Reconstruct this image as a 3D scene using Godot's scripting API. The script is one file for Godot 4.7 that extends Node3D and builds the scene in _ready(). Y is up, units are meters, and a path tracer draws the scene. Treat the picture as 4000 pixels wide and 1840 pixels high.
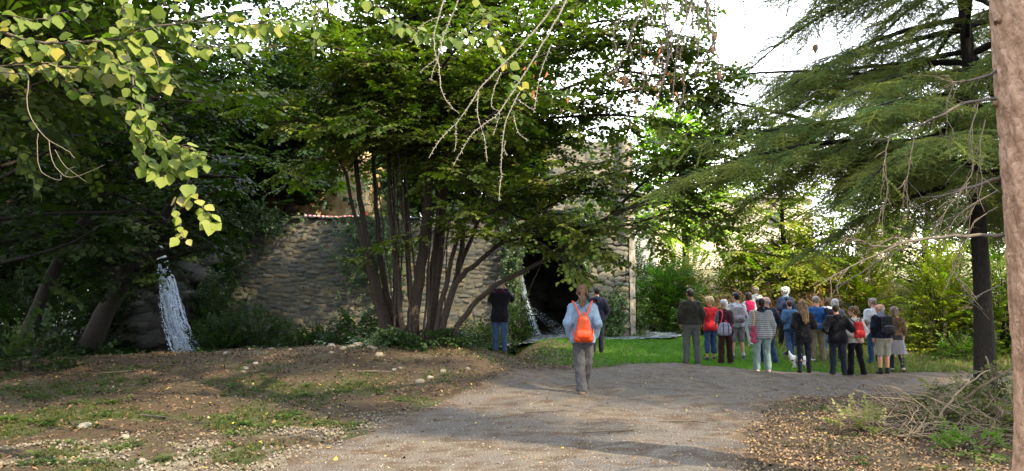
extends Node3D
# A shaded park corner by an old mill: a coppiced hazel, stone walls with two waterfalls, cedars, and a group of walkers.
# Metres, y up; the camera stands at the origin 1.55 m above the path and looks along -z.

var rng := RandomNumberGenerator.new()
var nz := FastNoiseLite.new()
var used := {}
const EYE := Vector3(0, 1.55, 0)


func _ready():
	rng.seed = 7
	nz.seed = 3
	nz.frequency = 1.0
	nz.fractal_octaves = 3
	camera_and_light()
	make_materials()
	make_meshes()
	setting()
	masonry()
	water()
	trees()
	undergrowth()
	people()
	ground_details()


func camera_and_light():
	var cam := Camera3D.new()
	cam.name = "view"
	cam.position = EYE
	cam.rotation_degrees.x = 4.65
	cam.fov = 35.07
	cam.far = 1500.0
	cam.current = true
	add_child(cam)
	var we := WorldEnvironment.new()
	we.name = "world"
	var e := Environment.new()
	e.background_mode = Environment.BG_SKY
	var sm := ProceduralSkyMaterial.new()
	sm.sky_top_color = Color(0.76, 0.80, 0.86)
	sm.sky_horizon_color = Color(0.97, 0.96, 0.95)
	sm.sky_curve = 0.25
	sm.sky_energy_multiplier = 1.6
	sm.ground_bottom_color = Color(0.2, 0.2, 0.17)
	sm.ground_horizon_color = Color(0.55, 0.57, 0.55)
	sm.sun_angle_max = 20.0
	var sky := Sky.new()
	sky.sky_material = sm
	e.sky = sky
	e.tonemap_mode = Environment.TONE_MAPPER_LINEAR
	e.tonemap_exposure = 3.3
	e.sdfgi_enabled = true
	e.ssao_enabled = true
	e.ssil_enabled = true
	we.environment = e
	add_child(we)
	var sun := DirectionalLight3D.new()
	sun.name = "sun"
	sun.light_color = Color(1.0, 0.92, 0.78)
	sun.light_energy = 1.6
	sun.light_angular_distance = 0.6
	sun.shadow_enabled = true
	sun.rotation_degrees = Vector3(-40.0, 55.0, 0.0)   # from behind the right shoulder
	add_child(sun)


# ---------------------------------------------------------------- helpers
class Mb:
	var v := PackedVector3Array()
	var n := PackedVector3Array()
	var c := PackedColorArray()
	var u := PackedVector2Array()
	var ix := PackedInt32Array()
	var tint := Color.WHITE

	func vert(p: Vector3, nn: Vector3, col := Color.WHITE) -> int:
		v.append(p); n.append(nn); c.append(col * tint); u.append(Vector2(p.x, p.z))
		return v.size() - 1

	func tri(a: int, b: int, d: int):   # wound so that the front faces the side of the normals
		var g := (v[b] - v[a]).cross(v[d] - v[a])
		if g.dot(n[a] + n[b] + n[d]) > 0.0:
			ix.append(a); ix.append(d); ix.append(b)
		else:
			ix.append(a); ix.append(b); ix.append(d)

	func flat(p: Array, col := Color.WHITE, out := Vector3.ZERO):   # a convex polygon with its own normal, turned towards out
		var g: Vector3 = (p[1] - p[0]).cross(p[2] - p[0]).normalized()
		if out != Vector3.ZERO and g.dot(out) < 0.0:
			g = -g
		var first := v.size()
		for q in p:
			vert(q, g, col)
		for i in range(1, p.size() - 1):
			tri(first, first + i, first + i + 1)

	func box(ce: Vector3, half: Vector3, col := Color.WHITE, b := Basis()):
		for ax in 3:
			for s in [-1.0, 1.0]:
				var o := Vector3.ZERO
				o[ax] = s
				var e1 := Vector3.ZERO
				e1[(ax + 1) % 3] = half[(ax + 1) % 3]
				var e2 := Vector3.ZERO
				e2[(ax + 2) % 3] = half[(ax + 2) % 3]
				var m := o * half
				flat([ce + b * (m - e1 - e2), ce + b * (m + e1 - e2), ce + b * (m + e1 + e2), ce + b * (m - e1 + e2)], col, b * o)

	func tube(pts: Array, rad: Array, sides := 6, col := Color.WHITE, rough := 0.0, cap := true):
		var side := Vector3.RIGHT
		var d0: Vector3 = (pts[1] - pts[0]).normalized()
		if absf(d0.dot(side)) > 0.8:
			side = Vector3.FORWARD
		var first := v.size()
		for i in pts.size():
			var a: Vector3 = pts[maxi(i - 1, 0)]
			var b: Vector3 = pts[mini(i + 1, pts.size() - 1)]
			var d := (b - a).normalized()
			side = (side - d * side.dot(d)).normalized()
			var up := d.cross(side)
			for k in sides:
				var t := TAU * k / sides
				var o := side * cos(t) + up * sin(t)
				var r: float = rad[i]
				if rough > 0.0:
					r *= 1.0 + rough * sin(t * 3.0 + i * 1.7 + rad[0] * 90.0) * 0.5 + rough * sin(t * 5.0 - i * 2.3) * 0.5
				vert(pts[i] + o * r, o, col)
		for i in pts.size() - 1:
			for k in sides:
				var p := first + i * sides + k
				var q := first + i * sides + (k + 1) % sides
				tri(p, q, q + sides)
				tri(p, q + sides, p + sides)
		if cap:
			for e in [0, pts.size() - 1]:
				var dd: Vector3 = (pts[1] - pts[0]).normalized() * -1.0 if e == 0 else (pts[e] - pts[e - 1]).normalized()
				var m := vert(pts[e], dd, col)
				var ring := []
				for k in sides:
					ring.append(vert(v[first + e * sides + k], dd, col))
				for k in sides:
					tri(m, ring[k], ring[(k + 1) % sides])

	func add(o: Mb, t: Transform3D):
		var first := v.size()
		var flip := t.basis.determinant() < 0.0
		for i in o.v.size():
			v.append(t * o.v[i]); n.append((t.basis * o.n[i]).normalized()); c.append(o.c[i] * tint); u.append(o.u[i])
		for i in range(0, o.ix.size(), 3):
			ix.append(first + o.ix[i])
			ix.append(first + o.ix[i + (2 if flip else 1)])
			ix.append(first + o.ix[i + (1 if flip else 2)])

	func mesh(m: Material) -> ArrayMesh:
		var a := []
		a.resize(Mesh.ARRAY_MAX)
		a[Mesh.ARRAY_VERTEX] = v
		a[Mesh.ARRAY_NORMAL] = n
		a[Mesh.ARRAY_COLOR] = c
		a[Mesh.ARRAY_TEX_UV] = u
		a[Mesh.ARRAY_INDEX] = ix
		var me := ArrayMesh.new()
		me.add_surface_from_arrays(Mesh.PRIMITIVE_TRIANGLES, a)
		me.surface_set_material(0, m)
		return me


func numbered(called: String) -> String:
	if not used.has(called):
		used[called] = 0
		return called
	used[called] += 1
	return "%s_%03d" % [called, used[called]]


func thing(called: String, label: String, category: String, at := Vector3.ZERO, turn := 0.0, group := "") -> Node3D:
	var o := Node3D.new()
	o.name = numbered(called)
	add_child(o)
	o.position = at
	o.rotation.y = turn
	tag(o, label, category, group)
	return o


func tag(o: Node3D, label: String, category: String, group := ""):
	o.set_meta("label", label)
	o.set_meta("category", category)
	if group:
		o.set_meta("group", group)


func part(parent: Node3D, called: String, m, mat: Material = null, at := Transform3D()) -> MeshInstance3D:
	var o := MeshInstance3D.new()
	if m is Mb:
		o.mesh = m.mesh(mat)
	else:
		o.mesh = m
		if mat:
			o.material_override = mat
	o.transform = at
	if parent == self:
		o.name = numbered(called)
		add_child(o)
	else:
		var key := "%d/%s" % [parent.get_instance_id(), called]
		used[key] = used.get(key, -1) + 1
		o.name = called if used[key] == 0 else "%s_%03d" % [called, used[key]]
		parent.add_child(o)
	return o


func struct(called: String, m: Mb, mat: Material, kind := "structure") -> MeshInstance3D:
	var o := part(self, called, m, mat)
	o.set_meta("kind", kind)
	return o


func many(parent: Node3D, called: String, m: Mesh, xf: Array, cols: Array) -> MultiMeshInstance3D:
	var mm := MultiMesh.new()
	mm.transform_format = MultiMesh.TRANSFORM_3D
	mm.use_colors = true
	mm.mesh = m
	mm.instance_count = xf.size()
	for i in xf.size():
		mm.set_instance_transform(i, xf[i])
		mm.set_instance_color(i, cols[i])
	var o := MultiMeshInstance3D.new()
	o.multimesh = mm
	o.name = numbered(called) if parent == self else called
	o.set_meta("kind", "stuff")
	parent.add_child(o, true)
	return o


func rf(a: float, b: float) -> float:
	return rng.randf_range(a, b)


func rv() -> Vector3:
	return Vector3(rng.randfn(), rng.randfn(), rng.randfn()) * 0.577


func ss(a: float, b: float, x: float) -> float:
	var t := clampf((x - a) / (b - a), 0.0, 1.0)
	return t * t * (3.0 - 2.0 * t)


func look(d: Vector3, up: Vector3) -> Basis:   # z along d, y near up
	var z := d.normalized()
	var x := up.cross(z)
	if x.length() < 0.01:
		x = Vector3.RIGHT.cross(z)
	x = x.normalized()
	return Basis(x, z.cross(x), z)


func taper(n: int, a: float, b: float) -> Array:
	var r := []
	for i in n:
		r.append(lerpf(a, b, float(i) / (n - 1)))
	return r


func smooth_line(p: Array, per := 3) -> Array:
	var out := []
	for i in p.size() - 1:
		var a: Vector3 = p[maxi(i - 1, 0)]
		var d: Vector3 = p[mini(i + 2, p.size() - 1)]
		var b: Vector3 = p[i]
		var c: Vector3 = p[i + 1]
		for k in per:
			out.append(b.cubic_interpolate(c, a, d, float(k) / per))
	out.append(p[-1])
	return out


# ---------------------------------------------------------------- materials
var M := {}
var T := {}


func noise_tex(freq: float, lo: Color, hi: Color, octaves := 4, sd := 1, mid = null, size := 512) -> NoiseTexture2D:
	var f := FastNoiseLite.new()
	f.seed = sd
	f.frequency = freq
	f.fractal_octaves = octaves
	var t := NoiseTexture2D.new()
	t.width = size
	t.height = size
	t.seamless = true
	t.noise = f
	var g := Gradient.new()
	g.set_color(0, lo)
	g.set_color(1, hi)
	if mid != null:
		g.add_point(0.5, mid)
	t.color_ramp = g
	return t


func mat(col: Color, rough := 0.85, tex: Texture2D = null, scale := Vector3.ONE, bump := 0.0, world := true) -> StandardMaterial3D:
	var m := StandardMaterial3D.new()
	m.albedo_color = col.linear_to_srgb()
	m.roughness = rough
	m.metallic_specular = 0.35
	if tex:
		m.albedo_texture = tex
		m.uv1_triplanar = true
		m.uv1_world_triplanar = world
		m.uv1_scale = scale
		if bump != 0.0:
			m.heightmap_enabled = true
			m.heightmap_texture = tex
			m.heightmap_scale = bump
	return m


func vmat(rough := 0.85, tex: Texture2D = null, scale := Vector3.ONE, bump := 0.0) -> StandardMaterial3D:
	var m := mat(Color.WHITE, rough, tex, scale, bump)
	m.vertex_color_use_as_albedo = true
	return m


func leafy(rough := 0.55, light := Color(0.75, 0.95, 0.35)) -> StandardMaterial3D:
	var m := vmat(rough)
	m.cull_mode = BaseMaterial3D.CULL_DISABLED
	m.backlight_enabled = true
	m.backlight = light
	m.metallic_specular = 0.3
	return m


func make_materials():
	T.soft = noise_tex(0.02, Color(0.62, 0.62, 0.62), Color(1, 1, 1), 5, 1)
	T.fine = noise_tex(0.09, Color(0.55, 0.55, 0.55), Color(1, 1, 1), 3, 2)
	T.speck = noise_tex(0.14, Color(0.30, 0.29, 0.28), Color(1, 1, 1), 3, 5, Color(0.76, 0.75, 0.74))
	T.bark = noise_tex(0.035, Color(0.42, 0.40, 0.40), Color(1, 0.99, 0.97), 5, 8)
	T.cbark = noise_tex(0.015, Color(0.50, 0.47, 0.45), Color(1, 1, 1), 7, 18, Color(0.85, 0.835, 0.82), 1024)
	T.plaster = noise_tex(0.012, Color(0.6, 0.56, 0.5), Color(1, 1, 1), 5, 9)
	T.cloth = noise_tex(0.05, Color(0.72, 0.72, 0.72), Color(1, 1, 1), 4, 12)
	M.ground = vmat(0.95, T.fine, Vector3(0.9, 0.9, 0.9), 3.0)
	M.path = vmat(0.92, T.speck, Vector3(0.6, 0.6, 0.6), 1.6)
	M.leaf = leafy()
	M.leafgloss = leafy(0.4, Color(0.5, 0.7, 0.25))
	M.needle = leafy(0.6, Color(0.3, 0.42, 0.2))
	M.grass = leafy(0.6, Color(0.6, 0.9, 0.25))
	M.flake = vmat(0.8)
	M.pebble = vmat(0.85, T.fine, Vector3.ONE * 3.0)
	M.bark = mat(Color(0.060, 0.046, 0.034), 0.9, T.bark, Vector3(3.0, 0.7, 3.0), 2.0)
	M.darkbark = mat(Color(0.028, 0.024, 0.019), 0.92, T.bark, Vector3(2.5, 0.6, 2.5), 2.0)
	M.cedarbark = mat(Color(0.46, 0.30, 0.215), 0.92, T.plaster, Vector3(1.3, 0.7, 1.3))
	M.cedarbark.heightmap_enabled = true
	M.cedarbark.heightmap_texture = T.cbark
	M.cedarbark.heightmap_scale = 4.0
	M.deadwood = mat(Color(0.16, 0.14, 0.11), 0.9, T.bark, Vector3(6, 6, 6))
	M.lichen = mat(Color(0.40, 0.385, 0.31), 0.9, T.bark, Vector3(9, 9, 9))
	M.barewood = mat(Color(0.27, 0.25, 0.2), 0.9, T.bark, Vector3(9, 9, 9))
	M.palewood = mat(Color(0.30, 0.25, 0.18), 0.85, T.bark, Vector3(8, 8, 8))
	M.cone = mat(Color(0.16, 0.10, 0.06), 0.85)
	M.mortar = mat(Color(0.125, 0.115, 0.092), 0.95, T.soft, Vector3.ONE * 0.6, 3.0)
	M.stone = vmat(0.92, T.fine, Vector3.ONE * 0.8, 2.5)
	M.plaster = mat(Color(0.29, 0.275, 0.245), 0.95, T.plaster, Vector3(0.5, 0.25, 0.5), 2.0)
	M.ochre = mat(Color(0.60, 0.46, 0.26), 0.95, T.plaster, Vector3(0.35, 0.25, 0.35), 1.0)
	M.cream = mat(Color(0.80, 0.73, 0.60), 0.95, T.plaster, Vector3.ONE * 0.2)
	M.rooftile = mat(Color(0.52, 0.42, 0.33), 0.9, T.fine, Vector3.ONE * 0.5)
	M.dark = mat(Color(0.03, 0.03, 0.035), 0.6)
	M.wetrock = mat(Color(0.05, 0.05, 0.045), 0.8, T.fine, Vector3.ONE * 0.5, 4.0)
	M.foam = mat(Color(0.42, 0.50, 0.60), 0.3)
	M.quoin = mat(Color(0.40, 0.385, 0.35), 0.95, T.plaster, Vector3(0.8, 0.4, 0.8), 2.0)
	M.fallwater = vmat(0.3)
	M.fallwater.cull_mode = BaseMaterial3D.CULL_DISABLED
	M.water = vmat(0.16, T.soft, Vector3.ONE * 1.3, 1.5)
	M.wood = mat(Color(0.28, 0.25, 0.21), 0.85, T.bark, Vector3(1, 4, 4))
	M.rust = mat(Color(0.20, 0.07, 0.035), 0.8, T.fine, Vector3.ONE * 4.0)
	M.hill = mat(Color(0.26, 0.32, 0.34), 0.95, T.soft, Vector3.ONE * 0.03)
	M.red = mat(Color(0.65, 0.03, 0.03), 0.5)
	M.white = mat(Color(0.8, 0.8, 0.8), 0.5)


# ---------------------------------------------------------------- small shared meshes
var K := {}   # name -> ArrayMesh
var KB := {}  # name -> Mb


func leaf(mb: Mb, p: Vector3, d: Vector3, up: Vector3, ln: float, wd: float, prof: Array, fold := 0.18, droop := 0.25, jag := 0.0, col := Color.WHITE):
	var b := look(d, up)
	var row := []
	var m := prof.size()
	for i in m:
		var t := float(i) / (m - 1)
		var c0 := p + b.z * (t * ln) - b.y * (droop * ln * t * t)
		var w: float = prof[i] * wd * (1.0 + (jag if i % 2 == 1 else -jag))
		var tone := col
		row.append([mb.vert(c0 - b.x * w + b.y * w * fold, (b.y + b.x * fold).normalized(), tone), mb.vert(c0, b.y, tone * 1.35), mb.vert(c0 + b.x * w + b.y * w * fold, (b.y - b.x * fold).normalized(), tone)])
	for i in m - 1:
		for s in 2:
			mb.tri(row[i][s], row[i][s + 1], row[i + 1][s + 1])
			mb.tri(row[i][s], row[i + 1][s + 1], row[i + 1][s])


const ROUND := [0.06, 0.36, 0.5, 0.5, 0.4, 0.22, 0.0]
const ROUNDLOW := [0.08, 0.48, 0.45, 0.0]
const OVAL := [0.03, 0.3, 0.34, 0.2, 0.0]
const NARROW := [0.03, 0.17, 0.13, 0.0]
const LOBED := [0.1, 0.55, 0.28, 0.42, 0.0]


func sprig(len: float, count: int, lf: float, prof: Array, spread := 0.9, hang := 0.3, fold := 0.18) -> Mb:   # a leafy twig along +z, its leaves alternate and near the plane of y
	var mb := Mb.new()
	var p := Vector3.ZERO
	var pts := [p]
	var d := Vector3(0, 0, 1)
	for i in count:
		d = (d + Vector3(rf(-0.16, 0.16), rf(-0.12, 0.06), 0)).normalized()
		p += d * len / count
		pts.append(p)
	mb.tint = Color(0.75, 0.55, 0.5)
	mb.tube(pts, taper(pts.size(), 0.004, 0.0015), 3, Color.WHITE, 0.0, false)
	mb.tint = Color.WHITE
	for i in range(1, pts.size()):
		var s := 1.0 if i % 2 else -1.0
		var out := Vector3(s * spread, rf(-hang, 0.1), rf(0.3, 0.8))
		if i == pts.size() - 1:
			out = Vector3(rf(-0.2, 0.2), -0.15, 1)
		var sz := lf * rf(0.7, 1.15)
		leaf(mb, pts[i] + out.normalized() * 0.012, out, Vector3(rf(-0.45, 0.45), 1, rf(-0.4, 0.4)), sz, sz * rf(0.85, 1.05), prof, fold, rf(0.1, 0.4), 0.06, Color.WHITE * rf(0.8, 1.2))
	return mb


func keep(called: String, mb: Mb, m: Material):
	KB[called] = mb
	K[called] = mb.mesh(m)


func lump(sd: int, seg := 5, flat := 0.75) -> Mb:   # a stone of radius about 1
	var mb := Mb.new()
	var rows := []
	for i in seg + 1:
		var th := PI * i / seg
		var r := []
		for k in seg + 2:
			var ph := TAU * k / (seg + 1)
			var o := Vector3(sin(th) * cos(ph), cos(th), sin(th) * sin(ph))
			var f := 1.0 + 0.42 * nz.get_noise_3dv(o * 0.9 + Vector3(sd * 7.3, 0, 0)) + 0.2 * nz.get_noise_3dv(o * 2.3 + Vector3(0, sd * 3.1, 0))
			r.append(mb.vert(Vector3(o.x, o.y * flat, o.z) * f, o))
		rows.append(r)
	for i in seg:
		for k in seg + 1:
			mb.tri(rows[i][k], rows[i][k + 1], rows[i + 1][k + 1])
			mb.tri(rows[i][k], rows[i + 1][k + 1], rows[i + 1][k])
	return mb


func block(sd: int) -> Mb:   # a rough building stone, 1 x 1 face towards +z, uneven edges and a bulging front
	var mb := Mb.new()
	var g := []
	for j in 5:
		var r := []
		for i in 5:
			var u := i / 2.0 - 1.0
			var w := j / 2.0 - 1.0
			var edge := maxf(absf(u), absf(w))
			var o := Vector3(sd * 5.7, i * 0.9, j * 1.1)
			var pull := 1.0 - 0.3 * absf(u * w) * (0.6 + nz.get_noise_3dv(o))
			var q := Vector3(u * pull * 0.5 + 0.16 * nz.get_noise_3dv(o * 2.0), w * pull * 0.5 + 0.22 * nz.get_noise_3dv(o * 2.0 + Vector3(9, 0, 0)), 0)
			q.z = 0.5 * rf(0.7, 1.15) if edge < 1.0 else 0.12
			if edge >= 1.0:
				q.z = 0.22 + 0.3 * nz.get_noise_3dv(o)
			r.append(q)
		g.append(r)
	var idx := []
	for j in 5:
		var r := []
		for i in 5:
			var du: Vector3 = g[j][mini(i + 1, 4)] - g[j][maxi(i - 1, 0)]
			var dv: Vector3 = g[mini(j + 1, 4)][i] - g[maxi(j - 1, 0)][i]
			r.append(mb.vert(g[j][i], du.cross(dv).normalized()))
		idx.append(r)
	for j in 4:
		for i in 4:
			mb.tri(idx[j][i], idx[j][i + 1], idx[j + 1][i + 1])
			mb.tri(idx[j][i], idx[j + 1][i + 1], idx[j + 1][i])
	var rim := [[0, 0], [1, 0], [2, 0], [3, 0], [4, 0], [4, 1], [4, 2], [4, 3], [4, 4], [3, 4], [2, 4], [1, 4], [0, 4], [0, 3], [0, 2], [0, 1]]
	for k in rim.size():
		var a: Vector3 = g[rim[k][1]][rim[k][0]]
		var b: Vector3 = g[rim[(k + 1) % 16][1]][rim[(k + 1) % 16][0]]
		mb.flat([a, b, b * Vector3(0.95, 0.95, 0) + Vector3(0, 0, -0.4), a * Vector3(0.95, 0.95, 0) + Vector3(0, 0, -0.4)], Color.WHITE, Vector3(a.x + b.x, a.y + b.y, 0))
	return mb


func cedar_spray() -> Mb:   # a flat cedar twig along +z with needle rosettes
	var mb := Mb.new()
	var twigs := [[Vector3.ZERO, Vector3(rf(-0.05, 0.05), -0.05, 0.5)]]
	for i in 7:
		var t := 0.05 + i * 0.055
		var s := 1.0 if i % 2 else -1.0
		var l := rf(0.15, 0.24) * (1.1 - t)
		twigs.append([Vector3(0, -0.1 * t, t), Vector3(s * l, -0.12 * l + rf(-0.02, 0.01), t + l * 0.75)])
	for w in twigs:
		var a: Vector3 = w[0]
		var b: Vector3 = w[1]
		mb.tint = Color(1.5, 1.0, 0.9)
		mb.tube([a, b], [0.004, 0.0015], 3, Color.WHITE, 0.0, false)
		var dir := (b - a).normalized()
		var n := int((b - a).length() / 0.022)
		for k in n:
			var p := a.lerp(b, (k + 0.7) / n)
			mb.tint = Color.WHITE * rf(0.75, 1.25)
			for j in 7:
				var o := (rv() + Vector3(0, 0.5, 0) + dir * 0.5).normalized()
				var wv := o.cross(rv()).normalized() * 0.0034
				var tip := p + o * rf(0.018, 0.03)
				var nn := o.cross(wv).normalized()
				var q := mb.vert(p - wv, nn)
				var q2 := mb.vert(p + wv, nn)
				mb.tri(q, q2, mb.vert(tip, nn))
	return mb


func make_meshes():
	for i in 3:
		keep("hazel%d" % i, sprig(0.42, 8, 0.105, ROUND), M.leaf)
		keep("hazelfar%d" % i, sprig(0.5, 9, 0.12, ROUNDLOW), M.leaf)
		keep("ivy%d" % i, sprig(0.32, 8, 0.075, LOBED, 0.9, 0.8), M.leafgloss)
		keep("oval%d" % i, sprig(0.4, 10, 0.085, OVAL), M.leaf)
		keep("ash%d" % i, sprig(0.36, 11, 0.12, NARROW, 1.0, 0.2), M.leaf)
		keep("cedar%d" % i, cedar_spray(), M.needle)
		keep("block%d" % i, block(i), M.stone)
		keep("block%d" % (i + 3), block(i + 11), M.stone)
		var one := Mb.new()
		leaf(one, Vector3.ZERO, Vector3(0, 0, 1), Vector3.UP, 1.0, rf(0.9, 1.05), ROUND, [0.1, 0.3, -0.12][i], [0.1, 0.35, 0.5][i], 0.07)
		keep("leaf%d" % i, one, M.leaf)
		var fl := Mb.new()
		leaf(fl, Vector3.ZERO, Vector3(0, 0, 1), Vector3.UP, 1.0, 0.7, [0.05, 0.45, 0.4, 0.0], [0.5, -0.4, 0.2][i], [0.3, -0.3, 0.6][i], 0.1)
		keep("flake%d" % i, fl, M.flake)
		keep("pebble%d" % i, lump(i + 20, 4), M.pebble)
		var gt := Mb.new()
		for k in 11:
			var a := rf(0, TAU)
			var o := Vector3(cos(a), 0, sin(a))
			var h := rf(0.5, 1.0)
			var s := o.cross(Vector3.UP) * 0.035
			var p := o * rf(0, 0.35)
			var tip := p + o * rf(0.1, 0.5) + Vector3.UP * h
			var mid := p + o * 0.1 + Vector3.UP * h * 0.6
			var nn := (Vector3.UP * 0.6 - o).normalized()
			gt.tint = Color.WHITE * rf(0.8, 1.2)
			var ids := [gt.vert(p - s, nn), gt.vert(p + s, nn), gt.vert(mid + s * 0.7, nn), gt.vert(mid - s * 0.7, nn), gt.vert(tip, nn)]
			gt.tri(ids[0], ids[1], ids[2])
			gt.tri(ids[0], ids[2], ids[3])
			gt.tri(ids[3], ids[2], ids[4])
		keep("grass%d" % i, gt, M.grass)
		var wd := Mb.new()
		for k in 9:
			var a := k * 2.4 + rf(-0.3, 0.3)
			var o := Vector3(cos(a), rf(0.25, 0.8), sin(a))
			leaf(wd, o * Vector3(0.3, 0.5, 0.3) * rf(0.4, 1.0), o, Vector3.UP, rf(0.35, 0.6), rf(0.3, 0.45), OVAL, 0.2, 0.4, 0.1, Color.WHITE * rf(0.8, 1.2))
		keep("weed%d" % i, wd, M.grass)
		var dr := Mb.new()
		dr.add(lump(i + 40, 4, 1.6), Transform3D())
		keep("drop%d" % i, dr, M.foam)
	var tw := Mb.new()
	tw.tube([Vector3(0, 0, -0.5), Vector3(0.03, 0.01, -0.1), Vector3(-0.02, 0, 0.5)], [0.012, 0.01, 0.004], 4)
	keep("twig", tw, M.flake)


func tone(a: Color, b: Color, spread := 0.25) -> Color:
	var c := a.lerp(b, rng.randf())
	var f := 1.0 + rf(-spread, spread)
	return Color(c.r * f, c.g * f, c.b * f)


# ---------------------------------------------------------------- the lie of the land
const STREAM := [[-3.6, 22.6, -0.1, 1.2], [0.4, 25.6, 0.2, 1.2], [1.5, 25.9, 0.25, 1.5], [3.2, 24.0, 0.23, 0.6], [4.2, 24.3, 0.26, 0.7], [5.0, 25.8, 0.4, 0.8], [5.4, 28.5, 0.6, 0.8], [4.9, 33.0, 0.8, 0.9]]   # x, distance, height, half width
const PATH_L := [Vector2(-2.06, 4.59), Vector2(-2.22, 6.77), Vector2(-1.94, 7.93), Vector2(-1.44, 9.56), Vector2(-0.83, 11.38), Vector2(0.01, 13.61), Vector2(1.08, 15.52), Vector2(2.45, 17.04), Vector2(3.84, 17.64), Vector2(5.17, 17.44), Vector2(6.55, 17.44), Vector2(8.70, 18.07), Vector2(11.78, 18.41), Vector2(24.0, 18.5)]
const PATH_R := [Vector2(1.33, 4.59), Vector2(2.06, 6.77), Vector2(2.33, 7.53), Vector2(2.68, 8.37), Vector2(3.00, 9.13), Vector2(3.38, 10.04), Vector2(3.69, 10.69), Vector2(3.91, 11.08), Vector2(4.19, 11.42), Vector2(4.56, 11.69), Vector2(5.15, 12.07), Vector2(5.91, 12.32), Vector2(7.98, 12.32), Vector2(24.0, 13.0)]


func stream_at(x: float, d: float) -> Vector3:   # distance over half width, water height, half width
	var best := Vector3(99, 0, 1)
	var q := Vector2(x, d)
	for i in STREAM.size() - 1:
		var a := Vector2(STREAM[i][0], STREAM[i][1])
		var b := Vector2(STREAM[i + 1][0], STREAM[i + 1][1])
		var t := clampf((q - a).dot(b - a) / (b - a).length_squared(), 0.0, 1.0)
		var w := lerpf(STREAM[i][3], STREAM[i + 1][3], t)
		var r := q.distance_to(a.lerp(b, t)) / w
		if r < best.x:
			best = Vector3(r, lerpf(STREAM[i][2], STREAM[i + 1][2], t), w)
	return best


func crest(x: float) -> float:
	return 15.5 + 0.27 * minf(x + 2.0, 0.0)


func gh(x: float, z: float) -> float:
	var d := -z
	var h := 0.30 * ss(18.5, 25.0, d) * ss(-1.0, 1.5, x) + 0.35 * ss(25.0, 32.0, d) * ss(0.0, 3.0, x)
	h -= 0.30 * ss(2.5, 9.0, x) * ss(9.0, 15.0, d) * (1.0 - ss(20.0, 26.0, d))
	h += 1.6 * ss(6.0, 10.0, x) * ss(23.0, 29.0, d) + 3.0 * ss(30.0, 70.0, d) * ss(4.0, 12.0, x)
	var e := d - crest(x)
	var amp := (0.56 - 0.03 * maxf(-x - 3.0, 0.0)) * ss(1.6, -1.6, x) * ss(-16.0, -9.0, x)
	h += amp * exp(-pow(e / (3.3 if e < 0.0 else 1.7), 2.0))
	h -= 0.55 * ss(0.9, 3.6, e) * ss(1.0, -0.5, x)
	h += 0.8 * ss(-7.0, -14.0, x) * ss(13.0, 20.0, d)
	h += 0.05 * nz.get_noise_2d(x * 0.5, z * 0.5) + 0.02 * nz.get_noise_2d(x * 1.7 + 40.0, z * 1.7) * ss(22.0, 10.0, absf(d - 8.0))
	if d > 18.0 and d < 36.0 and absf(x) < 9.0:
		var s := stream_at(x, d)
		if s.x < 2.2:
			h = lerpf(minf(h, s.y - 0.16), h, ss(1.0, 2.2, s.x))
	return h


func at(x: float, d: float, up := 0.0) -> Vector3:
	return Vector3(x, gh(x, -d) + up, -d)


func inside(poly: PackedVector2Array, x: float, d: float) -> bool:
	return Geometry2D.is_point_in_polygon(Vector2(x, d), poly)


var path_poly := PackedVector2Array()


func path_depth(x: float, d: float) -> float:   # metres inside the path, negative outside
	var best := 99.0
	var q := Vector2(x, d)
	for i in path_poly.size() - 1:
		best = minf(best, q.distance_to(Geometry2D.get_closest_point_to_segment(q, path_poly[i], path_poly[i + 1])))
	return best if inside(path_poly, x, d) else -best


func lawn(x: float, d: float) -> float:   # how green the ground is
	var g := ss(0.3, 2.9, x + 0.5 * nz.get_noise_2d(x, d * 1.0)) * ss(15.2, 17.4, d + 0.35 * x - 0.4 + nz.get_noise_2d(x * 0.7, d * 0.7)) * ss(27.5, 25.5, d)
	g *= 1.0 - 0.75 * ss(6.0, 8.5, x) * ss(-0.15, 0.25, nz.get_noise_2d(x * 0.6 + 9.0, d * 0.9))
	g *= 1.0 - 0.8 * ss(8.0, 11.0, x)
	return g


func left_weeds(x: float, d: float) -> float:
	return ss(-0.12, 0.28, nz.get_noise_2d(x * 0.55 + 31.0, d * 0.7)) * ss(0.2, -1.2, x) * ss(14.0, 10.0, d)


func gravel(x: float, d: float) -> float:
	var a := ss(-0.05, 0.22, nz.get_noise_2d(x * 0.9 + 71.0, d * 1.3))
	return a * ss(10.2, 8.0, d + 0.1 * x) * ss(0.0, -0.8, x + 0.0) * ss(-1.7, -0.35, path_depth(x, d)) + 0.85 * a * ss(-2.4, -3.4, x) * ss(8.8, 7.2, d)


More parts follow.
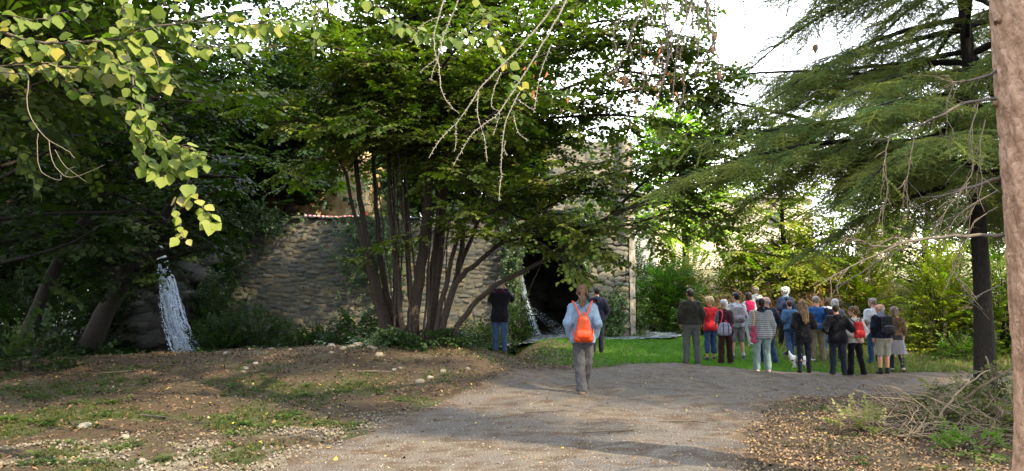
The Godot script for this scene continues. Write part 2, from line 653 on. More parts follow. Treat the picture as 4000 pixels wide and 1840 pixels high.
func setting():
	for p in PATH_L:
		path_poly.append(p)
	for i in PATH_R.size():
		path_poly.append(PATH_R[PATH_R.size() - 1 - i])
	var xs := []
	var zs := []
	for k in 12:
		xs.append(-420.0 * pow(0.75, k) - 12.0)
	var x := -12.5
	while x < 14.5:
		xs.append(x)
		x += 0.14
	for k in 12:
		xs.append(14.6 + 420.0 * pow(0.75, 11 - k))
	var d := 3.0
	for k in 8:
		zs.append(-300.0 * pow(0.55, k))
	while d < 29.0:
		zs.append(d)
		d += 0.1 + 0.004 * d
	for k in 14:
		zs.append(29.0 + 500.0 * pow(0.72, 13 - k))
	var mb := Mb.new()
	var soil := Color(0.06, 0.040, 0.025)
	var straw := Color(0.10, 0.078, 0.042)
	var pale := Color(0.25, 0.22, 0.165)
	var grn := Color(0.045, 0.085, 0.014)
	var lit := Color(0.085, 0.054, 0.03)
	for dz in zs:
		for xx in xs:
			var col := soil
			if absf(xx) < 15.0 and dz > 2.0 and dz < 36.0:
				var n1 := nz.get_noise_2d(xx * 0.8, dz * 0.9)
				var n2 := nz.get_noise_2d(xx * 3.5 + 5.0, dz * 3.5)
				col = soil.lerp(straw, clampf(0.35 + 0.9 * n1 + 0.6 * n2, 0, 1))
				col = col.lerp(lit, clampf(0.2 - n1 + 0.7 * n2, 0, 0.8))
				col = col.lerp(grn, 0.55 * left_weeds(xx, dz))
				col = col.lerp(Color(0.2, 0.17, 0.12), 0.5 * ss(0.1, 0.4, n1) * ss(12.5, 14.5, dz) * ss(0, -2, xx))
				if dz < 13.0:
					col = col.lerp(pale, clampf(gravel(xx, dz) * (0.75 + n2), 0, 1))
				col = col.lerp(grn, lawn(xx, dz) * clampf(0.9 + n2, 0, 1))
				col = col.lerp(Color(0.20, 0.145, 0.08), 0.5 * ss(7.5, 9.0, xx) * ss(17, 19, dz))
			else:
				col = Color(0.06, 0.07, 0.025).lerp(Color(0.22, 0.20, 0.10), ss(30.0, 38.0, dz) * ss(2.0, 6.0, xx))
			mb.vert(Vector3(xx, gh(xx, -dz), -dz), Vector3.UP, col)
	var w := xs.size()
	for j in zs.size():
		for i in w:
			var q := j * w + i
			var dx: Vector3 = mb.v[j * w + mini(i + 1, w - 1)] - mb.v[j * w + maxi(i - 1, 0)]
			var dd: Vector3 = mb.v[mini(j + 1, zs.size() - 1) * w + i] - mb.v[maxi(j - 1, 0) * w + i]
			mb.n[q] = dx.cross(dd).normalized()
			if mb.n[q].y < 0.0:
				mb.n[q] = -mb.n[q]
	for j in zs.size() - 1:
		for i in w - 1:
			var q := j * w + i
			mb.tri(q, q + 1, q + w + 1)
			mb.tri(q, q + w + 1, q + w)
	struct("ground", mb, M.ground)
	# the gravel path, a strip between its two edges
	var pl := Mb.new()
	var lp := []
	var rp := []
	for p in PATH_L:
		lp.append(Vector3(p.x, 0, p.y))
	for p in PATH_R:
		rp.append(Vector3(p.x, 0, p.y))
	lp = smooth_line(lp, 14)
	rp = smooth_line(rp, 14)
	var across := 44
	for i in lp.size():
		for k in across + 1:
			var t := float(k) / across
			var q: Vector3 = lp[i].lerp(rp[i], t)
			var wob := 0.22 * nz.get_noise_2d(q.x * 1.1, q.z * 1.1) + 0.1 * nz.get_noise_2d(q.x * 4.0, q.z * 4.0)
			var ed := minf(t, 1.0 - t)
			q += (rp[i] - lp[i]).normalized() * wob * (1.0 - ss(0.0, 0.2, ed)) * signf(0.5 - t)
			var n1 := nz.get_noise_2d(q.x * 0.7 + 11.0, q.z * 0.9)
			var n2 := nz.get_noise_2d(q.x * 2.6, q.z * 3.0)
			var col := Color(0.160, 0.143, 0.127).lerp(Color(0.225, 0.187, 0.14), clampf(0.3 + n1, 0, 1))
			col = col.lerp(Color(0.10, 0.064, 0.038), clampf(ss(-0.05, 0.4, n2 + 0.6 * n1) * 0.8, 0, 1))
			col = col.lerp(Color(0.13, 0.085, 0.05), 0.8 * (1.0 - ss(0.0, 0.07, ed + 0.08 * n2)))
			pl.vert(Vector3(q.x, gh(q.x, -q.z) + 0.016 - 0.03 * (1.0 - ss(0.0, 0.02, ed)), -q.z), Vector3.UP, col)
	for i in lp.size() - 1:
		for k in across:
			var q := i * (across + 1) + k
			pl.tri(q, q + 1, q + across + 2)
			pl.tri(q, q + across + 2, q + across + 1)
	struct("path", pl, M.path)
	# far hills
	var hb := Mb.new()
	for i in 81:
		var xx := -400.0 + i * 10.0
		var top := 16.0 + 8.0 * nz.get_noise_1d(xx * 0.012) + 3.0 * nz.get_noise_1d(xx * 0.1) + 46.0 * exp(-pow((xx - 58.0) / 42.0, 2.0))
		hb.vert(Vector3(xx, -2, -330.0), Vector3(0, 0.4, 1).normalized())
		hb.vert(Vector3(xx, top * 0.7, -350.0), Vector3(0, 0.5, 1).normalized())
		hb.vert(Vector3(xx, top, -380.0), Vector3(0, 0.8, 0.5).normalized())
		hb.vert(Vector3(xx, top * 0.5, -430.0), Vector3(0, 0.8, -0.5).normalized())
	for i in 80:
		for k in 3:
			var q := i * 4 + k
			hb.tri(q, q + 1, q + 5)
			hb.tri(q, q + 5, q + 4)
	struct("hills", hb, M.hill)



# ---------------------------------------------------------------- walls, tower, mill
var stone_mats := []
const STONE_TONES := [Color(0.112, 0.112, 0.09), Color(0.094, 0.095, 0.078), Color(0.145, 0.138, 0.104), Color(0.145, 0.128, 0.084), Color(0.084, 0.09, 0.084), Color(0.106, 0.102, 0.08)]


func rubble(parent: Node3D, x0: float, x1: float, y0: float, y1: float, frame: Transform3D, most: int, seen: Callable, size := 1.0, pale := 0):
	# courses of rough stones on the face z = 0 of frame; the first `most` that seen() accepts are pieces of their own
	var rest := []
	for k in 6:
		rest.append([[], []])
	var left := most
	var y := y0
	while y < y1 - 0.05:
		var hh := minf(rf(0.11, 0.21) * size, y1 - y)
		var x := x0 + rf(-0.1, 0.0)
		while x < x1 - 0.04:
			var ww := minf(rf(0.18, 0.52) * size, x1 - x)
			if x1 - x - ww < 0.12:
				ww = x1 - x
			var ce := Vector3(x + ww / 2, y + hh / 2 + 0.16 * nz.get_noise_2d(x * 0.9, y * 0.6) + rf(-0.02, 0.02), -0.01)
			var tall := 1.0 if rng.randf() < 0.8 else rf(1.15, 1.5)
			var b := Basis(Vector3.FORWARD, rf(-0.16, 0.16)) * Basis.from_scale(Vector3(ww * rf(0.92, 1.14), hh * rf(0.85, 1.15) * tall, rf(0.045, 0.12)))
			var t := frame * Transform3D(b, ce)
			var v := rng.randi() % 6
			var tn := rng.randi() % 6
			if left > 0 and seen.call(ce):
				left -= 1
				part(parent, "stone", K["block%d" % v], stone_mats[tn + pale], t)
			else:
				rest[v][0].append(t)
				rest[v][1].append(tone(STONE_TONES[tn], STONE_TONES[tn], 0.15) * (2.1 if pale else 1.0))
			x += ww
		y += hh
	for k in 6:
		if rest[k][0].size():
			many(parent, "stones", K["block%d" % k], rest[k][0], rest[k][1])


func masonry():
	for f in [1.0, 2.1]:
		for c in STONE_TONES:
			stone_mats.append(mat(c * f, 0.92, T.fine, Vector3.ONE * 0.8, 2.5))
	# the long retaining wall
	var w := thing("stone_wall", "long retaining wall of rough coursed rubble stone behind the hazel", "wall", Vector3(0, 0, -25))
	var core := Mb.new()
	core.box(Vector3(-6.15, 1.5, -0.6), Vector3(6.45, 2.62, 0.6))
	part(w, "mortar_core", core, M.mortar)
	rubble(w, -12.0, 0.29, -0.6, 4.1, Transform3D(Basis(), Vector3(0, 0, 0.0)), 300, func(c): return c.y > 0.7 and ((c.x > -9.6 and c.x < -5.0) or c.x > -1.6))
	for i in 22:
		var cx := -12.0 + i * 0.56
		var cp := Mb.new()
		cp.add(KB["block%d" % (i % 6)], Transform3D(Basis.from_scale(Vector3(0.56, 0.14, 0.5)), Vector3(cx + 0.28, 4.16 + rf(-0.02, 0.02), -0.12)))
		cp.tint = STONE_TONES[i % 5]
		var o := part(w, "coping_stone", K["block%d" % (i % 6)], stone_mats[[4, 1, 5][i % 3]], Transform3D(Basis.from_scale(Vector3(0.55, 0.12, 0.5)), Vector3(cx + 0.28, 4.17 + rf(-0.02, 0.02), -0.1)))
		o.rotation.y = rf(-0.03, 0.03)
	# terrace on top of the wall
	var te := Mb.new()
	te.box(Vector3(-8.6, 3.95, -31.0), Vector3(12.4, 0.12, 5.0))
	struct("terrace_ground", te, M.mortar)
	# the recess with the fall: back and far side of wet rock
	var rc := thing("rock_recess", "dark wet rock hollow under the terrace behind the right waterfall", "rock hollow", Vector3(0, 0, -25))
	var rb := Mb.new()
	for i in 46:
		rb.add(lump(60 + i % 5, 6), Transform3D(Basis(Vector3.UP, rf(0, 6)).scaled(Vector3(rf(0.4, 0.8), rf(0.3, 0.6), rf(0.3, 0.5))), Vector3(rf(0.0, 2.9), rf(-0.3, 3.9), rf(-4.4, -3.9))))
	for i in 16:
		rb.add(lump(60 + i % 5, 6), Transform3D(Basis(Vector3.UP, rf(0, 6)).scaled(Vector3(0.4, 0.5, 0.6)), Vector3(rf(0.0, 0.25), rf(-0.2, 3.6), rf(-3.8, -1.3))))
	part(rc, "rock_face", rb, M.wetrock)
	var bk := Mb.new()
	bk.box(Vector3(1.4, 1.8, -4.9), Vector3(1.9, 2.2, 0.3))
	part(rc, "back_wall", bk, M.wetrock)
	var bm := thing("roof_beam", "weathered pale timber beam over the dark hollow", "beam", Vector3(1.45, 4.02, -24.95))
	var b1 := Mb.new()
	b1.box(Vector3(0, 0, 0), Vector3(1.25, 0.09, 0.1))
	part(bm, "beam", b1, M.wood)
	var b2 := Mb.new()
	b2.box(Vector3(-0.55, 0.35, 0.16), Vector3(0.06, 0.5, 0.045))
	part(bm, "iron_post", b2, M.rust)
	# the tower at the right end
	var tw := thing("mill_tower", "tall stone tower with plastered upper part and pale right edge", "tower", Vector3(2.56, 0, -24.6))
	var tc := Mb.new()
	tc.box(Vector3(0.735, 3.1, -2.6), Vector3(0.72, 3.6, 2.58))
	tc.box(Vector3(-0.66, 5.5, -2.6), Vector3(0.675, 1.2, 2.57))
	part(tw, "mortar_core", tc, M.mortar)
	rubble(tw, 0.0, 1.3, -0.4, 6.6, Transform3D(Basis(), Vector3(0, 0, 0.03)), 200, func(_c): return true, 0.95, 6)
	rubble(tw, -1.33, 0.0, 4.4, 6.6, Transform3D(Basis(), Vector3(0, 0, 0.03)), 60, func(_c): return true, 1.0, 6)
	rubble(tw, 0.0, 5.1, -0.4, 5.0, Transform3D(Basis(Vector3.UP, PI / 2), Vector3(1.47, 0, -0.02)), 100, func(c): return c.x < 2.5, 1.1, 6)
	var up := Mb.new()
	up.box(Vector3(-0.03, 5.55, -0.02), Vector3(1.32, 1.1, 0.06))
	up.box(Vector3(1.44, 5.8, -2.6), Vector3(0.06, 0.84, 2.5))
	part(tw, "plaster", up, M.plaster)
	# rendered quoin up the corner, broken into lengths, the upper shaft rounder and wider
	var qy := -0.4
	while qy < 3.6:
		var l := rf(0.35, 0.75)
		var q := Mb.new()
		var jut := rf(0.0, 0.03)
		q.box(Vector3(1.40, qy + l / 2, -0.02), Vector3(0.08 + jut, l / 2 - 0.006, 0.09 + jut))
		part(tw, "quoin", q, M.quoin)
		qy += l
	var sh := Mb.new()
	sh.tube([Vector3(1.22, 3.5, 0.0), Vector3(1.22, 4.4, 0.02), Vector3(1.2, 5.6, 0.02), Vector3(1.16, 6.75, 0.0)], [0.2, 0.27, 0.27, 0.21], 12, Color.WHITE, 0.12)
	part(tw, "corner_shaft", sh, M.plaster)
	for i in 14:   # broken top course
		part(tw, "top_stone", K["block%d" % (i % 6)], stone_mats[[4, 1, 5][i % 3]], Transform3D(Basis(Vector3.UP, rf(0, 6)) * Basis.from_scale(Vector3(rf(0.3, 0.5), rf(0.2, 0.36), rf(0.5, 0.8))), Vector3(rf(-1.2, 1.3), 6.74 + rf(-0.05, 0.08), -0.2 - 0.35 * i)))
	# the ochre mill house on the terrace
	var ho := thing("mill_house", "ochre plastered mill house standing on the terrace above the wall", "house", Vector3(-12.6, 4.0, -28.6))
	var front := Mb.new()
	var holes := [[-4.2, -3.2], [0.6, 1.6]]
	var px := -7.5
	for h in holes + [[6.6, 6.6]]:
		front.box(Vector3((px + h[0]) / 2, 1.9, -0.2), Vector3((h[0] - px) / 2, 2.3, 0.2))
		if h[0] != h[1]:
			front.box(Vector3((h[0] + h[1]) / 2, 0.45, -0.2), Vector3((h[1] - h[0]) / 2, 0.85, 0.2))
			front.box(Vector3((h[0] + h[1]) / 2, 3.5, -0.2), Vector3((h[1] - h[0]) / 2, 0.7, 0.2))
		px = h[1]
	part(ho, "wall", front, M.ochre)
	var sd := Mb.new()
	sd.box(Vector3(-7.3, 1.9, -4.2), Vector3(0.2, 2.3, 3.79))
	sd.box(Vector3(6.4, 1.9, -4.2), Vector3(0.2, 2.3, 3.79))
	sd.box(Vector3(-0.45, 1.9, -8.2), Vector3(7.05, 2.3, 0.2))
	part(ho, "wall", sd, M.ochre)
	for h in holes:
		var c: float = (h[0] + h[1]) / 2.0
		var fr := Mb.new()
		for s in [-1, 1]:
			fr.box(Vector3(c + s * 0.46, 2.05, -0.24), Vector3(0.04, 0.75, 0.05))
			fr.box(Vector3(c, 2.05 + s * 0.71, -0.24), Vector3(0.42, 0.04, 0.05))
		fr.box(Vector3(c, 2.05, -0.24), Vector3(0.03, 0.67, 0.04))
		var f := part(ho, "window", fr, M.wood)
		var g := Mb.new()
		g.box(Vector3(c, 2.05, -0.3), Vector3(0.42, 0.67, 0.008))
		part(f, "pane", g, M.dark)
	var rf2 := Mb.new()
	rf2.flat([Vector3(-8, 4.1, 0.5), Vector3(7.5, 4.1, 0.5), Vector3(7.5, 6.2, -4.2), Vector3(-8, 6.2, -4.2)], Color.WHITE, Vector3(0, 1, 1))
	rf2.flat([Vector3(-8, 4.1, -8.9), Vector3(7.5, 4.1, -8.9), Vector3(7.5, 6.2, -4.2), Vector3(-8, 6.2, -4.2)], Color.WHITE, Vector3(0, 1, -1))
	rf2.box(Vector3(-0.25, 4.02, 0.46), Vector3(7.75, 0.06, 0.06))
	part(ho, "roof", rf2, M.rooftile)
	# barrier tape along the terrace edge
	var tp := thing("barrier_tape", "red and white barrier tape strung along the wall top", "barrier tape", Vector3(-7.1, 4.32, -25.5))
	var reds := Mb.new()
	var whites := Mb.new()
	for i in 26:
		var m: Mb = reds if i % 2 else whites
		var y0 := -0.06 * sin(PI * i / 26.0)
		m.box(Vector3(i * 0.075, y0, 0), Vector3(0.0375, 0.035, 0.002))
	part(tp, "red_band", reds, M.red)
	part(tp, "white_band", whites, M.white)
	for k in 2:
		var po := Mb.new()
		po.tube([Vector3(-0.05 + k * 2.05, -0.25, -0.02), Vector3(-0.05 + k * 2.05, 0.08, -0.02)], [0.018, 0.018], 6)
		part(tp, "post", po, M.wood)
	var tk := thing("marker_ball", "red plastic marker at the right end of the barrier tape", "marker", Vector3(-5.0, 4.25, -25.42))
	var kb := Mb.new()
	kb.tube([Vector3(0, 0, 0), Vector3(0, 0.05, 0), Vector3(0, 0.15, 0), Vector3(0, 0.19, 0)], [0.13, 0.14, 0.1, 0.03], 10)
	part(tk, "cap", kb, M.red)
	var kp := Mb.new()
	kp.tube([Vector3(0, -0.18, 0), Vector3(0, 0.02, 0)], [0.02, 0.02], 6)
	part(tk, "stake", kp, M.wood)
	# houses beyond the hedge
	house("pale rendered farmhouse with low tiled roof far beyond the hedge bank", Vector3(13.2, 4.3, -48.0), Vector3(5.0, 1.8, 3.0), 0.7, 0.12)
	house("white gabled cottage seen small between the cedar boughs", Vector3(27.6, 5.0, -55.0), Vector3(1.3, 1.15, 2.4), 0.8, -0.1)


func house(label: String, p: Vector3, half: Vector3, rise: float, turn: float):
	var o := thing("farmhouse", label, "house", p, turn)
	var wl := Mb.new()
	wl.box(Vector3(0, half.y - 0.8, 0), half + Vector3(0, 0.4, 0))
	part(o, "wall", wl, M.cream)
	var y := half.y * 2.0 - 0.38
	var r := Mb.new()
	for s in [-1.0, 1.0]:
		r.flat([Vector3(-half.x - 0.3, y, s * (half.z + 0.35)), Vector3(half.x + 0.3, y, s * (half.z + 0.35)), Vector3(half.x + 0.3, y + rise, 0), Vector3(-half.x - 0.3, y + rise, 0)], Color.WHITE, Vector3(0, 1, s))
		r.flat([Vector3(s * half.x, y, -half.z), Vector3(s * half.x, y, half.z), Vector3(s * half.x, y + rise * 0.93, 0)], Color.WHITE, Vector3(s, 0, 0))
	part(o, "roof", r, M.rooftile)
	for i in 2:
		var wn := Mb.new()
		var cx := -half.x * 0.5 + i * half.x
		wn.box(Vector3(cx, half.y * 1.05, half.z + 0.02), Vector3(0.34, 0.5, 0.03))
		var f := part(o, "window", wn, M.wood)
		var pn := Mb.new()
		pn.box(Vector3(cx, half.y * 1.05, half.z + 0.06), Vector3(0.27, 0.43, 0.012))
		part(f, "pane", pn, M.dark)


# ---------------------------------------------------------------- water
func fall(o: Node3D, line: Array, wid: Array, count: int, size: float, thick: float):
	# falling water: a few torn sheets and many stretched drops round the line
	var pts := smooth_line(line, 6)
	var n := pts.size()
	var mb := Mb.new()
	var fine := smooth_line(line, 10)
	var m := fine.size()
	for s in int(count * 0.036):
		var u := clampf(rng.randfn() * 0.5, -1.0, 1.0)
		var a := rng.randi() % maxi(1, int(m * 0.75))
		var b := mini(m - 1, a + 6 + rng.randi() % int(m * 0.5))
		var pts2 := []
		var rad := []
		for i in range(a, b + 1):
			var t := float(i) / (m - 1)
			var w := lerpf(wid[0], wid[1], t)
			pts2.append(fine[i] + Vector3(w * (u + 0.22 * nz.get_noise_2d(t * 4.0, s * 3.7)), 0.0, thick * (0.10 * (1.0 - u * u) + 0.12 * nz.get_noise_2d(t * 3.0 + 30.0, s * 2.1))))
			rad.append(w * rf(0.02, 0.055) * (0.25 if i == a or i == b else 1.0))
		if pts2.size() > 2:
			mb.tint = Color(0.32, 0.385, 0.47) * rf(0.5, 1.25)
			mb.tube(pts2, rad, 4, Color.WHITE, 0.3, false)
	if thick < 1.5:
		part(o, "water_strands", mb, M.fallwater)
	var xf := [[], [], []]
	var cl := [[], [], []]
	for i in count:
		var t := pow(rng.randf(), 0.85)
		var f := t * (n - 1)
		var k := mini(int(f), n - 2)
		var p: Vector3 = pts[k].lerp(pts[k + 1], f - k)
		var w := lerpf(wid[0], wid[1], t)
		var u := rf(-1, 1)
		var clump := nz.get_noise_2d(u * 2.2 + 20.0, t * 7.0)
		if clump < rf(-0.5, 0.25):
			continue
		p += Vector3(u * w, 0, rf(-0.1, 0.25) * thick * (0.4 + t))
		var dir: Vector3 = (pts[k + 1] - pts[k]).normalized()
		var sc := size * rf(0.4, 1.2)
		var bs := look((dir + rv() * 0.3).normalized(), Vector3.FORWARD)
		xf[i % 3].append(Transform3D(Basis(bs.x * sc * 0.55, bs.y * sc * 0.5, bs.z * sc * rf(1.2, 2.6)), p))
		cl[i % 3].append(Color.WHITE)
	for k in 3:
		many(o, "drops", K["drop%d" % k], xf[k], cl[k])


func water():
	# the stream surface
	var mb := Mb.new()
	var ids := {}
	for i in 112:
		for k in 118:
			var x := -5.0 + i * 0.11
			var d := 21.6 + k * 0.11
			var s := stream_at(x, d)
			if s.x < 1.75:
				var y := s.y + 0.025 * nz.get_noise_2d(x * 3.0, d * 3.0) + 0.012 * nz.get_noise_2d(x * 9.0, d * 9.0)
				ids[i * 200 + k] = mb.vert(Vector3(x, y, -d), Vector3.UP, Color(0.10, 0.13, 0.14).lerp(Color(0.45, 0.52, 0.57), ss(-0.1, 0.5, nz.get_noise_2d(x * 2.2 + 8.0, d * 4.5))))
	for q in ids:
		if ids.has(q + 1) and ids.has(q + 200) and ids.has(q + 201):
			mb.tri(ids[q], ids[q + 1], ids[q + 201])
			mb.tri(ids[q], ids[q + 201], ids[q + 200])
	struct("stream", mb, M.water)
	# right fall, out of the wall beside the hollow
	var r := thing("waterfall", "thin white waterfall pouring down the left side of the dark hollow", "waterfall")
	fall(r, [Vector3(0.16, 3.74, -25.60), Vector3(0.22, 2.96, -25.30), Vector3(0.32, 2.15, -25.10), Vector3(0.45, 1.48, -24.95), Vector3(0.66, 0.83, -24.80), Vector3(0.84, 0.29, -24.70)], [0.035, 0.14], 1000, 0.008, 0.7)
	var sp := thing("waterfall_spray", "pale foam and spray where the right waterfall meets the pool", "spray")
	fall(sp, [Vector3(0.57, 1.21, -25.40), Vector3(1.10, 0.82, -25.20), Vector3(1.62, 0.40, -25.00), Vector3(2.00, 0.28, -24.90)], [0.10, 0.40], 700, 0.006, 2.0)
	# left fall, stepping down a dark rock bank
	var l := thing("waterfall", "broad bluish waterfall tumbling down the dark bank among the trees at left", "waterfall")
	fall(l, [Vector3(-10.63, 3.14, -22.40), Vector3(-10.43, 2.67, -22.20), Vector3(-10.17, 2.08, -22.00), Vector3(-9.94, 1.38, -21.80), Vector3(-9.65, 0.69, -21.60), Vector3(-9.21, 0.04, -21.30), Vector3(-8.93, -0.18, -21.20)], [0.09, 0.44], 3600, 0.016, 1.0)
	var bank := thing("rock_bank", "dark mossy rock bank under the left waterfall", "rock bank")
	var rb := Mb.new()
	for i in 70:
		var t := rng.randf()
		rb.add(lump(70 + i % 6, 6), Transform3D(Basis(Vector3.UP, rf(0, 6)).scaled(Vector3(rf(0.4, 0.9), rf(0.3, 0.55), rf(0.4, 0.7))), Vector3(rf(-12.6, -9.9), lerpf(2.9, -0.5, t), lerpf(-23.6, -22.3, t))))
	part(bank, "rock", rb, M.wetrock)


# ---------------------------------------------------------------- trees
func put_sprigs(parent: Node3D, called: String, key: String, kinds: int, out: Array, a: Color, b: Color, spread := 0.3):
	var xf := []
	var cl := []
	for k in kinds:
		xf.append([])
		cl.append([])
	for t in out:
		var k := rng.randi() % kinds
		xf[k].append(t)
		cl[k].append(tone(a, b, spread))
	for k in kinds:
		if xf[k].size():
			many(parent, called, K[key + str(k)], xf[k], cl[k])


func twigs_on(mb: Mb, out: Array, pts: Array, r0: float, from: float, step: float, tl: float, sc: float, flat := 0.5, hang := 0.0, sides := 5):
	# a limb along pts with alternating side twigs that carry sprigs
	var n := pts.size()
	mb.tube(pts, taper(n, r0, maxf(r0 * 0.18, 0.004)), sides, Color.WHITE, 0.08, false)
	var total := 0.0
	for i in n - 1:
		total += pts[i].distance_to(pts[i + 1])
	var run := 0.0
	var next := from * total
	var side := 1.0
	for i in n - 1:
		var l: float = pts[i].distance_to(pts[i + 1])
		while next < run + l:
			var t := (next - run) / l
			var p: Vector3 = pts[i].lerp(pts[i + 1], t)
			var d: Vector3 = (pts[i + 1] - pts[i]).normalized()
			var sd := d.cross(Vector3.UP)
			sd = sd.normalized() if sd.length() > 0.1 else Vector3(cos(next * 9.0), 0, sin(next * 9.0))
			var o := (d * rf(0.4, 1.0) + sd * side * rf(0.6, 1.1) + Vector3.UP * rf(-1, 1) * flat).normalized()
			side = -side
			var ln := tl * rf(0.45, 1.15) * (1.0 - 0.45 * next / total)
			var tp := [p]
			var q := p
			var m := maxi(2, int(ln / (0.2 * sc)))
			for k in m:
				o = (o + rv() * 0.18 + Vector3(0, -hang, 0)).normalized()
				q += o * ln / m
				tp.append(q)
				if k > 0 or m < 4:
					for s in [-1.0, 1.0]:
						if rng.randf() < 0.72:
							var dir: Vector3 = (o * 0.6 + o.cross(Vector3.UP) * s * rf(0.4, 1.0) + Vector3(0, rf(-0.35, 0.15) - hang, 0)).normalized()
							out.append(Transform3D(look(dir, (Vector3.UP + rv() * 0.35).normalized()) * Basis.from_scale(Vector3.ONE * sc * rf(0.75, 1.2)), q))
			out.append(Transform3D(look(o, (Vector3.UP + rv() * 0.3).normalized()) * Basis.from_scale(Vector3.ONE * sc), q))
			mb.tube(tp, taper(tp.size(), minf(r0 * 0.35, 0.004 + ln * 0.007), 0.003), 3, Color.WHITE, 0.0, false)
			next += step * rf(0.7, 1.3)
		run += l


func curve_out(p: Vector3, dir: Vector3, ln: float, bend: float, n := 6, wob := 0.15) -> Array:
	var pts := [p]
	var d := dir.normalized()
	for i in n:
		d = (d + rv() * wob + Vector3.UP * bend / n).normalized()
		p += d * ln / n
		pts.append(p)
	return pts


func broad_tree(called: String, label: String, cat: String, x: float, d: float, h: float, spread: float, tr: float, lean: Vector3, limbs: int, low: float, key: String, sc: float, a: Color, b: Color, group := "", bark: Material = null, step := 0.42) -> Node3D:
	var base := at(x, d, -0.1)
	var o := thing(called, label, cat, base, 0, group)
	var tp := [Vector3.ZERO]
	var p := Vector3.ZERO
	for i in 8:
		p += Vector3(lean.x * h / 8.0, h / 8.0 * 0.95, lean.z * h / 8.0) + rv() * 0.1 * Vector3(1, 0.2, 1)
		tp.append(p)
	var tk := Mb.new()
	var rad := taper(9, tr, tr * 0.22)
	rad[0] = tr * 1.35
	tk.tube(tp, rad, 10, Color.WHITE, 0.12)
	part(o, "trunk", tk, bark if bark else M.darkbark)
	var mb := Mb.new()
	var out := []
	for i in limbs:
		var t := lerpf(low, 0.97, (i + 0.5) / limbs)
		var f := t * 8.0
		var q: Vector3 = tp[int(f)].lerp(tp[mini(int(f) + 1, 8)], f - int(f))
		var az := i * 2.4 + rf(-0.3, 0.3)
		var u := (t - low) / (1.0 - low)
		var ln := spread * (0.55 + 0.75 * sin(PI * minf(0.15 + u * 0.75, 1.0))) * rf(0.7, 1.1) * (1.0 - 0.45 * u)
		twigs_on(mb, out, curve_out(q, Vector3(cos(az), rf(0.1, 0.5) + u * 0.6, sin(az)), ln, rf(-0.25, 0.2)), tr * 0.2, 0.12, step, ln * 0.45, sc, 0.7, 0.03)
	part(o, "branches", mb, bark if bark else M.darkbark).set_meta("kind", "stuff")
	put_sprigs(o, "leaves", key, 3, out, a, b)
	return o


func cedar(called: String, label: String, x: float, d: float, h: float, tr: float, low: float, reach: float, boughs: int, bark: Material, a: Color, b: Color, bias := Vector3.ZERO, sc := 1.0) -> Node3D:
	var o := thing(called, label, "cedar tree", at(x, d, -0.1))
	var tk := Mb.new()
	var tp := []
	for i in 9:
		tp.append(Vector3(0.05 * sin(i * 1.3), h * i / 8.0, 0.05 * cos(i * 2.1)) if i else Vector3.ZERO)
	var rad := taper(9, tr, tr * 0.15)
	rad[0] = tr * 1.25
	tk.tube(tp, rad, 14, Color.WHITE, 0.05)
	part(o, "trunk", tk, bark)
	var mb := Mb.new()
	var out := []
	for i in boughs:
		var u := (i + rng.randf()) / boughs
		var y := lerpf(low, h * 0.98, pow(u, 1.25))
		var az := i * 2.4 + rf(-0.4, 0.4)
		var dir := (Vector3(cos(az), 0, sin(az)) + bias).normalized()
		var ln := reach * pow(1.0 - (y - low) / (h - low + 1.0), 0.75) * rf(0.65, 1.1) + 0.4
		dir.y = rf(-0.15, 0.45)
		var pts := curve_out(Vector3(0, y, 0), dir, ln, rf(-0.7, -0.1), 8, 0.09)
		mb.tube(pts, taper(9, 0.02 + ln * 0.009, 0.006), 6, Color.WHITE, 0.1, false)
		var flat := Vector3(dir.x, 0, dir.z).normalized()
		var sd := flat.cross(Vector3.UP)
		var k := 0
		var s := 0.16 * ln
		while s < ln:
			var f := s / ln * 8.0
			var q: Vector3 = pts[int(f)].lerp(pts[mini(int(f) + 1, 8)], f - int(f))
			var l2 := (0.25 + 0.34 * ln * (1.0 - s / ln)) * rf(0.5, 1.1)
			var dr := (flat * rf(0.5, 1.0) + sd * (1.0 if k % 2 else -1.0) + Vector3(0, rf(-0.25, 0.1), 0)).normalized()
			var p2 := curve_out(q, dr, l2, rf(-0.9, -0.2), 4, 0.12)
			mb.tube(p2, taper(5, 0.005 + l2 * 0.006, 0.003), 4, Color.WHITE, 0.0, false)
			var m := maxi(1, int(l2 / (0.085 * sc)))
			for j in m:
				var g := (j + 0.6) / m * 4.0
				var w: Vector3 = p2[mini(int(g), 3)].lerp(p2[mini(int(g) + 1, 4)], g - int(g))
				var dv: Vector3 = (p2[mini(int(g), 3) + 1] - p2[mini(int(g), 3)]).normalized()
				var sgn := 1.0 if j % 2 else -1.0
				var dq := (dv * rf(0.5, 1.0) + dv.cross(Vector3.UP) * sgn * rf(0.3, 0.9) + Vector3(0, rf(-0.55, 0.05), 0)).normalized()
				out.append(Transform3D(look(dq, (Vector3.UP + rv() * 0.3).normalized()) * Basis.from_scale(Vector3.ONE * sc * rf(0.7, 1.15)), w))
			k += 1
			s += 0.17 * sc * rf(0.75, 1.25)
		out.append(Transform3D(look(pts[8] - pts[7], Vector3.UP) * Basis.from_scale(Vector3.ONE * sc), pts[8]))
	part(o, "boughs", mb, M.darkbark).set_meta("kind", "stuff")
	put_sprigs(o, "needles", "cedar", 3, out, a, b, 0.35)
	return o


func nubs(mb: Mb, pts: Array, gap: float, size: float):   # short spur shoots along a bare twig
	for i in pts.size() - 1:
		var l: float = pts[i].distance_to(pts[i + 1])
		var m := maxi(1, int(l / gap))
		for k in m:
			var p: Vector3 = pts[i].lerp(pts[i + 1], (k + rng.randf()) / m)
			var d: Vector3 = (pts[i + 1] - pts[i]).normalized()
			var o := d.cross(rv()).normalized()
			mb.tube([p, p + (o + d * 0.4) * size * rf(0.5, 1.2)], [size * 0.24, size * 0.15], 4)


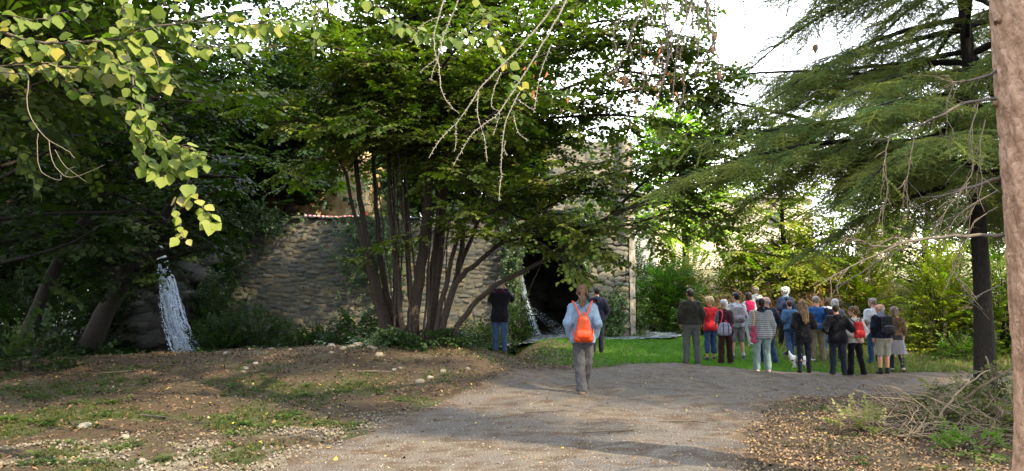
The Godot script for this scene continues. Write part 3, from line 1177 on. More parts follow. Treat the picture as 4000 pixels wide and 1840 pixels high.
func bare(o: Node3D, called: String, line: Array, r0: float, r1: float, m: Material, gap := 0.0, size := 0.02):
	var pts := smooth_line(line, 4)
	for i in pts.size():
		pts[i] += rv() * r0 * 0.6
	var mb := Mb.new()
	mb.tube(pts, taper(pts.size(), r0, r1), 6, Color.WHITE, 0.15)
	if gap > 0.0:
		nubs(mb, pts, gap, size)
	part(o, called, mb, m)


func pine_cone(o: Node3D, p: Vector3, l: float):
	var mb := Mb.new()
	mb.tube([p, p + Vector3(0, -l * 0.25, 0), p + Vector3(0, -l * 0.6, 0), p + Vector3(0, -l, 0)], [l * 0.2, l * 0.34, l * 0.32, l * 0.1], 10)
	for i in 60:
		var t := i / 60.0
		var a := i * 2.4
		var r := l * 0.36 * (0.65 + 0.5 * sin(PI * (0.15 + t * 0.75)))
		var c := p + Vector3(cos(a) * r * 0.85, -l * t, sin(a) * r * 0.85)
		var ou := Vector3(cos(a), -0.5, sin(a)).normalized()
		leaf(mb, c, ou, Vector3.UP, l * 0.17, l * 0.16, [0.5, 0.6, 0.3], 0.1, 0.1)
	part(o, "cone", mb, M.cone)


func trees():
	broad_tree("shade_tree", "leafy tree outside the view, left of the camera", "tree", -9.0, 2.0, 11, 5.0, 0.22, Vector3.ZERO, 40, 0.35, "hazelfar", 1.8, Color(0.05, 0.075, 0.02), Color(0.08, 0.1, 0.025), "trees outside the view", null, 0.5)
	broad_tree("shade_tree", "leafy tree outside the view, behind the camera on the left", "tree", -4.5, -7.0, 11, 5.0, 0.22, Vector3.ZERO, 40, 0.35, "hazelfar", 1.8, Color(0.05, 0.075, 0.02), Color(0.08, 0.1, 0.025), "trees outside the view", null, 0.5)
	central_hazel()
	near_branches()
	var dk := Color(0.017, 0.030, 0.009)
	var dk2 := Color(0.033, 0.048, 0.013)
	# leaning trunks of the dark wood at left
	var wood := "trees of the dark wood at left"
	var t1 := thing("leaning_tree", "dark slim trunk leaning right, nearest the left edge of the wood", "tree", Vector3.ZERO, 0, wood)
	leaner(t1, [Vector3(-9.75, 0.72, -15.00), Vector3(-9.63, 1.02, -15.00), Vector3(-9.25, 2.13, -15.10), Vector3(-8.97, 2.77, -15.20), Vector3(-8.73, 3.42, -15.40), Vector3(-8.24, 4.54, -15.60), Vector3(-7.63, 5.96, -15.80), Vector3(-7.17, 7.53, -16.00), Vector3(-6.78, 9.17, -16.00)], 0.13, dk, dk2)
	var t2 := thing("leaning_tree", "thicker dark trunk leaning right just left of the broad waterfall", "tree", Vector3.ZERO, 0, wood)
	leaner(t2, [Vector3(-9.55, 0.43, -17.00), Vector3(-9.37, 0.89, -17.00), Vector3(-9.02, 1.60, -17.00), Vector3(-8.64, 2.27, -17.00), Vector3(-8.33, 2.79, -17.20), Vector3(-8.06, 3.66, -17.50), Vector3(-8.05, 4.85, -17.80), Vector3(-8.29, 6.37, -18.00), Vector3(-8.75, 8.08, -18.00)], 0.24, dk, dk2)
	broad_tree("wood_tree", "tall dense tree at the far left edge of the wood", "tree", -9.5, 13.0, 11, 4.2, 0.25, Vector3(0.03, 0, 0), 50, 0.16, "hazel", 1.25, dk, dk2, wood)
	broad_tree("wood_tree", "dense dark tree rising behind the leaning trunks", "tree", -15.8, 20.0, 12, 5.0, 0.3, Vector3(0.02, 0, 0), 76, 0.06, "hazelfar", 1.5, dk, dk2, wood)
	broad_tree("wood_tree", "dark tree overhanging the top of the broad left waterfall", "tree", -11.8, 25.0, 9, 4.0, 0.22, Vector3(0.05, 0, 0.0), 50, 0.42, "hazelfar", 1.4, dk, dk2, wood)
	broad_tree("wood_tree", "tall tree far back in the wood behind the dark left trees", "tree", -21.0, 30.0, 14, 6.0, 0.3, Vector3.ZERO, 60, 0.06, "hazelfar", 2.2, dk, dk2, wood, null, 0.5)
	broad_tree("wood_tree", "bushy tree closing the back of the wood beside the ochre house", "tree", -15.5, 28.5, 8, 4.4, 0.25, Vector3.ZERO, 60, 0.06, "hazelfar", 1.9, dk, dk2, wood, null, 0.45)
	broad_tree("overhanging_hazel", "hazel at the left edge whose low boughs reach over the verge", "tree", -6.6, 8.2, 7.5, 3.6, 0.14, Vector3(0.08, 0, -0.03), 70, 0.52, "hazel", 1.05, Color(0.035, 0.055, 0.014), Color(0.075, 0.09, 0.022))
	# trees behind the wall and the house
	var iv := broad_tree("ivy_clad_tree", "dark tree smothered in ivy in front of the ochre house", "tree", -8.1, 26.9, 6.6, 2.1, 0.2, Vector3(0.01, 0, 0), 80, 0.17, "ivy", 1.9, Color(0.018, 0.036, 0.012), Color(0.035, 0.058, 0.02), "", null, 0.22)
	iv.position.y = 4.05
	var iw := broad_tree("ivy_clad_tree", "low ivy-covered thorn tree at the left end of the terrace", "tree", -11.0, 26.2, 4.6, 2.2, 0.2, Vector3(0.01, 0, 0), 60, 0.06, "ivy", 1.9, Color(0.018, 0.036, 0.012), Color(0.035, 0.058, 0.02), "", null, 0.24)
	iw.position.y = 4.05
	broad_tree("terrace_tree", "tall tree behind the ochre house roof, left of the hazel", "tree", -9.5, 38.0, 15, 5.5, 0.3, Vector3.ZERO, 36, 0.25, "hazelfar", 2.1, Color(0.04, 0.06, 0.018), Color(0.06, 0.085, 0.025), "trees behind the mill", null, 0.6)
	broad_tree("terrace_tree", "tall tree behind the mill, seen through the middle of the hazel", "tree", -1.5, 40.0, 15, 5.5, 0.3, Vector3.ZERO, 36, 0.25, "hazelfar", 2.1, Color(0.04, 0.06, 0.018), Color(0.06, 0.085, 0.025), "trees behind the mill", null, 0.6)
	broad_tree("terrace_tree", "tall tree close behind the ochre house, left of the hazel's crown", "tree", -5.5, 36.0, 14, 5.2, 0.3, Vector3.ZERO, 44, 0.3, "hazelfar", 2.1, Color(0.035, 0.055, 0.016), Color(0.055, 0.08, 0.022), "trees behind the mill", null, 0.5)
	for s in [[-2.6, 27.2, 5.8, 2.0, "bushy tree on the terrace straight behind the hazel stems"], [-0.2, 27.0, 5.4, 1.9, "bushy tree on the terrace right of the hazel stems"]]:
		var tb := broad_tree("terrace_bush", s[4], "tree", s[0], s[1], s[2], s[3], 0.12, Vector3.ZERO, 56, 0.03, "hazelfar", 1.3, Color(0.03, 0.055, 0.015), Color(0.06, 0.09, 0.022), "bushy trees on the terrace", null, 0.26)
		tb.position.y = 4.0
	# right background
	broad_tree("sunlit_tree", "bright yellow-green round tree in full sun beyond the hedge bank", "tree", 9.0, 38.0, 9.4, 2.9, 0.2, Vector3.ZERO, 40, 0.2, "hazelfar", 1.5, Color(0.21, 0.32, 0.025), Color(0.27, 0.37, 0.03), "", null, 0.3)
	broad_tree("climber_tree", "slender tree hung with yellow-green climbing leaves beside the cedar", "tree", 9.3, 25.5, 7.0, 2.6, 0.12, Vector3(0.0, 0, 0.03), 54, 0.08, "oval", 1.5, Color(0.17, 0.24, 0.022), Color(0.27, 0.27, 0.025), "", null, 0.28)
	broad_tree("hedge_tree", "loose green tree behind the cedar at far right", "tree", 14.5, 26.0, 6.6, 3.2, 0.15, Vector3.ZERO, 52, 0.06, "oval", 1.6, Color(0.15, 0.20, 0.025), Color(0.23, 0.24, 0.03), "", null, 0.3)
	# cedars
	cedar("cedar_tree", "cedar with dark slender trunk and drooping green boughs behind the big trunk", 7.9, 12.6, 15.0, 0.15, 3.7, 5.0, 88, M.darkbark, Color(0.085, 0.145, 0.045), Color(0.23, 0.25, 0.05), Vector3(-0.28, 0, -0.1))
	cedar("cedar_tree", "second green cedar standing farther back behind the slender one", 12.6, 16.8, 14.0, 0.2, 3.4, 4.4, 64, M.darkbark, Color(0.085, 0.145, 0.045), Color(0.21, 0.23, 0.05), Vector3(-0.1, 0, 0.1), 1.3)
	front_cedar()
	hanging_twigs()
	# the wood goes on beside and behind the camera: its trees shade the path
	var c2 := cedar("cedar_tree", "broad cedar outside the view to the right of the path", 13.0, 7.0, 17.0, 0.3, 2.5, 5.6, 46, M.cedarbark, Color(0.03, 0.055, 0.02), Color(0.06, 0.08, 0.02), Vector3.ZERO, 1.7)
	for s in [[20.0, -8.0, 0.9, 1.05, "cedar outside the view behind the camera on the right"], [19.0, 1.0, 3.3, 1.15, "second cedar row outside the view, far right of the camera"], [4.5, -9.0, 4.4, 1.0, "cedar outside the view straight behind the camera"]]:
		var c: Node3D = c2.duplicate()
		c.name = numbered("cedar_tree")
		add_child(c)
		c.position = at(s[0], s[1], -0.1)
		c.rotation.y = s[2]
		c.scale = Vector3.ONE * s[3]
		c.set_meta("label", s[4])


func leaner(o: Node3D, pts: Array, r: float, a: Color, b: Color):
	var ln := smooth_line(pts, 3)
	var mb := Mb.new()
	mb.tube(ln, taper(ln.size(), r, r * 0.35), 10, Color.WHITE, 0.14)
	part(o, "trunk", mb, M.darkbark)
	var br := Mb.new()
	var out := []
	for i in range(7, ln.size()):
		for k in 2:
			var az := i * 2.4 + k * 3.0
			twigs_on(br, out, curve_out(ln[i], Vector3(cos(az), rf(0.0, 0.7), sin(az)), rf(1.2, 2.4), -0.2), r * 0.3, 0.25, 0.25, 0.7, 1.1, 0.6, 0.05)
	part(o, "branches", br, M.darkbark).set_meta("kind", "stuff")
	put_sprigs(o, "leaves", "hazel", 3, out, a, b)


func central_hazel():
	var o := thing("hazel_tree", "large coppiced hazel with a fan of many stems on the earth mound", "tree")
	var stems := [
		[[Vector3(-2.12, 0.59, -15.50), Vector3(-2.00, 1.43, -15.50), Vector3(-1.87, 2.42, -15.50), Vector3(-1.72, 4.17, -15.50), Vector3(-1.62, 5.70, -15.50), Vector3(-1.17, 7.35, -15.50), Vector3(-0.92, 8.93, -15.50)], 0.14],
		[[Vector3(-1.73, 0.60, -15.70), Vector3(-1.64, 1.59, -15.70), Vector3(-1.51, 2.76, -15.70), Vector3(-1.38, 4.46, -15.70), Vector3(-1.18, 5.76, -15.70), Vector3(-0.50, 7.07, -15.70), Vector3(0.10, 8.49, -15.70)], 0.12],
		[[Vector3(-1.57, 0.58, -15.80), Vector3(-1.37, 1.26, -15.80), Vector3(-1.16, 2.01, -15.80), Vector3(-1.00, 3.11, -15.80), Vector3(-0.84, 4.48, -15.80), Vector3(-0.33, 6.22, -15.80), Vector3(0.02, 7.46, -15.80)], 0.08],
		[[Vector3(-1.45, 0.60, -15.40), Vector3(-1.26, 1.59, -15.40), Vector3(-1.01, 2.00, -15.40), Vector3(-0.64, 2.29, -15.40), Vector3(-0.02, 2.82, -15.40), Vector3(0.75, 3.38, -15.20), Vector3(1.71, 3.76, -15.00)], 0.075],
		[[Vector3(-1.29, 0.50, -15.20), Vector3(-1.03, 1.07, -15.20), Vector3(-0.55, 1.59, -15.20), Vector3(0.02, 1.95, -15.20), Vector3(0.83, 2.40, -15.20), Vector3(1.56, 2.85, -15.20), Vector3(1.97, 3.17, -15.20), Vector3(2.84, 3.52, -15.00), Vector3(3.76, 3.89, -14.80), Vector3(4.66, 4.22, -14.60)], 0.062],
		[[Vector3(-2.51, 0.67, -15.90), Vector3(-2.86, 1.76, -15.90), Vector3(-3.09, 2.78, -15.90), Vector3(-3.27, 3.64, -15.90), Vector3(-3.42, 4.67, -15.90), Vector3(-3.78, 5.81, -15.90), Vector3(-3.99, 7.32, -15.90), Vector3(-4.10, 8.58, -15.90)], 0.085],
		[[Vector3(-2.63, 0.73, -15.60), Vector3(-2.97, 1.92, -15.60), Vector3(-3.24, 3.01, -15.60), Vector3(-3.53, 4.10, -15.60), Vector3(-3.87, 5.04, -15.60), Vector3(-4.31, 5.82, -15.60)], 0.06],
		[[Vector3(-2.44, 0.66, -16.00), Vector3(-2.75, 1.93, -16.00), Vector3(-2.90, 3.13, -16.00), Vector3(-3.00, 4.34, -16.00), Vector3(-3.12, 6.28, -16.00), Vector3(-3.06, 7.89, -16.00)], 0.075],
		[[Vector3(-2.21, 0.62, -15.30), Vector3(-2.34, 1.75, -15.30), Vector3(-2.48, 3.06, -15.30), Vector3(-2.59, 4.56, -15.30), Vector3(-2.53, 6.24, -15.30), Vector3(-2.42, 8.14, -15.30)], 0.055],
		[[Vector3(-2.03, 0.62, -16.10), Vector3(-2.21, 1.93, -16.10), Vector3(-2.31, 3.31, -16.10), Vector3(-2.29, 4.71, -16.10), Vector3(-2.18, 6.49, -16.10), Vector3(-2.20, 8.66, -16.10)], 0.07],
		[[Vector3(-1.61, 0.58, -15.40), Vector3(-1.38, 1.75, -15.40), Vector3(-1.14, 2.74, -15.40), Vector3(-0.60, 3.82, -15.40), Vector3(0.02, 4.58, -15.40), Vector3(0.75, 5.16, -15.00)], 0.06],
		[[Vector3(-1.54, 0.59, -15.90), Vector3(-1.25, 1.76, -15.90), Vector3(-0.75, 3.12, -15.90), Vector3(-0.41, 4.50, -15.90), Vector3(0.36, 5.81, -15.90), Vector3(1.15, 6.87, -15.90)], 0.06],
	]
	for i in 20:
		var a := rf(-1, 1)
		var x := -2.0 + a * 0.55
		var d := 15.6 + rf(-0.3, 0.5)
		var p0 := at(x, d, -0.05)
		var tip := p0 + Vector3(a * rf(0.3, 0.9) + rf(-0.25, 0.25), rf(3.5, 7.5), rf(-1.2, 1.0))
		stems.append([[p0, p0.lerp(tip, 0.33) + Vector3(-a * 0.12, 0.15, 0) + rv() * 0.08, p0.lerp(tip, 0.66) + Vector3(-a * 0.16, 0.12, 0) + rv() * 0.1, tip], rf(0.013, 0.036)])
	var br := Mb.new()
	var out := []
	for i in stems.size():
		var ln := smooth_line(stems[i][0], 4)
		var r: float = stems[i][1]
		for k in ln.size():
			ln[k] += rv() * 0.02
		var mb := Mb.new()
		var rad := taper(ln.size(), r, maxf(r * 0.25, 0.008))
		rad[0] = r * 1.3
		mb.tube(ln, rad, 10, Color.WHITE, 0.1)
		part(o, "stem", mb, M.bark)
		var from := int(ln.size() * (0.4 if i != 4 else 0.74))
		for k in range(from, ln.size()):
			var p: Vector3 = ln[k]
			if p.y < (2.6 if i in [3, 4, 10, 11] else 4.3):
				continue
			for j in (2 if i < 12 and p.y > 5.0 and k % 2 == 0 else 1):
				var az := k * 2.4 + i * 1.3 + j * 3.0
				var l := rf(1.0, 2.3) * (1.0 if i < 12 else 0.6)
				twigs_on(br, out, curve_out(p, Vector3(cos(az) * 1.0, rf(-0.1, 0.7), sin(az)), l, rf(-0.35, 0.1)), 0.012 + 0.006 * l, 0.15, 0.17, 0.62, 0.95, 0.35, 0.03, 4)
	var limbs := [
		[Vector3(-1.01, 4.01, -15.30), Vector3(-0.31, 4.26, -15.30), Vector3(0.35, 4.81, -15.30), Vector3(1.00, 4.77, -15.30), Vector3(1.70, 5.05, -15.00), Vector3(2.63, 5.14, -14.60)],
		[Vector3(-0.79, 3.03, -15.00), Vector3(0.02, 3.48, -15.00), Vector3(1.04, 3.74, -14.60), Vector3(2.10, 3.97, -14.30), Vector3(2.96, 4.22, -14.00)],
		[Vector3(-0.48, 6.82, -15.00), Vector3(0.89, 6.97, -14.50), Vector3(2.11, 6.54, -14.20), Vector3(3.14, 5.92, -14.00), Vector3(4.07, 5.40, -13.80)],
		[Vector3(-0.79, 4.33, -15.00), Vector3(0.49, 5.06, -14.60), Vector3(1.65, 5.46, -14.30), Vector3(2.76, 5.50, -14.00), Vector3(3.61, 5.10, -13.80)],
		[Vector3(-1.12, 5.57, -15.00), Vector3(0.09, 5.92, -14.00), Vector3(1.20, 6.33, -13.60), Vector3(2.28, 6.75, -13.30)],
		[Vector3(-1.85, 5.16, -15.00), Vector3(-3.07, 6.24, -14.50), Vector3(-4.04, 6.55, -14.00), Vector3(-4.90, 6.71, -13.80)],
		[Vector3(-1.62, 5.99, -15.00), Vector3(-1.03, 6.18, -13.60), Vector3(-0.61, 6.26, -12.60), Vector3(-0.18, 6.31, -12.00)],
		[Vector3(-1.67, 4.09, -15.00), Vector3(-0.82, 4.68, -14.00), Vector3(0.01, 5.01, -13.20), Vector3(0.77, 5.09, -12.70)],
		[Vector3(-0.02, 2.79, -15.00), Vector3(0.72, 2.92, -14.70), Vector3(1.40, 2.82, -14.40), Vector3(2.07, 2.95, -14.20), Vector3(2.64, 2.71, -14.00)],
		[Vector3(0.10, 3.52, -15.00), Vector3(1.03, 2.99, -14.60), Vector3(1.62, 2.50, -14.30), Vector3(2.05, 2.34, -14.10)],
		[Vector3(1.54, 2.83, -15.00), Vector3(2.44, 2.99, -14.60), Vector3(3.16, 3.19, -14.30), Vector3(3.77, 3.24, -14.00)],
		[Vector3(2.84, 3.52, -15.00), Vector3(3.38, 4.08, -14.50), Vector3(3.99, 4.54, -14.40), Vector3(4.35, 4.83, -14.30)],
		[Vector3(1.95, 3.15, -15.00), Vector3(2.81, 3.97, -14.80), Vector3(3.72, 4.50, -14.60), Vector3(4.80, 4.80, -14.50)],
		[Vector3(2.78, 3.48, -14.70), Vector3(3.26, 3.88, -14.70), Vector3(3.74, 4.12, -14.70), Vector3(4.16, 4.16, -14.50), Vector3(4.48, 3.97, -14.30)],
		[Vector3(1.65, 2.98, -14.50), Vector3(2.43, 3.30, -14.50), Vector3(3.16, 3.35, -14.30), Vector3(3.59, 3.11, -14.20), Vector3(3.90, 2.95, -14.20)],
		[Vector3(-0.31, 6.82, -15.00), Vector3(0.88, 7.26, -14.40), Vector3(2.09, 7.42, -14.00), Vector3(3.12, 7.26, -13.80), Vector3(3.67, 6.79, -13.60)],
		[Vector3(-0.72, 5.49, -15.00), Vector3(0.88, 6.29, -14.40), Vector3(2.23, 6.39, -14.00), Vector3(3.26, 6.25, -13.80), Vector3(4.09, 5.65, -13.60)],
		[Vector3(0.33, 6.27, -14.60), Vector3(1.49, 6.86, -14.20), Vector3(2.53, 6.75, -13.90), Vector3(3.53, 6.29, -13.70)],
		[Vector3(0.89, 5.62, -14.60), Vector3(2.12, 5.94, -14.30), Vector3(3.14, 5.61, -14.00), Vector3(3.84, 5.32, -13.80)],
		[Vector3(0.49, 5.06, -14.60), Vector3(1.64, 5.07, -14.30), Vector3(2.67, 4.92, -14.00), Vector3(3.37, 4.56, -13.80)],
		[Vector3(1.04, 6.94, -14.40), Vector3(1.79, 7.58, -14.00), Vector3(2.68, 7.80, -13.80)],
		[Vector3(-0.55, 3.36, -15.00), Vector3(0.33, 3.69, -14.50), Vector3(1.15, 3.92, -14.00), Vector3(1.88, 4.11, -13.80)],
		[Vector3(-0.38, 2.55, -15.00), Vector3(0.33, 2.68, -14.60), Vector3(0.86, 2.35, -14.40), Vector3(1.23, 2.04, -14.20)],
	]
	for l in limbs:
		twigs_on(br, out, smooth_line(l, 4), 0.035, 0.5 if l[0].x > 1.2 and l[0].x < 2.4 else 0.1, 0.12, 0.75, 0.95, 0.5, 0.04, 5)
	for i in 16:   # the top of the crown, above the picture
		var p := Vector3(-1.5 + rf(-0.6, 1.2), rf(7.4, 8.4), -15.6 + rf(-0.3, 0.3))
		var e := Vector3(lerpf(-5.0, 4.2, i / 15.0) + rf(-0.6, 0.6), rf(10.0, 12.4), [-14.5, -17.5, -20.0, -21.5][i % 4] + rf(-0.6, 0.6))
		twigs_on(br, out, smooth_line([p, p.lerp(e, 0.35) + Vector3(0, 0.9, 0), p.lerp(e, 0.7) + Vector3(0, 0.7, 0), e], 3), 0.05, 0.3, 0.17, 1.3, 1.35, 0.5, 0.03, 5)
	part(o, "branches", br, M.bark).set_meta("kind", "stuff")
	put_sprigs(o, "leaves", "hazel", 3, out, Color(0.075, 0.115, 0.022), Color(0.16, 0.165, 0.035), 0.35)
	# a skirt of suckers and ivy at the foot
	var iv := []
	for i in 420:
		var a := rf(0, TAU)
		var rr := 0.25 + absf(rng.randfn()) * 0.38
		var x := -1.85 + cos(a) * rr * 1.2
		var d := 15.35 + sin(a) * rr * 0.9
		iv.append(Transform3D(look(Vector3(cos(a), rf(-0.3, 0.9), -sin(a)), Vector3.UP) * Basis.from_scale(Vector3.ONE * rf(0.6, 1.1)), at(x, d, rf(0.0, 0.4) * exp(-rr))))
	var ivy := thing("ivy_clump", "dark ivy carpeting the foot of the hazel stems", "ivy")
	put_sprigs(ivy, "leaves", "ivy", 3, iv, Color(0.02, 0.045, 0.015), Color(0.04, 0.07, 0.022))


func near_branches():
	# foreground hazel boughs that reach in from the upper left; their leaves are large enough to be pieces
	var mats := []
	for c in [Color(0.12, 0.16, 0.03), Color(0.17, 0.20, 0.04), Color(0.22, 0.22, 0.05), Color(0.26, 0.23, 0.09), Color(0.09, 0.13, 0.03), Color(0.25, 0.22, 0.03)]:
		var m := leafy()
		m.albedo_color = c.linear_to_srgb()
		m.vertex_color_use_as_albedo = true
		mats.append(m)
	var sets := [
		["hazel_bough", "sunlit hazel bough reaching in at the top left with yellow-green leaves", [
			[[Vector3(-4.02, 3.61, -5.20), Vector3(-3.49, 3.38, -5.20), Vector3(-3.15, 3.36, -5.20), Vector3(-2.81, 3.39, -5.20), Vector3(-2.47, 3.49, -5.20), Vector3(-2.13, 3.51, -5.20), Vector3(-1.85, 3.49, -5.20), Vector3(-1.56, 3.52, -5.20)], 0.014, 0.019, [0, 0, 1, 4, 4, 2, 5], 1.0],
			[[Vector3(-2.81, 3.39, -5.20), Vector3(-2.70, 3.49, -5.20), Vector3(-2.53, 3.61, -5.20), Vector3(-2.45, 3.76, -5.20)], 0.007, 0.021, [0, 1, 4], 1.0],
			[[Vector3(-2.81, 3.38, -5.20), Vector3(-2.64, 3.35, -5.20), Vector3(-2.53, 3.23, -5.20), Vector3(-2.51, 3.07, -5.20)], 0.006, 0.018, [0, 1, 4, 2], 1.0],
			[[Vector3(-4.24, 3.61, -5.50), Vector3(-3.94, 3.67, -5.50), Vector3(-3.64, 3.64, -5.50), Vector3(-3.40, 3.70, -5.50), Vector3(-3.20, 3.82, -5.50)], 0.007, 0.024, [4, 0, 0], 1.0],
			[[Vector3(-2.66, 3.64, -5.60), Vector3(-2.47, 3.49, -5.60), Vector3(-2.23, 3.46, -5.60), Vector3(-1.98, 3.52, -5.60)], 0.006, 0.022, [0, 4, 1], 0.9],
			[[Vector3(-3.15, 3.36, -5.20), Vector3(-2.98, 3.28, -5.20), Vector3(-2.80, 3.19, -5.20), Vector3(-2.60, 3.12, -5.20), Vector3(-2.43, 3.17, -5.20)], 0.007, 0.021, [0, 1, 4], 0.9]]],
		["hazel_bough", "faded pale hazel twig at the left edge with curling leaves", [
			[[Vector3(-4.14, 3.18, -5.40), Vector3(-3.85, 3.23, -5.40), Vector3(-3.51, 3.27, -5.40), Vector3(-3.26, 3.24, -5.40), Vector3(-3.00, 3.22, -5.40), Vector3(-2.79, 3.27, -5.40)], 0.010, 0.018, [2, 3, 3, 0], 1.0],
			[[Vector3(-3.51, 3.27, -5.40), Vector3(-3.38, 3.18, -5.40), Vector3(-3.22, 3.07, -5.40), Vector3(-3.08, 3.03, -5.40)], 0.006, 0.021, [0, 2, 4], 0.9]]],
		["hazel_bough", "hanging hazel spray low on the left, its tip in front of the dark wood", [
			[[Vector3(-3.16, 4.11, -5.80), Vector3(-3.07, 3.52, -5.80), Vector3(-2.95, 3.07, -5.80), Vector3(-2.82, 2.82, -5.80), Vector3(-2.66, 2.67, -5.80), Vector3(-2.56, 2.50, -5.80), Vector3(-2.54, 2.31, -5.80)], 0.010, 0.026, [0, 0, 1, 4], 1.0],
			[[Vector3(-2.95, 3.04, -5.80), Vector3(-2.97, 2.82, -5.80), Vector3(-2.87, 2.63, -5.80), Vector3(-2.78, 2.53, -5.80)], 0.006, 0.018, [0, 1], 1.0],
			[[Vector3(-2.82, 2.82, -5.80), Vector3(-2.66, 2.75, -5.80), Vector3(-2.50, 2.69, -5.80), Vector3(-2.43, 2.63, -5.80)], 0.006, 0.018, [0, 1], 1.0],
			[[Vector3(-2.66, 2.67, -5.80), Vector3(-2.71, 2.56, -5.80), Vector3(-2.77, 2.50, -5.80)], 0.005, 0.017, [1, 1], 1.0],
			[[Vector3(-2.57, 2.37, -5.80), Vector3(-2.64, 2.25, -5.80), Vector3(-2.59, 2.12, -5.80), Vector3(-2.57, 2.00, -5.80)], 0.004, 0.025, [1, 2, 3], 0.85],
			[[Vector3(-2.57, 2.36, -5.80), Vector3(-2.45, 2.28, -5.80), Vector3(-2.37, 2.17, -5.80), Vector3(-2.36, 2.11, -5.80)], 0.004, 0.025, [1, 2], 0.9]]],
		["hazel_bough", "small green hazel bough dipping in at the top beside the hanging dead twigs", [
			[[Vector3(-1.39, 4.29, -6.20), Vector3(-1.15, 4.01, -6.20), Vector3(-0.94, 3.87, -6.20), Vector3(-0.67, 3.76, -6.20), Vector3(-0.37, 3.80, -6.20)], 0.008, 0.026, [0, 4, 1], 1.0],
			[[Vector3(-1.53, 4.25, -6.20), Vector3(-1.66, 3.94, -6.20), Vector3(-1.69, 3.73, -6.20), Vector3(-1.65, 3.63, -6.20)], 0.006, 0.032, [0, 4], 1.0],
			[[Vector3(-0.39, 4.39, -6.60), Vector3(-0.21, 4.02, -6.60), Vector3(-0.10, 3.76, -6.60), Vector3(0.01, 3.54, -6.60), Vector3(0.15, 3.36, -6.60)], 0.007, 0.03, [0, 5, 4, 1], 0.9]]],
	]
	for s in sets:
		var o := thing(s[0], s[1], "hazel bough", Vector3.ZERO, 0, "hazel boughs hanging into the foreground")
		var wood := Mb.new()
		for l in s[2]:
			var pts := smooth_line(l[0], 5)
			for k in range(1, pts.size()):
				pts[k] += rv() * 0.012
			wood.tube(pts, taper(pts.size(), l[1], 0.002), 5, Color.WHITE, 0.0, false)
			var side := 1.0
			for i in range(2, pts.size()):
				var a: Vector3 = pts[i - 1]
				var b: Vector3 = pts[i]
				var n := maxi(1, int(a.distance_to(b) / l[2]))
				for k in n:
					var p := a.lerp(b, (k + rng.randf()) / n)
					var d := (b - a).normalized()
					side = -side
					var reach := (d * 0.5 + d.cross(Vector3.BACK) * side * rf(0.2, 1.0) + rv() * 0.55 + Vector3(0, -0.25, 0.1)).normalized()
					var st := p + reach * rf(0.01, 0.06)
					wood.tube([p, st], [0.0016, 0.001], 3, Color.WHITE, 0.0, false)
					var sz: float = rf(0.055, 0.105) * l[4]
					var lf := part(o, "leaf", K["leaf%d" % (rng.randi() % 3)], mats[l[3][rng.randi() % l[3].size()]])
					lf.transform = Transform3D(look(reach + Vector3(0, -0.3, 0), (Vector3(0.25, 0.8, 0.65) + rv() * 0.6).normalized()) * Basis.from_scale(Vector3.ONE * sz), st)
		part(o, "twigs", wood, M.deadwood)
	# a bare lichen-grey twig hanging in the dark at left
	var bt := thing("bare_twig", "bare pale twig hanging in a loop in front of the dark wood at left", "twig")
	bare(bt, "twig", [Vector3(-3.81, 3.18, -5.30), Vector3(-3.60, 3.16, -5.30), Vector3(-3.51, 3.13, -5.30), Vector3(-3.51, 2.94, -5.30), Vector3(-3.45, 2.79, -5.30), Vector3(-3.35, 2.68, -5.30), Vector3(-3.21, 2.60, -5.30), Vector3(-3.15, 2.54, -5.30)], 0.0056, 0.0018, M.barewood)
	bare(bt, "twig", [Vector3(-3.42, 2.72, -5.30), Vector3(-3.42, 2.59, -5.30), Vector3(-3.38, 2.44, -5.30), Vector3(-3.25, 2.38, -5.30), Vector3(-3.24, 2.42, -5.30)], 0.0031, 0.0012, M.barewood)
	bare(bt, "twig", [Vector3(-3.34, 2.67, -5.30), Vector3(-3.31, 2.53, -5.30), Vector3(-3.25, 2.44, -5.30), Vector3(-3.18, 2.40, -5.30), Vector3(-3.09, 2.42, -5.30), Vector3(-2.93, 2.49, -5.30)], 0.0031, 0.0012, M.barewood)
	bare(bt, "twig", [Vector3(-3.29, 2.60, -5.30), Vector3(-3.22, 2.49, -5.30), Vector3(-3.13, 2.42, -5.30), Vector3(-3.06, 2.37, -5.30)], 0.0025, 0.0009, M.barewood)
	bare(bt, "twig", [Vector3(-3.21, 2.42, -5.30), Vector3(-3.18, 2.46, -5.30), Vector3(-3.14, 2.48, -5.30)], 0.0019, 0.0009, M.barewood)


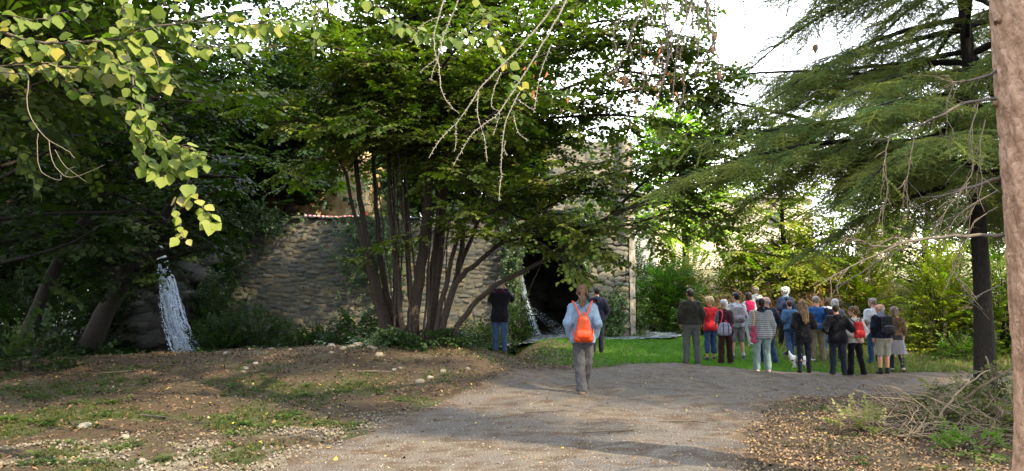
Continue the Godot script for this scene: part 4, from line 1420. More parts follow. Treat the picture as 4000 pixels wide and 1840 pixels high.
func hanging_twigs():
	var a := thing("dead_bough", "pale lichened dead twigs hanging at the top centre in front of the hazel", "dead bough")
	for t in [
		[[Vector3(-0.40, 3.58, -4.60), Vector3(-0.43, 3.43, -4.60), Vector3(-0.49, 3.24, -4.60), Vector3(-0.49, 3.11, -4.60), Vector3(-0.46, 2.98, -4.60), Vector3(-0.45, 2.87, -4.60), Vector3(-0.41, 2.77, -4.60), Vector3(-0.33, 2.69, -4.60)], 0.010],
		[[Vector3(-0.45, 3.17, -4.60), Vector3(-0.47, 3.04, -4.60), Vector3(-0.50, 2.96, -4.60), Vector3(-0.51, 2.90, -4.60)], 0.005],
		[[Vector3(-0.34, 3.43, -4.60), Vector3(-0.44, 3.17, -4.60), Vector3(-0.47, 3.06, -4.60), Vector3(-0.58, 2.96, -4.60)], 0.006],
		[[Vector3(-0.45, 3.32, -4.60), Vector3(-0.56, 3.27, -4.60), Vector3(-0.64, 3.15, -4.60)], 0.005],
		[[Vector3(0.37, 3.68, -4.70), Vector3(0.26, 3.41, -4.70), Vector3(0.10, 3.21, -4.70), Vector3(-0.03, 3.07, -4.70), Vector3(-0.19, 2.90, -4.70), Vector3(-0.28, 2.76, -4.70), Vector3(-0.36, 2.65, -4.70), Vector3(-0.45, 2.56, -4.70), Vector3(-0.53, 2.43, -4.70)], 0.013],
		[[Vector3(-0.22, 2.86, -4.70), Vector3(-0.22, 2.70, -4.70), Vector3(-0.18, 2.57, -4.70), Vector3(-0.16, 2.41, -4.70)], 0.006],
		[[Vector3(-0.07, 2.99, -4.70), Vector3(-0.12, 2.86, -4.70), Vector3(-0.13, 2.76, -4.70), Vector3(-0.08, 2.72, -4.70), Vector3(-0.12, 2.58, -4.70)], 0.005],
		[[Vector3(-0.36, 2.65, -4.70), Vector3(-0.36, 2.52, -4.70), Vector3(-0.37, 2.47, -4.70)], 0.004],
		[[Vector3(0.41, 3.58, -4.60), Vector3(0.34, 3.41, -4.60), Vector3(0.23, 3.20, -4.60), Vector3(0.08, 2.95, -4.60), Vector3(-0.02, 2.79, -4.60), Vector3(-0.11, 2.67, -4.60), Vector3(-0.24, 2.57, -4.60), Vector3(-0.37, 2.36, -4.60)], 0.012],
		[[Vector3(0.05, 2.83, -4.60), Vector3(-0.03, 2.67, -4.60), Vector3(-0.06, 2.50, -4.60), Vector3(-0.07, 2.30, -4.60), Vector3(-0.08, 2.14, -4.60)], 0.007],
		[[Vector3(0.01, 2.68, -4.60), Vector3(0.04, 2.57, -4.60), Vector3(0.10, 2.52, -4.60)], 0.004],
		[[Vector3(0.04, 2.78, -4.60), Vector3(0.15, 2.70, -4.60)], 0.004],
		[[Vector3(0.25, 3.14, -4.60), Vector3(0.18, 2.95, -4.60), Vector3(0.14, 2.72, -4.60)], 0.005],
		[[Vector3(-0.04, 2.52, -4.60), Vector3(-0.05, 2.47, -4.60), Vector3(-0.03, 2.43, -4.60)], 0.003]]:
		bare(a, "twig", t[0], t[1] * 0.5, 0.0018, M.lichen, 0.011, 0.013)
	var b := thing("dead_bough", "darker dead cedar twigs with cones hanging at the top right of centre", "dead bough")
	for t in [
		[[Vector3(1.16, 4.20, -6.00), Vector3(1.11, 4.00, -6.00), Vector3(1.02, 3.80, -6.00), Vector3(0.97, 3.67, -6.00), Vector3(0.99, 3.50, -6.00), Vector3(0.98, 3.34, -6.00)], 0.011],
		[[Vector3(1.20, 4.13, -6.00), Vector3(1.28, 3.75, -6.00), Vector3(1.28, 3.50, -6.00), Vector3(1.15, 3.02, -6.00)], 0.008],
		[[Vector3(1.53, 4.13, -6.00), Vector3(1.48, 3.95, -6.00), Vector3(1.36, 3.59, -6.00), Vector3(1.31, 3.02, -6.00)], 0.008],
		[[Vector3(1.29, 4.13, -6.00), Vector3(1.30, 3.79, -6.00), Vector3(1.32, 3.49, -6.00)], 0.006],
		[[Vector3(1.49, 3.99, -5.60), Vector3(1.50, 3.83, -5.60), Vector3(1.52, 3.63, -5.60), Vector3(1.55, 3.51, -5.60), Vector3(1.50, 3.41, -5.60), Vector3(1.41, 3.27, -5.60)], 0.016],
		[[Vector3(1.55, 3.49, -5.60), Vector3(1.58, 3.39, -5.60), Vector3(1.61, 3.29, -5.60)], 0.007],
		[[Vector3(1.56, 4.13, -6.00), Vector3(1.54, 3.86, -6.00), Vector3(1.55, 3.73, -6.00)], 0.007],
		[[Vector3(1.46, 4.13, -6.00), Vector3(1.35, 3.79, -6.00), Vector3(1.25, 3.59, -6.00), Vector3(1.15, 3.39, -6.00)], 0.005],
		[[Vector3(1.23, 4.10, -6.00), Vector3(1.16, 3.79, -6.00), Vector3(1.24, 3.63, -6.00), Vector3(1.22, 3.32, -6.00)], 0.004],
		[[Vector3(1.63, 4.05, -5.80), Vector3(1.62, 3.78, -5.80), Vector3(1.64, 3.62, -5.80)], 0.006],
		[[Vector3(0.99, 3.72, -5.80), Vector3(0.86, 3.39, -5.80), Vector3(0.76, 3.30, -5.80)], 0.004],
		[[Vector3(1.28, 4.05, -5.80), Vector3(1.22, 3.72, -5.80), Vector3(1.25, 3.46, -5.80), Vector3(1.17, 3.17, -5.80)], 0.007],
		[[Vector3(1.05, 4.09, -5.90), Vector3(1.11, 3.79, -5.90), Vector3(1.04, 3.56, -5.90), Vector3(1.07, 3.29, -5.90), Vector3(1.00, 3.10, -5.90)], 0.007],
		[[Vector3(1.40, 4.09, -5.90), Vector3(1.42, 3.76, -5.90), Vector3(1.36, 3.46, -5.90), Vector3(1.39, 3.20, -5.90), Vector3(1.33, 3.03, -5.90)], 0.006],
		[[Vector3(1.43, 4.00, -5.70), Vector3(1.42, 3.68, -5.70), Vector3(1.46, 3.46, -5.70), Vector3(1.43, 3.24, -5.70)], 0.006],
		[[Vector3(0.96, 4.13, -6.00), Vector3(0.93, 3.90, -6.00), Vector3(0.84, 3.73, -6.00), Vector3(0.86, 3.56, -6.00)], 0.006],
		[[Vector3(1.95, 4.22, -6.20), Vector3(1.99, 3.94, -6.20), Vector3(1.96, 3.69, -6.20)], 0.005],
		[[Vector3(2.89, 4.31, -6.40), Vector3(2.86, 3.91, -6.40), Vector3(2.91, 3.66, -6.40)], 0.005],
		[[Vector3(2.51, 4.35, -6.50), Vector3(2.45, 3.98, -6.50), Vector3(2.42, 3.65, -6.50), Vector3(2.38, 3.40, -6.50)], 0.004],
		[[Vector3(2.80, 4.35, -6.50), Vector3(2.75, 3.98, -6.50), Vector3(2.70, 3.62, -6.50)], 0.005]]:
		bare(b, "twig", t[0], t[1] * 1.0, 0.0034, M.deadwood, 0.014, 0.022)
	pine_cone(b, Vector3(0.93, 3.35, -6.00), 0.09)
	pine_cone(b, Vector3(1.56, 3.56, -5.60), 0.055)
	pine_cone(b, Vector3(1.54, 3.46, -5.60), 0.05)
	pine_cone(b, Vector3(1.59, 3.26, -5.60), 0.06)
	pine_cone(b, Vector3(2.71, 3.79, -6.50), 0.07)
	var wl := []
	for i in 46:
		var q: Vector3 = [Vector3(1.05, 3.39, -6.00), Vector3(1.31, 3.29, -6.00), Vector3(1.22, 3.49, -6.00), Vector3(0.22, 3.00, -5.00)][i % 4]
		wl.append(Transform3D(look(Vector3(rf(-1, 1), -1.6, rf(-1, 1)), Vector3.BACK + rv()) * Basis.from_scale(Vector3(0.6, 1, 1) * rf(0.03, 0.05)), q + rv() * Vector3(0.2, 0.22, 0.2)))
	var o := many(b, "withered_leaves", K.flake0, wl, wl.map(func(_t): return tone(Color(0.25, 0.08, 0.025), Color(0.16, 0.07, 0.03))))
	o.material_override = M.flake


func front_cedar():
	var o := thing("big_cedar", "big pinkish-brown cedar trunk with dead limbs at the right edge", "cedar tree", at(4.15, 5.6, -0.1))
	var tk := Mb.new()
	var n := 190
	var sides := 72
	for i in n + 1:
		var y := 9.0 * i / n
		var r := lerpf(0.335, 0.27, clampf(y / 5.0, 0, 1)) + 0.12 * exp(-y * 2.2)
		var ce := Vector3(-0.025 * y, y, -0.01 * y)
		for k in sides:
			var a := TAU * k / sides
			var u := Vector3(cos(a), 0, sin(a))
			var rr := r * (1.0 + 0.035 * nz.get_noise_3d(u.x * 2.0, y * 0.9, u.z * 2.0) + 0.02 * nz.get_noise_3d(u.x * 6.0, y * 3.0, u.z * 6.0) - 0.06 * ss(0.16, 0.0, absf(nz.get_noise_3d(u.x * 4.5 + 5.0, y * 2.2, u.z * 4.5))) + 0.012 * nz.get_noise_3d(u.x * 16.0, y * 9.0, u.z * 16.0))
			tk.vert(ce + u * rr, u)
	for i in n + 1:
		for k in sides:
			var pu: Vector3 = tk.v[mini(i + 1, n) * sides + k] - tk.v[maxi(i - 1, 0) * sides + k]
			var pv: Vector3 = tk.v[i * sides + (k + 1) % sides] - tk.v[i * sides + (k + sides - 1) % sides]
			var nn := pu.cross(pv).normalized()
			tk.n[i * sides + k] = nn if nn.dot(tk.n[i * sides + k]) > 0.0 else -nn
	for i in n:
		for k in sides:
			var p := i * sides + k
			var q := i * sides + (k + 1) % sides
			tk.tri(p, q, q + sides)
			tk.tri(p, q + sides, p + sides)
	part(o, "trunk", tk, M.cedarbark)
	for i in 26:   # old branch scars
		var a := rf(0.4, 3.6)
		var y := rf(0.6, 5.0)
		var u := Vector3(-cos(a - 0.9), 0, sin(a - 0.9))
		var kb := Mb.new()
		var c := Vector3(-0.025 * y, y, -0.01 * y)
		kb.tube([c + u * 0.24, c + u * 0.292, c + u * rf(0.30, 0.325)], [0.06, rf(0.03, 0.045), 0.012], 8, Color.WHITE, 0.3)
		part(o, "knot", kb, M.cedarbark)
	for l in [
		[[Vector3(3.77, 2.02, -5.70), Vector3(3.42, 2.00, -5.60), Vector3(3.07, 1.98, -5.50), Vector3(2.81, 1.92, -5.40), Vector3(2.52, 1.82, -5.30), Vector3(2.14, 1.63, -5.20)], 0.019],
		[[Vector3(2.86, 1.93, -5.50), Vector3(2.71, 1.91, -5.50), Vector3(2.58, 1.96, -5.50), Vector3(2.45, 1.98, -5.50)], 0.009],
		[[Vector3(3.07, 1.98, -5.50), Vector3(2.80, 1.86, -5.50), Vector3(2.56, 1.71, -5.50), Vector3(2.38, 1.62, -5.50)], 0.007],
		[[Vector3(3.03, 1.97, -5.60), Vector3(2.88, 1.98, -5.60), Vector3(2.70, 1.91, -5.60)], 0.006],
		[[Vector3(3.84, 3.34, -5.70), Vector3(3.67, 3.25, -5.70), Vector3(3.51, 3.22, -5.70), Vector3(3.33, 3.24, -5.70)], 0.02],
		[[Vector3(3.83, 2.47, -5.80), Vector3(3.63, 2.41, -5.80), Vector3(3.40, 2.34, -5.80), Vector3(3.37, 2.36, -6.20)], 0.022],
		[[Vector3(3.77, 3.08, -5.70), Vector3(3.53, 3.05, -5.70), Vector3(3.28, 2.92, -5.70), Vector3(3.22, 2.89, -6.00), Vector3(3.06, 2.84, -6.20)], 0.018],
		[[Vector3(3.47, 2.41, -5.60), Vector3(3.35, 2.28, -5.60), Vector3(3.22, 2.10, -5.60), Vector3(3.15, 1.98, -5.60)], 0.006],
		[[Vector3(3.68, 2.35, -5.60), Vector3(3.46, 2.22, -5.60), Vector3(3.34, 2.13, -5.60), Vector3(3.27, 1.98, -5.60)], 0.007],
		[[Vector3(3.67, 2.22, -5.60), Vector3(3.49, 2.10, -5.60), Vector3(3.39, 1.92, -5.60), Vector3(3.32, 1.74, -5.60), Vector3(3.40, 1.59, -5.60)], 0.006],
		[[Vector3(3.72, 1.63, -5.70), Vector3(3.58, 1.57, -5.70), Vector3(3.49, 1.50, -5.70)], 0.008],
		[[Vector3(2.83, 2.75, -5.50), Vector3(2.78, 2.57, -5.50), Vector3(2.79, 2.36, -5.50), Vector3(2.74, 2.18, -5.50)], 0.006],
		[[Vector3(3.01, 2.78, -5.50), Vector3(2.96, 2.51, -5.50), Vector3(2.92, 2.36, -5.50), Vector3(2.96, 2.21, -5.50)], 0.005],
		[[Vector3(3.55, 2.87, -5.50), Vector3(3.49, 2.60, -5.50), Vector3(3.50, 2.36, -5.50), Vector3(3.40, 2.15, -5.50)], 0.005],
		[[Vector3(3.50, 2.99, -5.50), Vector3(3.43, 2.75, -5.50), Vector3(3.45, 2.51, -5.50), Vector3(3.35, 2.36, -5.50)], 0.005],
		[[Vector3(3.33, 3.15, -5.50), Vector3(3.26, 2.93, -5.50), Vector3(3.31, 2.75, -5.50)], 0.004]]:
		var loc := []
		for p in smooth_line(l[0], 3):
			loc.append(p - o.position)
		var mb := Mb.new()
		for k in range(1, loc.size()):
			loc[k] += rv() * 0.008
		mb.tube(loc, taper(loc.size(), l[1] * 0.8, 0.0025), 7, Color.WHITE, 0.12)
		for k in range(2, loc.size()):
			for j in 2:
				if rng.randf() < 0.7:
					var tw := curve_out(loc[k], (loc[k] - loc[k - 1]).normalized() + rv() * 0.9, rf(0.08, 0.3), -0.5, 4, 0.25)
					mb.tube(tw, taper(5, 0.0035, 0.0015), 3, Color.WHITE, 0.0, false)
		part(o, "dead_branch", mb, M.deadwood)
	# the live crown begins above the picture
	var bm := Mb.new()
	var out := []
	for i in 4:
		var y := rf(5.2, 6.6)
		var dir := Vector3(rf(0.3, 1.2), 0.12, rf(0.1, 1.2)).normalized()
		var pts := curve_out(Vector3(-0.15, y, -0.06), dir, rf(1.5, 2.4), -0.25, 8, 0.06)
		bm.tube(pts, taper(9, 0.05, 0.01), 6, Color.WHITE, 0.1, false)
		for k in 60:
			var f := rf(0.8, 7.9)
			var q: Vector3 = pts[int(f)].lerp(pts[int(f) + 1], f - int(f)) + rv() * Vector3(0.45, 0.1, 0.45)
			out.append(Transform3D(look(Vector3(dir.x + rf(-0.9, 0.9), rf(-0.4, 0.1), dir.z + rf(-0.9, 0.9)), Vector3.UP) * Basis.from_scale(Vector3.ONE * rf(1.0, 1.5)), q))
	for i in 26:
		var y := lerpf(7.6, 15.5, i / 26.0)
		var az := i * 2.4
		var dir := (Vector3(cos(az), 0.15, sin(az)) + Vector3(-0.25, 0, -0.55)).normalized()
		var ln := lerpf(6.2, 2.0, i / 26.0) * rf(0.7, 1.05)
		var pts := curve_out(Vector3(-0.17, y, -0.07), dir, ln, -0.25, 8, 0.06)
		bm.tube(pts, taper(9, 0.08, 0.01), 6, Color.WHITE, 0.1, false)
		for k in 70:
			var f := rf(1.2, 7.9)
			var q: Vector3 = pts[int(f)].lerp(pts[int(f) + 1], f - int(f)) + rv() * Vector3(0.7, 0.12, 0.7) * (1.1 - f / 9.0)
			out.append(Transform3D(look(Vector3(dir.x + rf(-0.9, 0.9), rf(-0.4, 0.1), dir.z + rf(-0.9, 0.9)), Vector3.UP) * Basis.from_scale(Vector3.ONE * rf(1.3, 2.0)), q))
	part(o, "boughs", bm, M.cedarbark).set_meta("kind", "stuff")
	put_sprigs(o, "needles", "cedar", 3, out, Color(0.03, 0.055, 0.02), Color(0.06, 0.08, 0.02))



# ---------------------------------------------------------------- shrubs, ivy, brambles
func bush(called: String, label: String, cat: String, x: float, d: float, r: Vector3, n: int, key: String, sc: float, a: Color, b: Color, group := "", lift := 0.0) -> Node3D:
	var o := thing(called, label, cat, at(x, d, lift), 0, group)
	var out := []
	var st := Mb.new()
	for i in maxi(6, n / 45):
		var az := rf(0, TAU)
		var e := Vector3(cos(az) * r.x * rf(0.2, 0.85), r.y * rf(0.5, 0.95), sin(az) * r.z * rf(0.2, 0.85))
		st.tube([Vector3(e.x * 0.15, -0.15, e.z * 0.15), Vector3(e.x * 0.45, e.y * 0.6, e.z * 0.45), e], [0.016, 0.011, 0.004], 4, Color.WHITE, 0.0, false)
	for i in n:
		var az := rf(0, TAU)
		var el := asin(rf(-0.25, 1.0))
		var u := Vector3(cos(az) * cos(el), sin(el), sin(az) * cos(el))
		var bulge := 0.78 + 0.5 * nz.get_noise_3d(u.x * 1.3 + x, u.y * 1.3 + d, u.z * 1.3)
		var p := u * r * bulge * pow(rng.randf(), 0.28)
		p.y = maxf(p.y, 0.0) * 1.0 + 0.04
		var dir := (u + rv() * 0.6 + Vector3(0, 0.1, 0)).normalized()
		out.append(Transform3D(look(dir, (Vector3.UP + u * 0.4 + rv() * 0.35).normalized()) * Basis.from_scale(Vector3.ONE * sc * rf(0.65, 1.2)), p))
	part(o, "stems", st, M.darkbark).set_meta("kind", "stuff")
	put_sprigs(o, "leaves", key, 3, out, a, b, 0.35)
	return o


func ivy_on(label: String, ce: Vector3, half: Vector3, n: int, nrm := Vector3.BACK, a := Color(0.018, 0.04, 0.013), b := Color(0.04, 0.07, 0.02), sc := 1.0):
	var o := thing("wall_ivy", label, "ivy", ce, 0, "ivy on the old masonry")
	var out := []
	for i in n:
		var q := Vector3(rng.randfn() * 0.5, rng.randfn() * 0.5, rng.randf())
		var p := Vector3(q.x * half.x, q.y * half.y, 0)
		if absf(nrm.x) > 0.5:
			p = Vector3(0, q.y * half.y, q.x * half.z)
		p += nrm * q.z * (half.z if absf(nrm.z) > 0.5 else half.x)
		out.append(Transform3D(look((Vector3(rf(-0.8, 0.8), rf(-1.2, 0.4), rf(-0.5, 0.5)) + nrm * 0.4), (nrm + Vector3(0, 0.6, 0) + rv() * 0.4).normalized()) * Basis.from_scale(Vector3.ONE * sc * rf(0.6, 1.1)), p))
	put_sprigs(o, "leaves", "ivy", 3, out, a, b)
	var st := Mb.new()
	for i in 5:
		var x0 := rf(-0.7, 0.7) * half.x
		st.tube(curve_out(Vector3(x0, -half.y * 0.9, 0.0) if absf(nrm.z) > 0.5 else Vector3(0, -half.y * 0.9, x0), Vector3(rf(-0.3, 0.3), 1, 0), half.y * 1.5, 0.0, 6, 0.1), taper(7, 0.014, 0.004), 4, Color.WHITE, 0.0, false)
	part(o, "stems", st, M.darkbark)


func undergrowth():
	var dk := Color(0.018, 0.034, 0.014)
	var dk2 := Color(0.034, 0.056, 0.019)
	var sh := "shrubs below the stone wall"
	for s in [
		[-8.1, 20.9, Vector3(0.8, 1.4, 0.8), 360, "oval", "dark shrub at the right foot of the broad waterfall"],
		[-7.2, 21.4, Vector3(1.3, 1.7, 0.9), 520, "ash", "feathery dark shrub below the left half of the stone wall"],
		[-5.5, 20.6, Vector3(1.4, 1.6, 0.9), 600, "ash", "wide feathery shrub below the middle of the stone wall"],
		[-4.0, 19.6, Vector3(1.1, 1.9, 0.9), 480, "oval", "tall dark shrub left of the hazel stems"],
		[-0.9, 22.6, Vector3(0.9, 1.5, 0.7), 360, "oval", "shrub between the hazel and the thin waterfall"],
		[0.1, 23.6, Vector3(0.45, 1.9, 0.5), 260, "oval", "narrow shrub at the left bank of the thin waterfall"]]:
		bush("shrub", s[5], "shrub", s[0], s[1], s[2], s[3], s[4], 1.1, dk, dk2, sh)
	var wd := "undergrowth of the dark wood at left"
	for s in [
		[-12.0, 18.6, Vector3(1.5, 2.2, 1.2), 520, "oval", "dark thicket between the two leaning trunks"],
		[-10.2, 16.6, Vector3(1.2, 1.1, 0.8), 360, "ivy", "low ivy thicket at the foot of the leaning trunks"],
		[-13.4, 15.0, Vector3(1.6, 2.6, 1.2), 520, "oval", "tall dark thicket at the left edge of the picture"],
		[-10.6, 13.3, Vector3(1.2, 0.8, 0.8), 300, "ivy", "ivy mound beside the verge at far left"],
		[-14.0, 23.0, Vector3(2.4, 4.2, 1.5), 700, "oval", "tall dark thicket left of the broad waterfall"],
		[-9.0, 22.3, Vector3(0.6, 2.7, 0.6), 420, "oval", "dark leafy curtain along the right side of the broad waterfall"],
		[-11.9, 22.2, Vector3(0.8, 2.8, 0.8), 420, "oval", "dark leafy curtain along the left side of the broad waterfall"]]:
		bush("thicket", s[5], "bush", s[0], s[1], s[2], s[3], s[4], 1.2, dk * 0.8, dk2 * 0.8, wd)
	var hz2 := bush("understory_bush", "low hazel bush under the trees at left", "bush", -7.9, 12.2, Vector3(0.7, 0.9, 0.6), 110, "hazel", 0.8, dk, dk2)
	hz2.rotation.y = 0.4
	# ivy and climbers on the masonry
	ivy_on("ivy on the left end of the stone wall", Vector3(-9.6, 2.2, -24.85), Vector3(0.9, 2.6, 0.4), 420)
	ivy_on("ivy trailing over the wall top below the ochre house", Vector3(-8.6, 4.1, -24.8), Vector3(1.2, 0.6, 0.4), 240)
	ivy_on("ivy falling down the wall just left of the hazel stems", Vector3(-4.6, 3.2, -24.8), Vector3(1.4, 1.7, 0.4), 480)
	ivy_on("ivy on the wall end beside the thin waterfall", Vector3(0.0, 2.4, -24.9), Vector3(0.35, 2.2, 0.3), 260)
	ivy_on("thick ivy hanging from the beam over the dark hollow", Vector3(2.2, 3.7, -24.7), Vector3(0.75, 1.0, 0.4), 420, Vector3.BACK, Color(0.025, 0.05, 0.016), Color(0.05, 0.08, 0.022))
	ivy_on("ivy climbing the foot of the tower", Vector3(3.3, 0.95, -24.5), Vector3(0.32, 0.85, 0.3), 220, Vector3.BACK, Color(0.03, 0.06, 0.018), Color(0.055, 0.09, 0.025))
	ivy_on("ivy on the right corner of the tower base", Vector3(4.1, 0.6, -24.8), Vector3(0.2, 0.7, 0.4), 110, Vector3.RIGHT, Color(0.03, 0.06, 0.018), Color(0.06, 0.09, 0.025))
	ivy_on("ivy on the mill wall behind the hazel branches", Vector3(1.0, 5.3, -28.4), Vector3(1.2, 1.2, 0.4), 380)
	# by the stream and along the bank at right
	bush("elder_shrub", "bright green leafy shrub beside the stream right of the tower", "shrub", 5.35, 26.2, Vector3(1.15, 3.0, 1.0), 900, "ash", 1.25, Color(0.055, 0.115, 0.02), Color(0.085, 0.15, 0.03))
	bush("elder_shrub", "low green shrub leaning over the stream, in front of the tall bright one", "shrub", 6.1, 25.0, Vector3(0.8, 1.3, 0.7), 330, "ash", 1.0, Color(0.05, 0.10, 0.02), Color(0.07, 0.13, 0.03))
	bush("willow_shrub", "grey-green feathery shrub behind the tower's right side", "shrub", 4.9, 29.0, Vector3(0.8, 3.6, 0.8), 420, "ash", 1.2, Color(0.05, 0.08, 0.03), Color(0.08, 0.11, 0.05))
	var hg := "brambles along the bank"
	for s in [
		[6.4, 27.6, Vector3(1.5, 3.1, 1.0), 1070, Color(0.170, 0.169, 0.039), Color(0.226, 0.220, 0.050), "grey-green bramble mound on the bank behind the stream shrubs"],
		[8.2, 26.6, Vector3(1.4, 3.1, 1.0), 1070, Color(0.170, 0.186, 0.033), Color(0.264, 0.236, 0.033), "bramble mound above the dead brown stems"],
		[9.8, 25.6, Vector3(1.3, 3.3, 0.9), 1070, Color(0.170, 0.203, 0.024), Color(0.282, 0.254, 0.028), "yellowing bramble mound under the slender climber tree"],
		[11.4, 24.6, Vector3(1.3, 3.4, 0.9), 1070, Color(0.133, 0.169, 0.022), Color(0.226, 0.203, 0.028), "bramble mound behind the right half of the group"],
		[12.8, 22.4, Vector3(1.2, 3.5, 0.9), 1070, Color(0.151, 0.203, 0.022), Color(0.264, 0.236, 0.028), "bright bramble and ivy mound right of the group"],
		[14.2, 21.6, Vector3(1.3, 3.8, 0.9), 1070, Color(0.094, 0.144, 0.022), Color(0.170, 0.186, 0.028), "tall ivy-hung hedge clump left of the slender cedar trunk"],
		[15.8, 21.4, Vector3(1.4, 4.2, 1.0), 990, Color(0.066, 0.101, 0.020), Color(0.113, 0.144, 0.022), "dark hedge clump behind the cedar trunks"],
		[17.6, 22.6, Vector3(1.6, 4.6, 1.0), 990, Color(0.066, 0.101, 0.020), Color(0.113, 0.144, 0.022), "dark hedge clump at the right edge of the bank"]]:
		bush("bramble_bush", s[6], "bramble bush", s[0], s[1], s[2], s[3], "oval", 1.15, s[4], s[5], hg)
	for s in [[10.6, 22.9, 0.45, 200, "low leafy weeds at the bank foot behind the man in the white tee"], [8.4, 24.2, 0.5, 200, "low green weeds at the bank foot behind the middle of the group"], [12.6, 20.9, 0.5, 240, "low leafy weeds below the bright bramble mound"]]:
		bush("weed_clump", s[4], "weeds", s[0], s[1], Vector3(1.1, s[2], 0.5), s[3], "oval", 0.9, Color(0.07, 0.12, 0.02), Color(0.11, 0.15, 0.03))
	var yl := bush("yellow_climber", "yellow autumn climber leaves hanging by the slender tree", "climber", 9.75, 24.3, Vector3(0.55, 0.6, 0.4), 130, "oval", 1.15, Color(0.30, 0.26, 0.02), Color(0.36, 0.28, 0.015), "", 1.6)
	yl.rotation.y = 0.3
	# dead brown bramble stems on the bank
	var ds := thing("dead_brambles", "tangle of dead brown bramble stems on the bank behind the group", "dead brambles")
	var mb := Mb.new()
	for i in 950:
		var x := rf(6.5, 10.2)
		var d := 24.7 - 0.22 * (x - 6.0) + rf(-0.3, 0.5)
		var p := at(x, d, rf(-0.05, 1.1))
		mb.tint = Color.WHITE * rf(0.6, 1.3)
		mb.tube(curve_out(p, Vector3(rf(-0.8, 0.8), rf(0.3, 1.6), rf(0.0, 1.0)), rf(0.4, 1.1), rf(-2.2, -0.8), 5, 0.2), taper(6, 0.009, 0.004), 3, Color.WHITE, 0.0, false)
	part(ds, "stems", mb, mat(Color(0.20, 0.125, 0.066), 0.9)).set_meta("kind", "stuff")
	# a heap of dark cut twigs by the stream bed
	var hp := thing("twig_heap", "dark heap of twigs in the hollow right of the broad waterfall", "twig heap", at(-6.3, 18.3))
	var hb := Mb.new()
	for i in 380:
		var a := rf(0, TAU)
		var rr := sqrt(rng.randf())
		var p := Vector3(cos(a) * rr * 1.5, 0.65 * (1.0 - rr * rr) * rng.randf(), sin(a) * rr * 0.8)
		hb.tube(curve_out(p, Vector3(rf(-1, 1), rf(-0.1, 0.4), rf(-1, 1)), rf(0.4, 0.9), 0.0, 3, 0.2), taper(4, 0.012, 0.004), 3, Color.WHITE, 0.0, false)
	part(hp, "twigs", hb, M.darkbark)
	brush_pile()


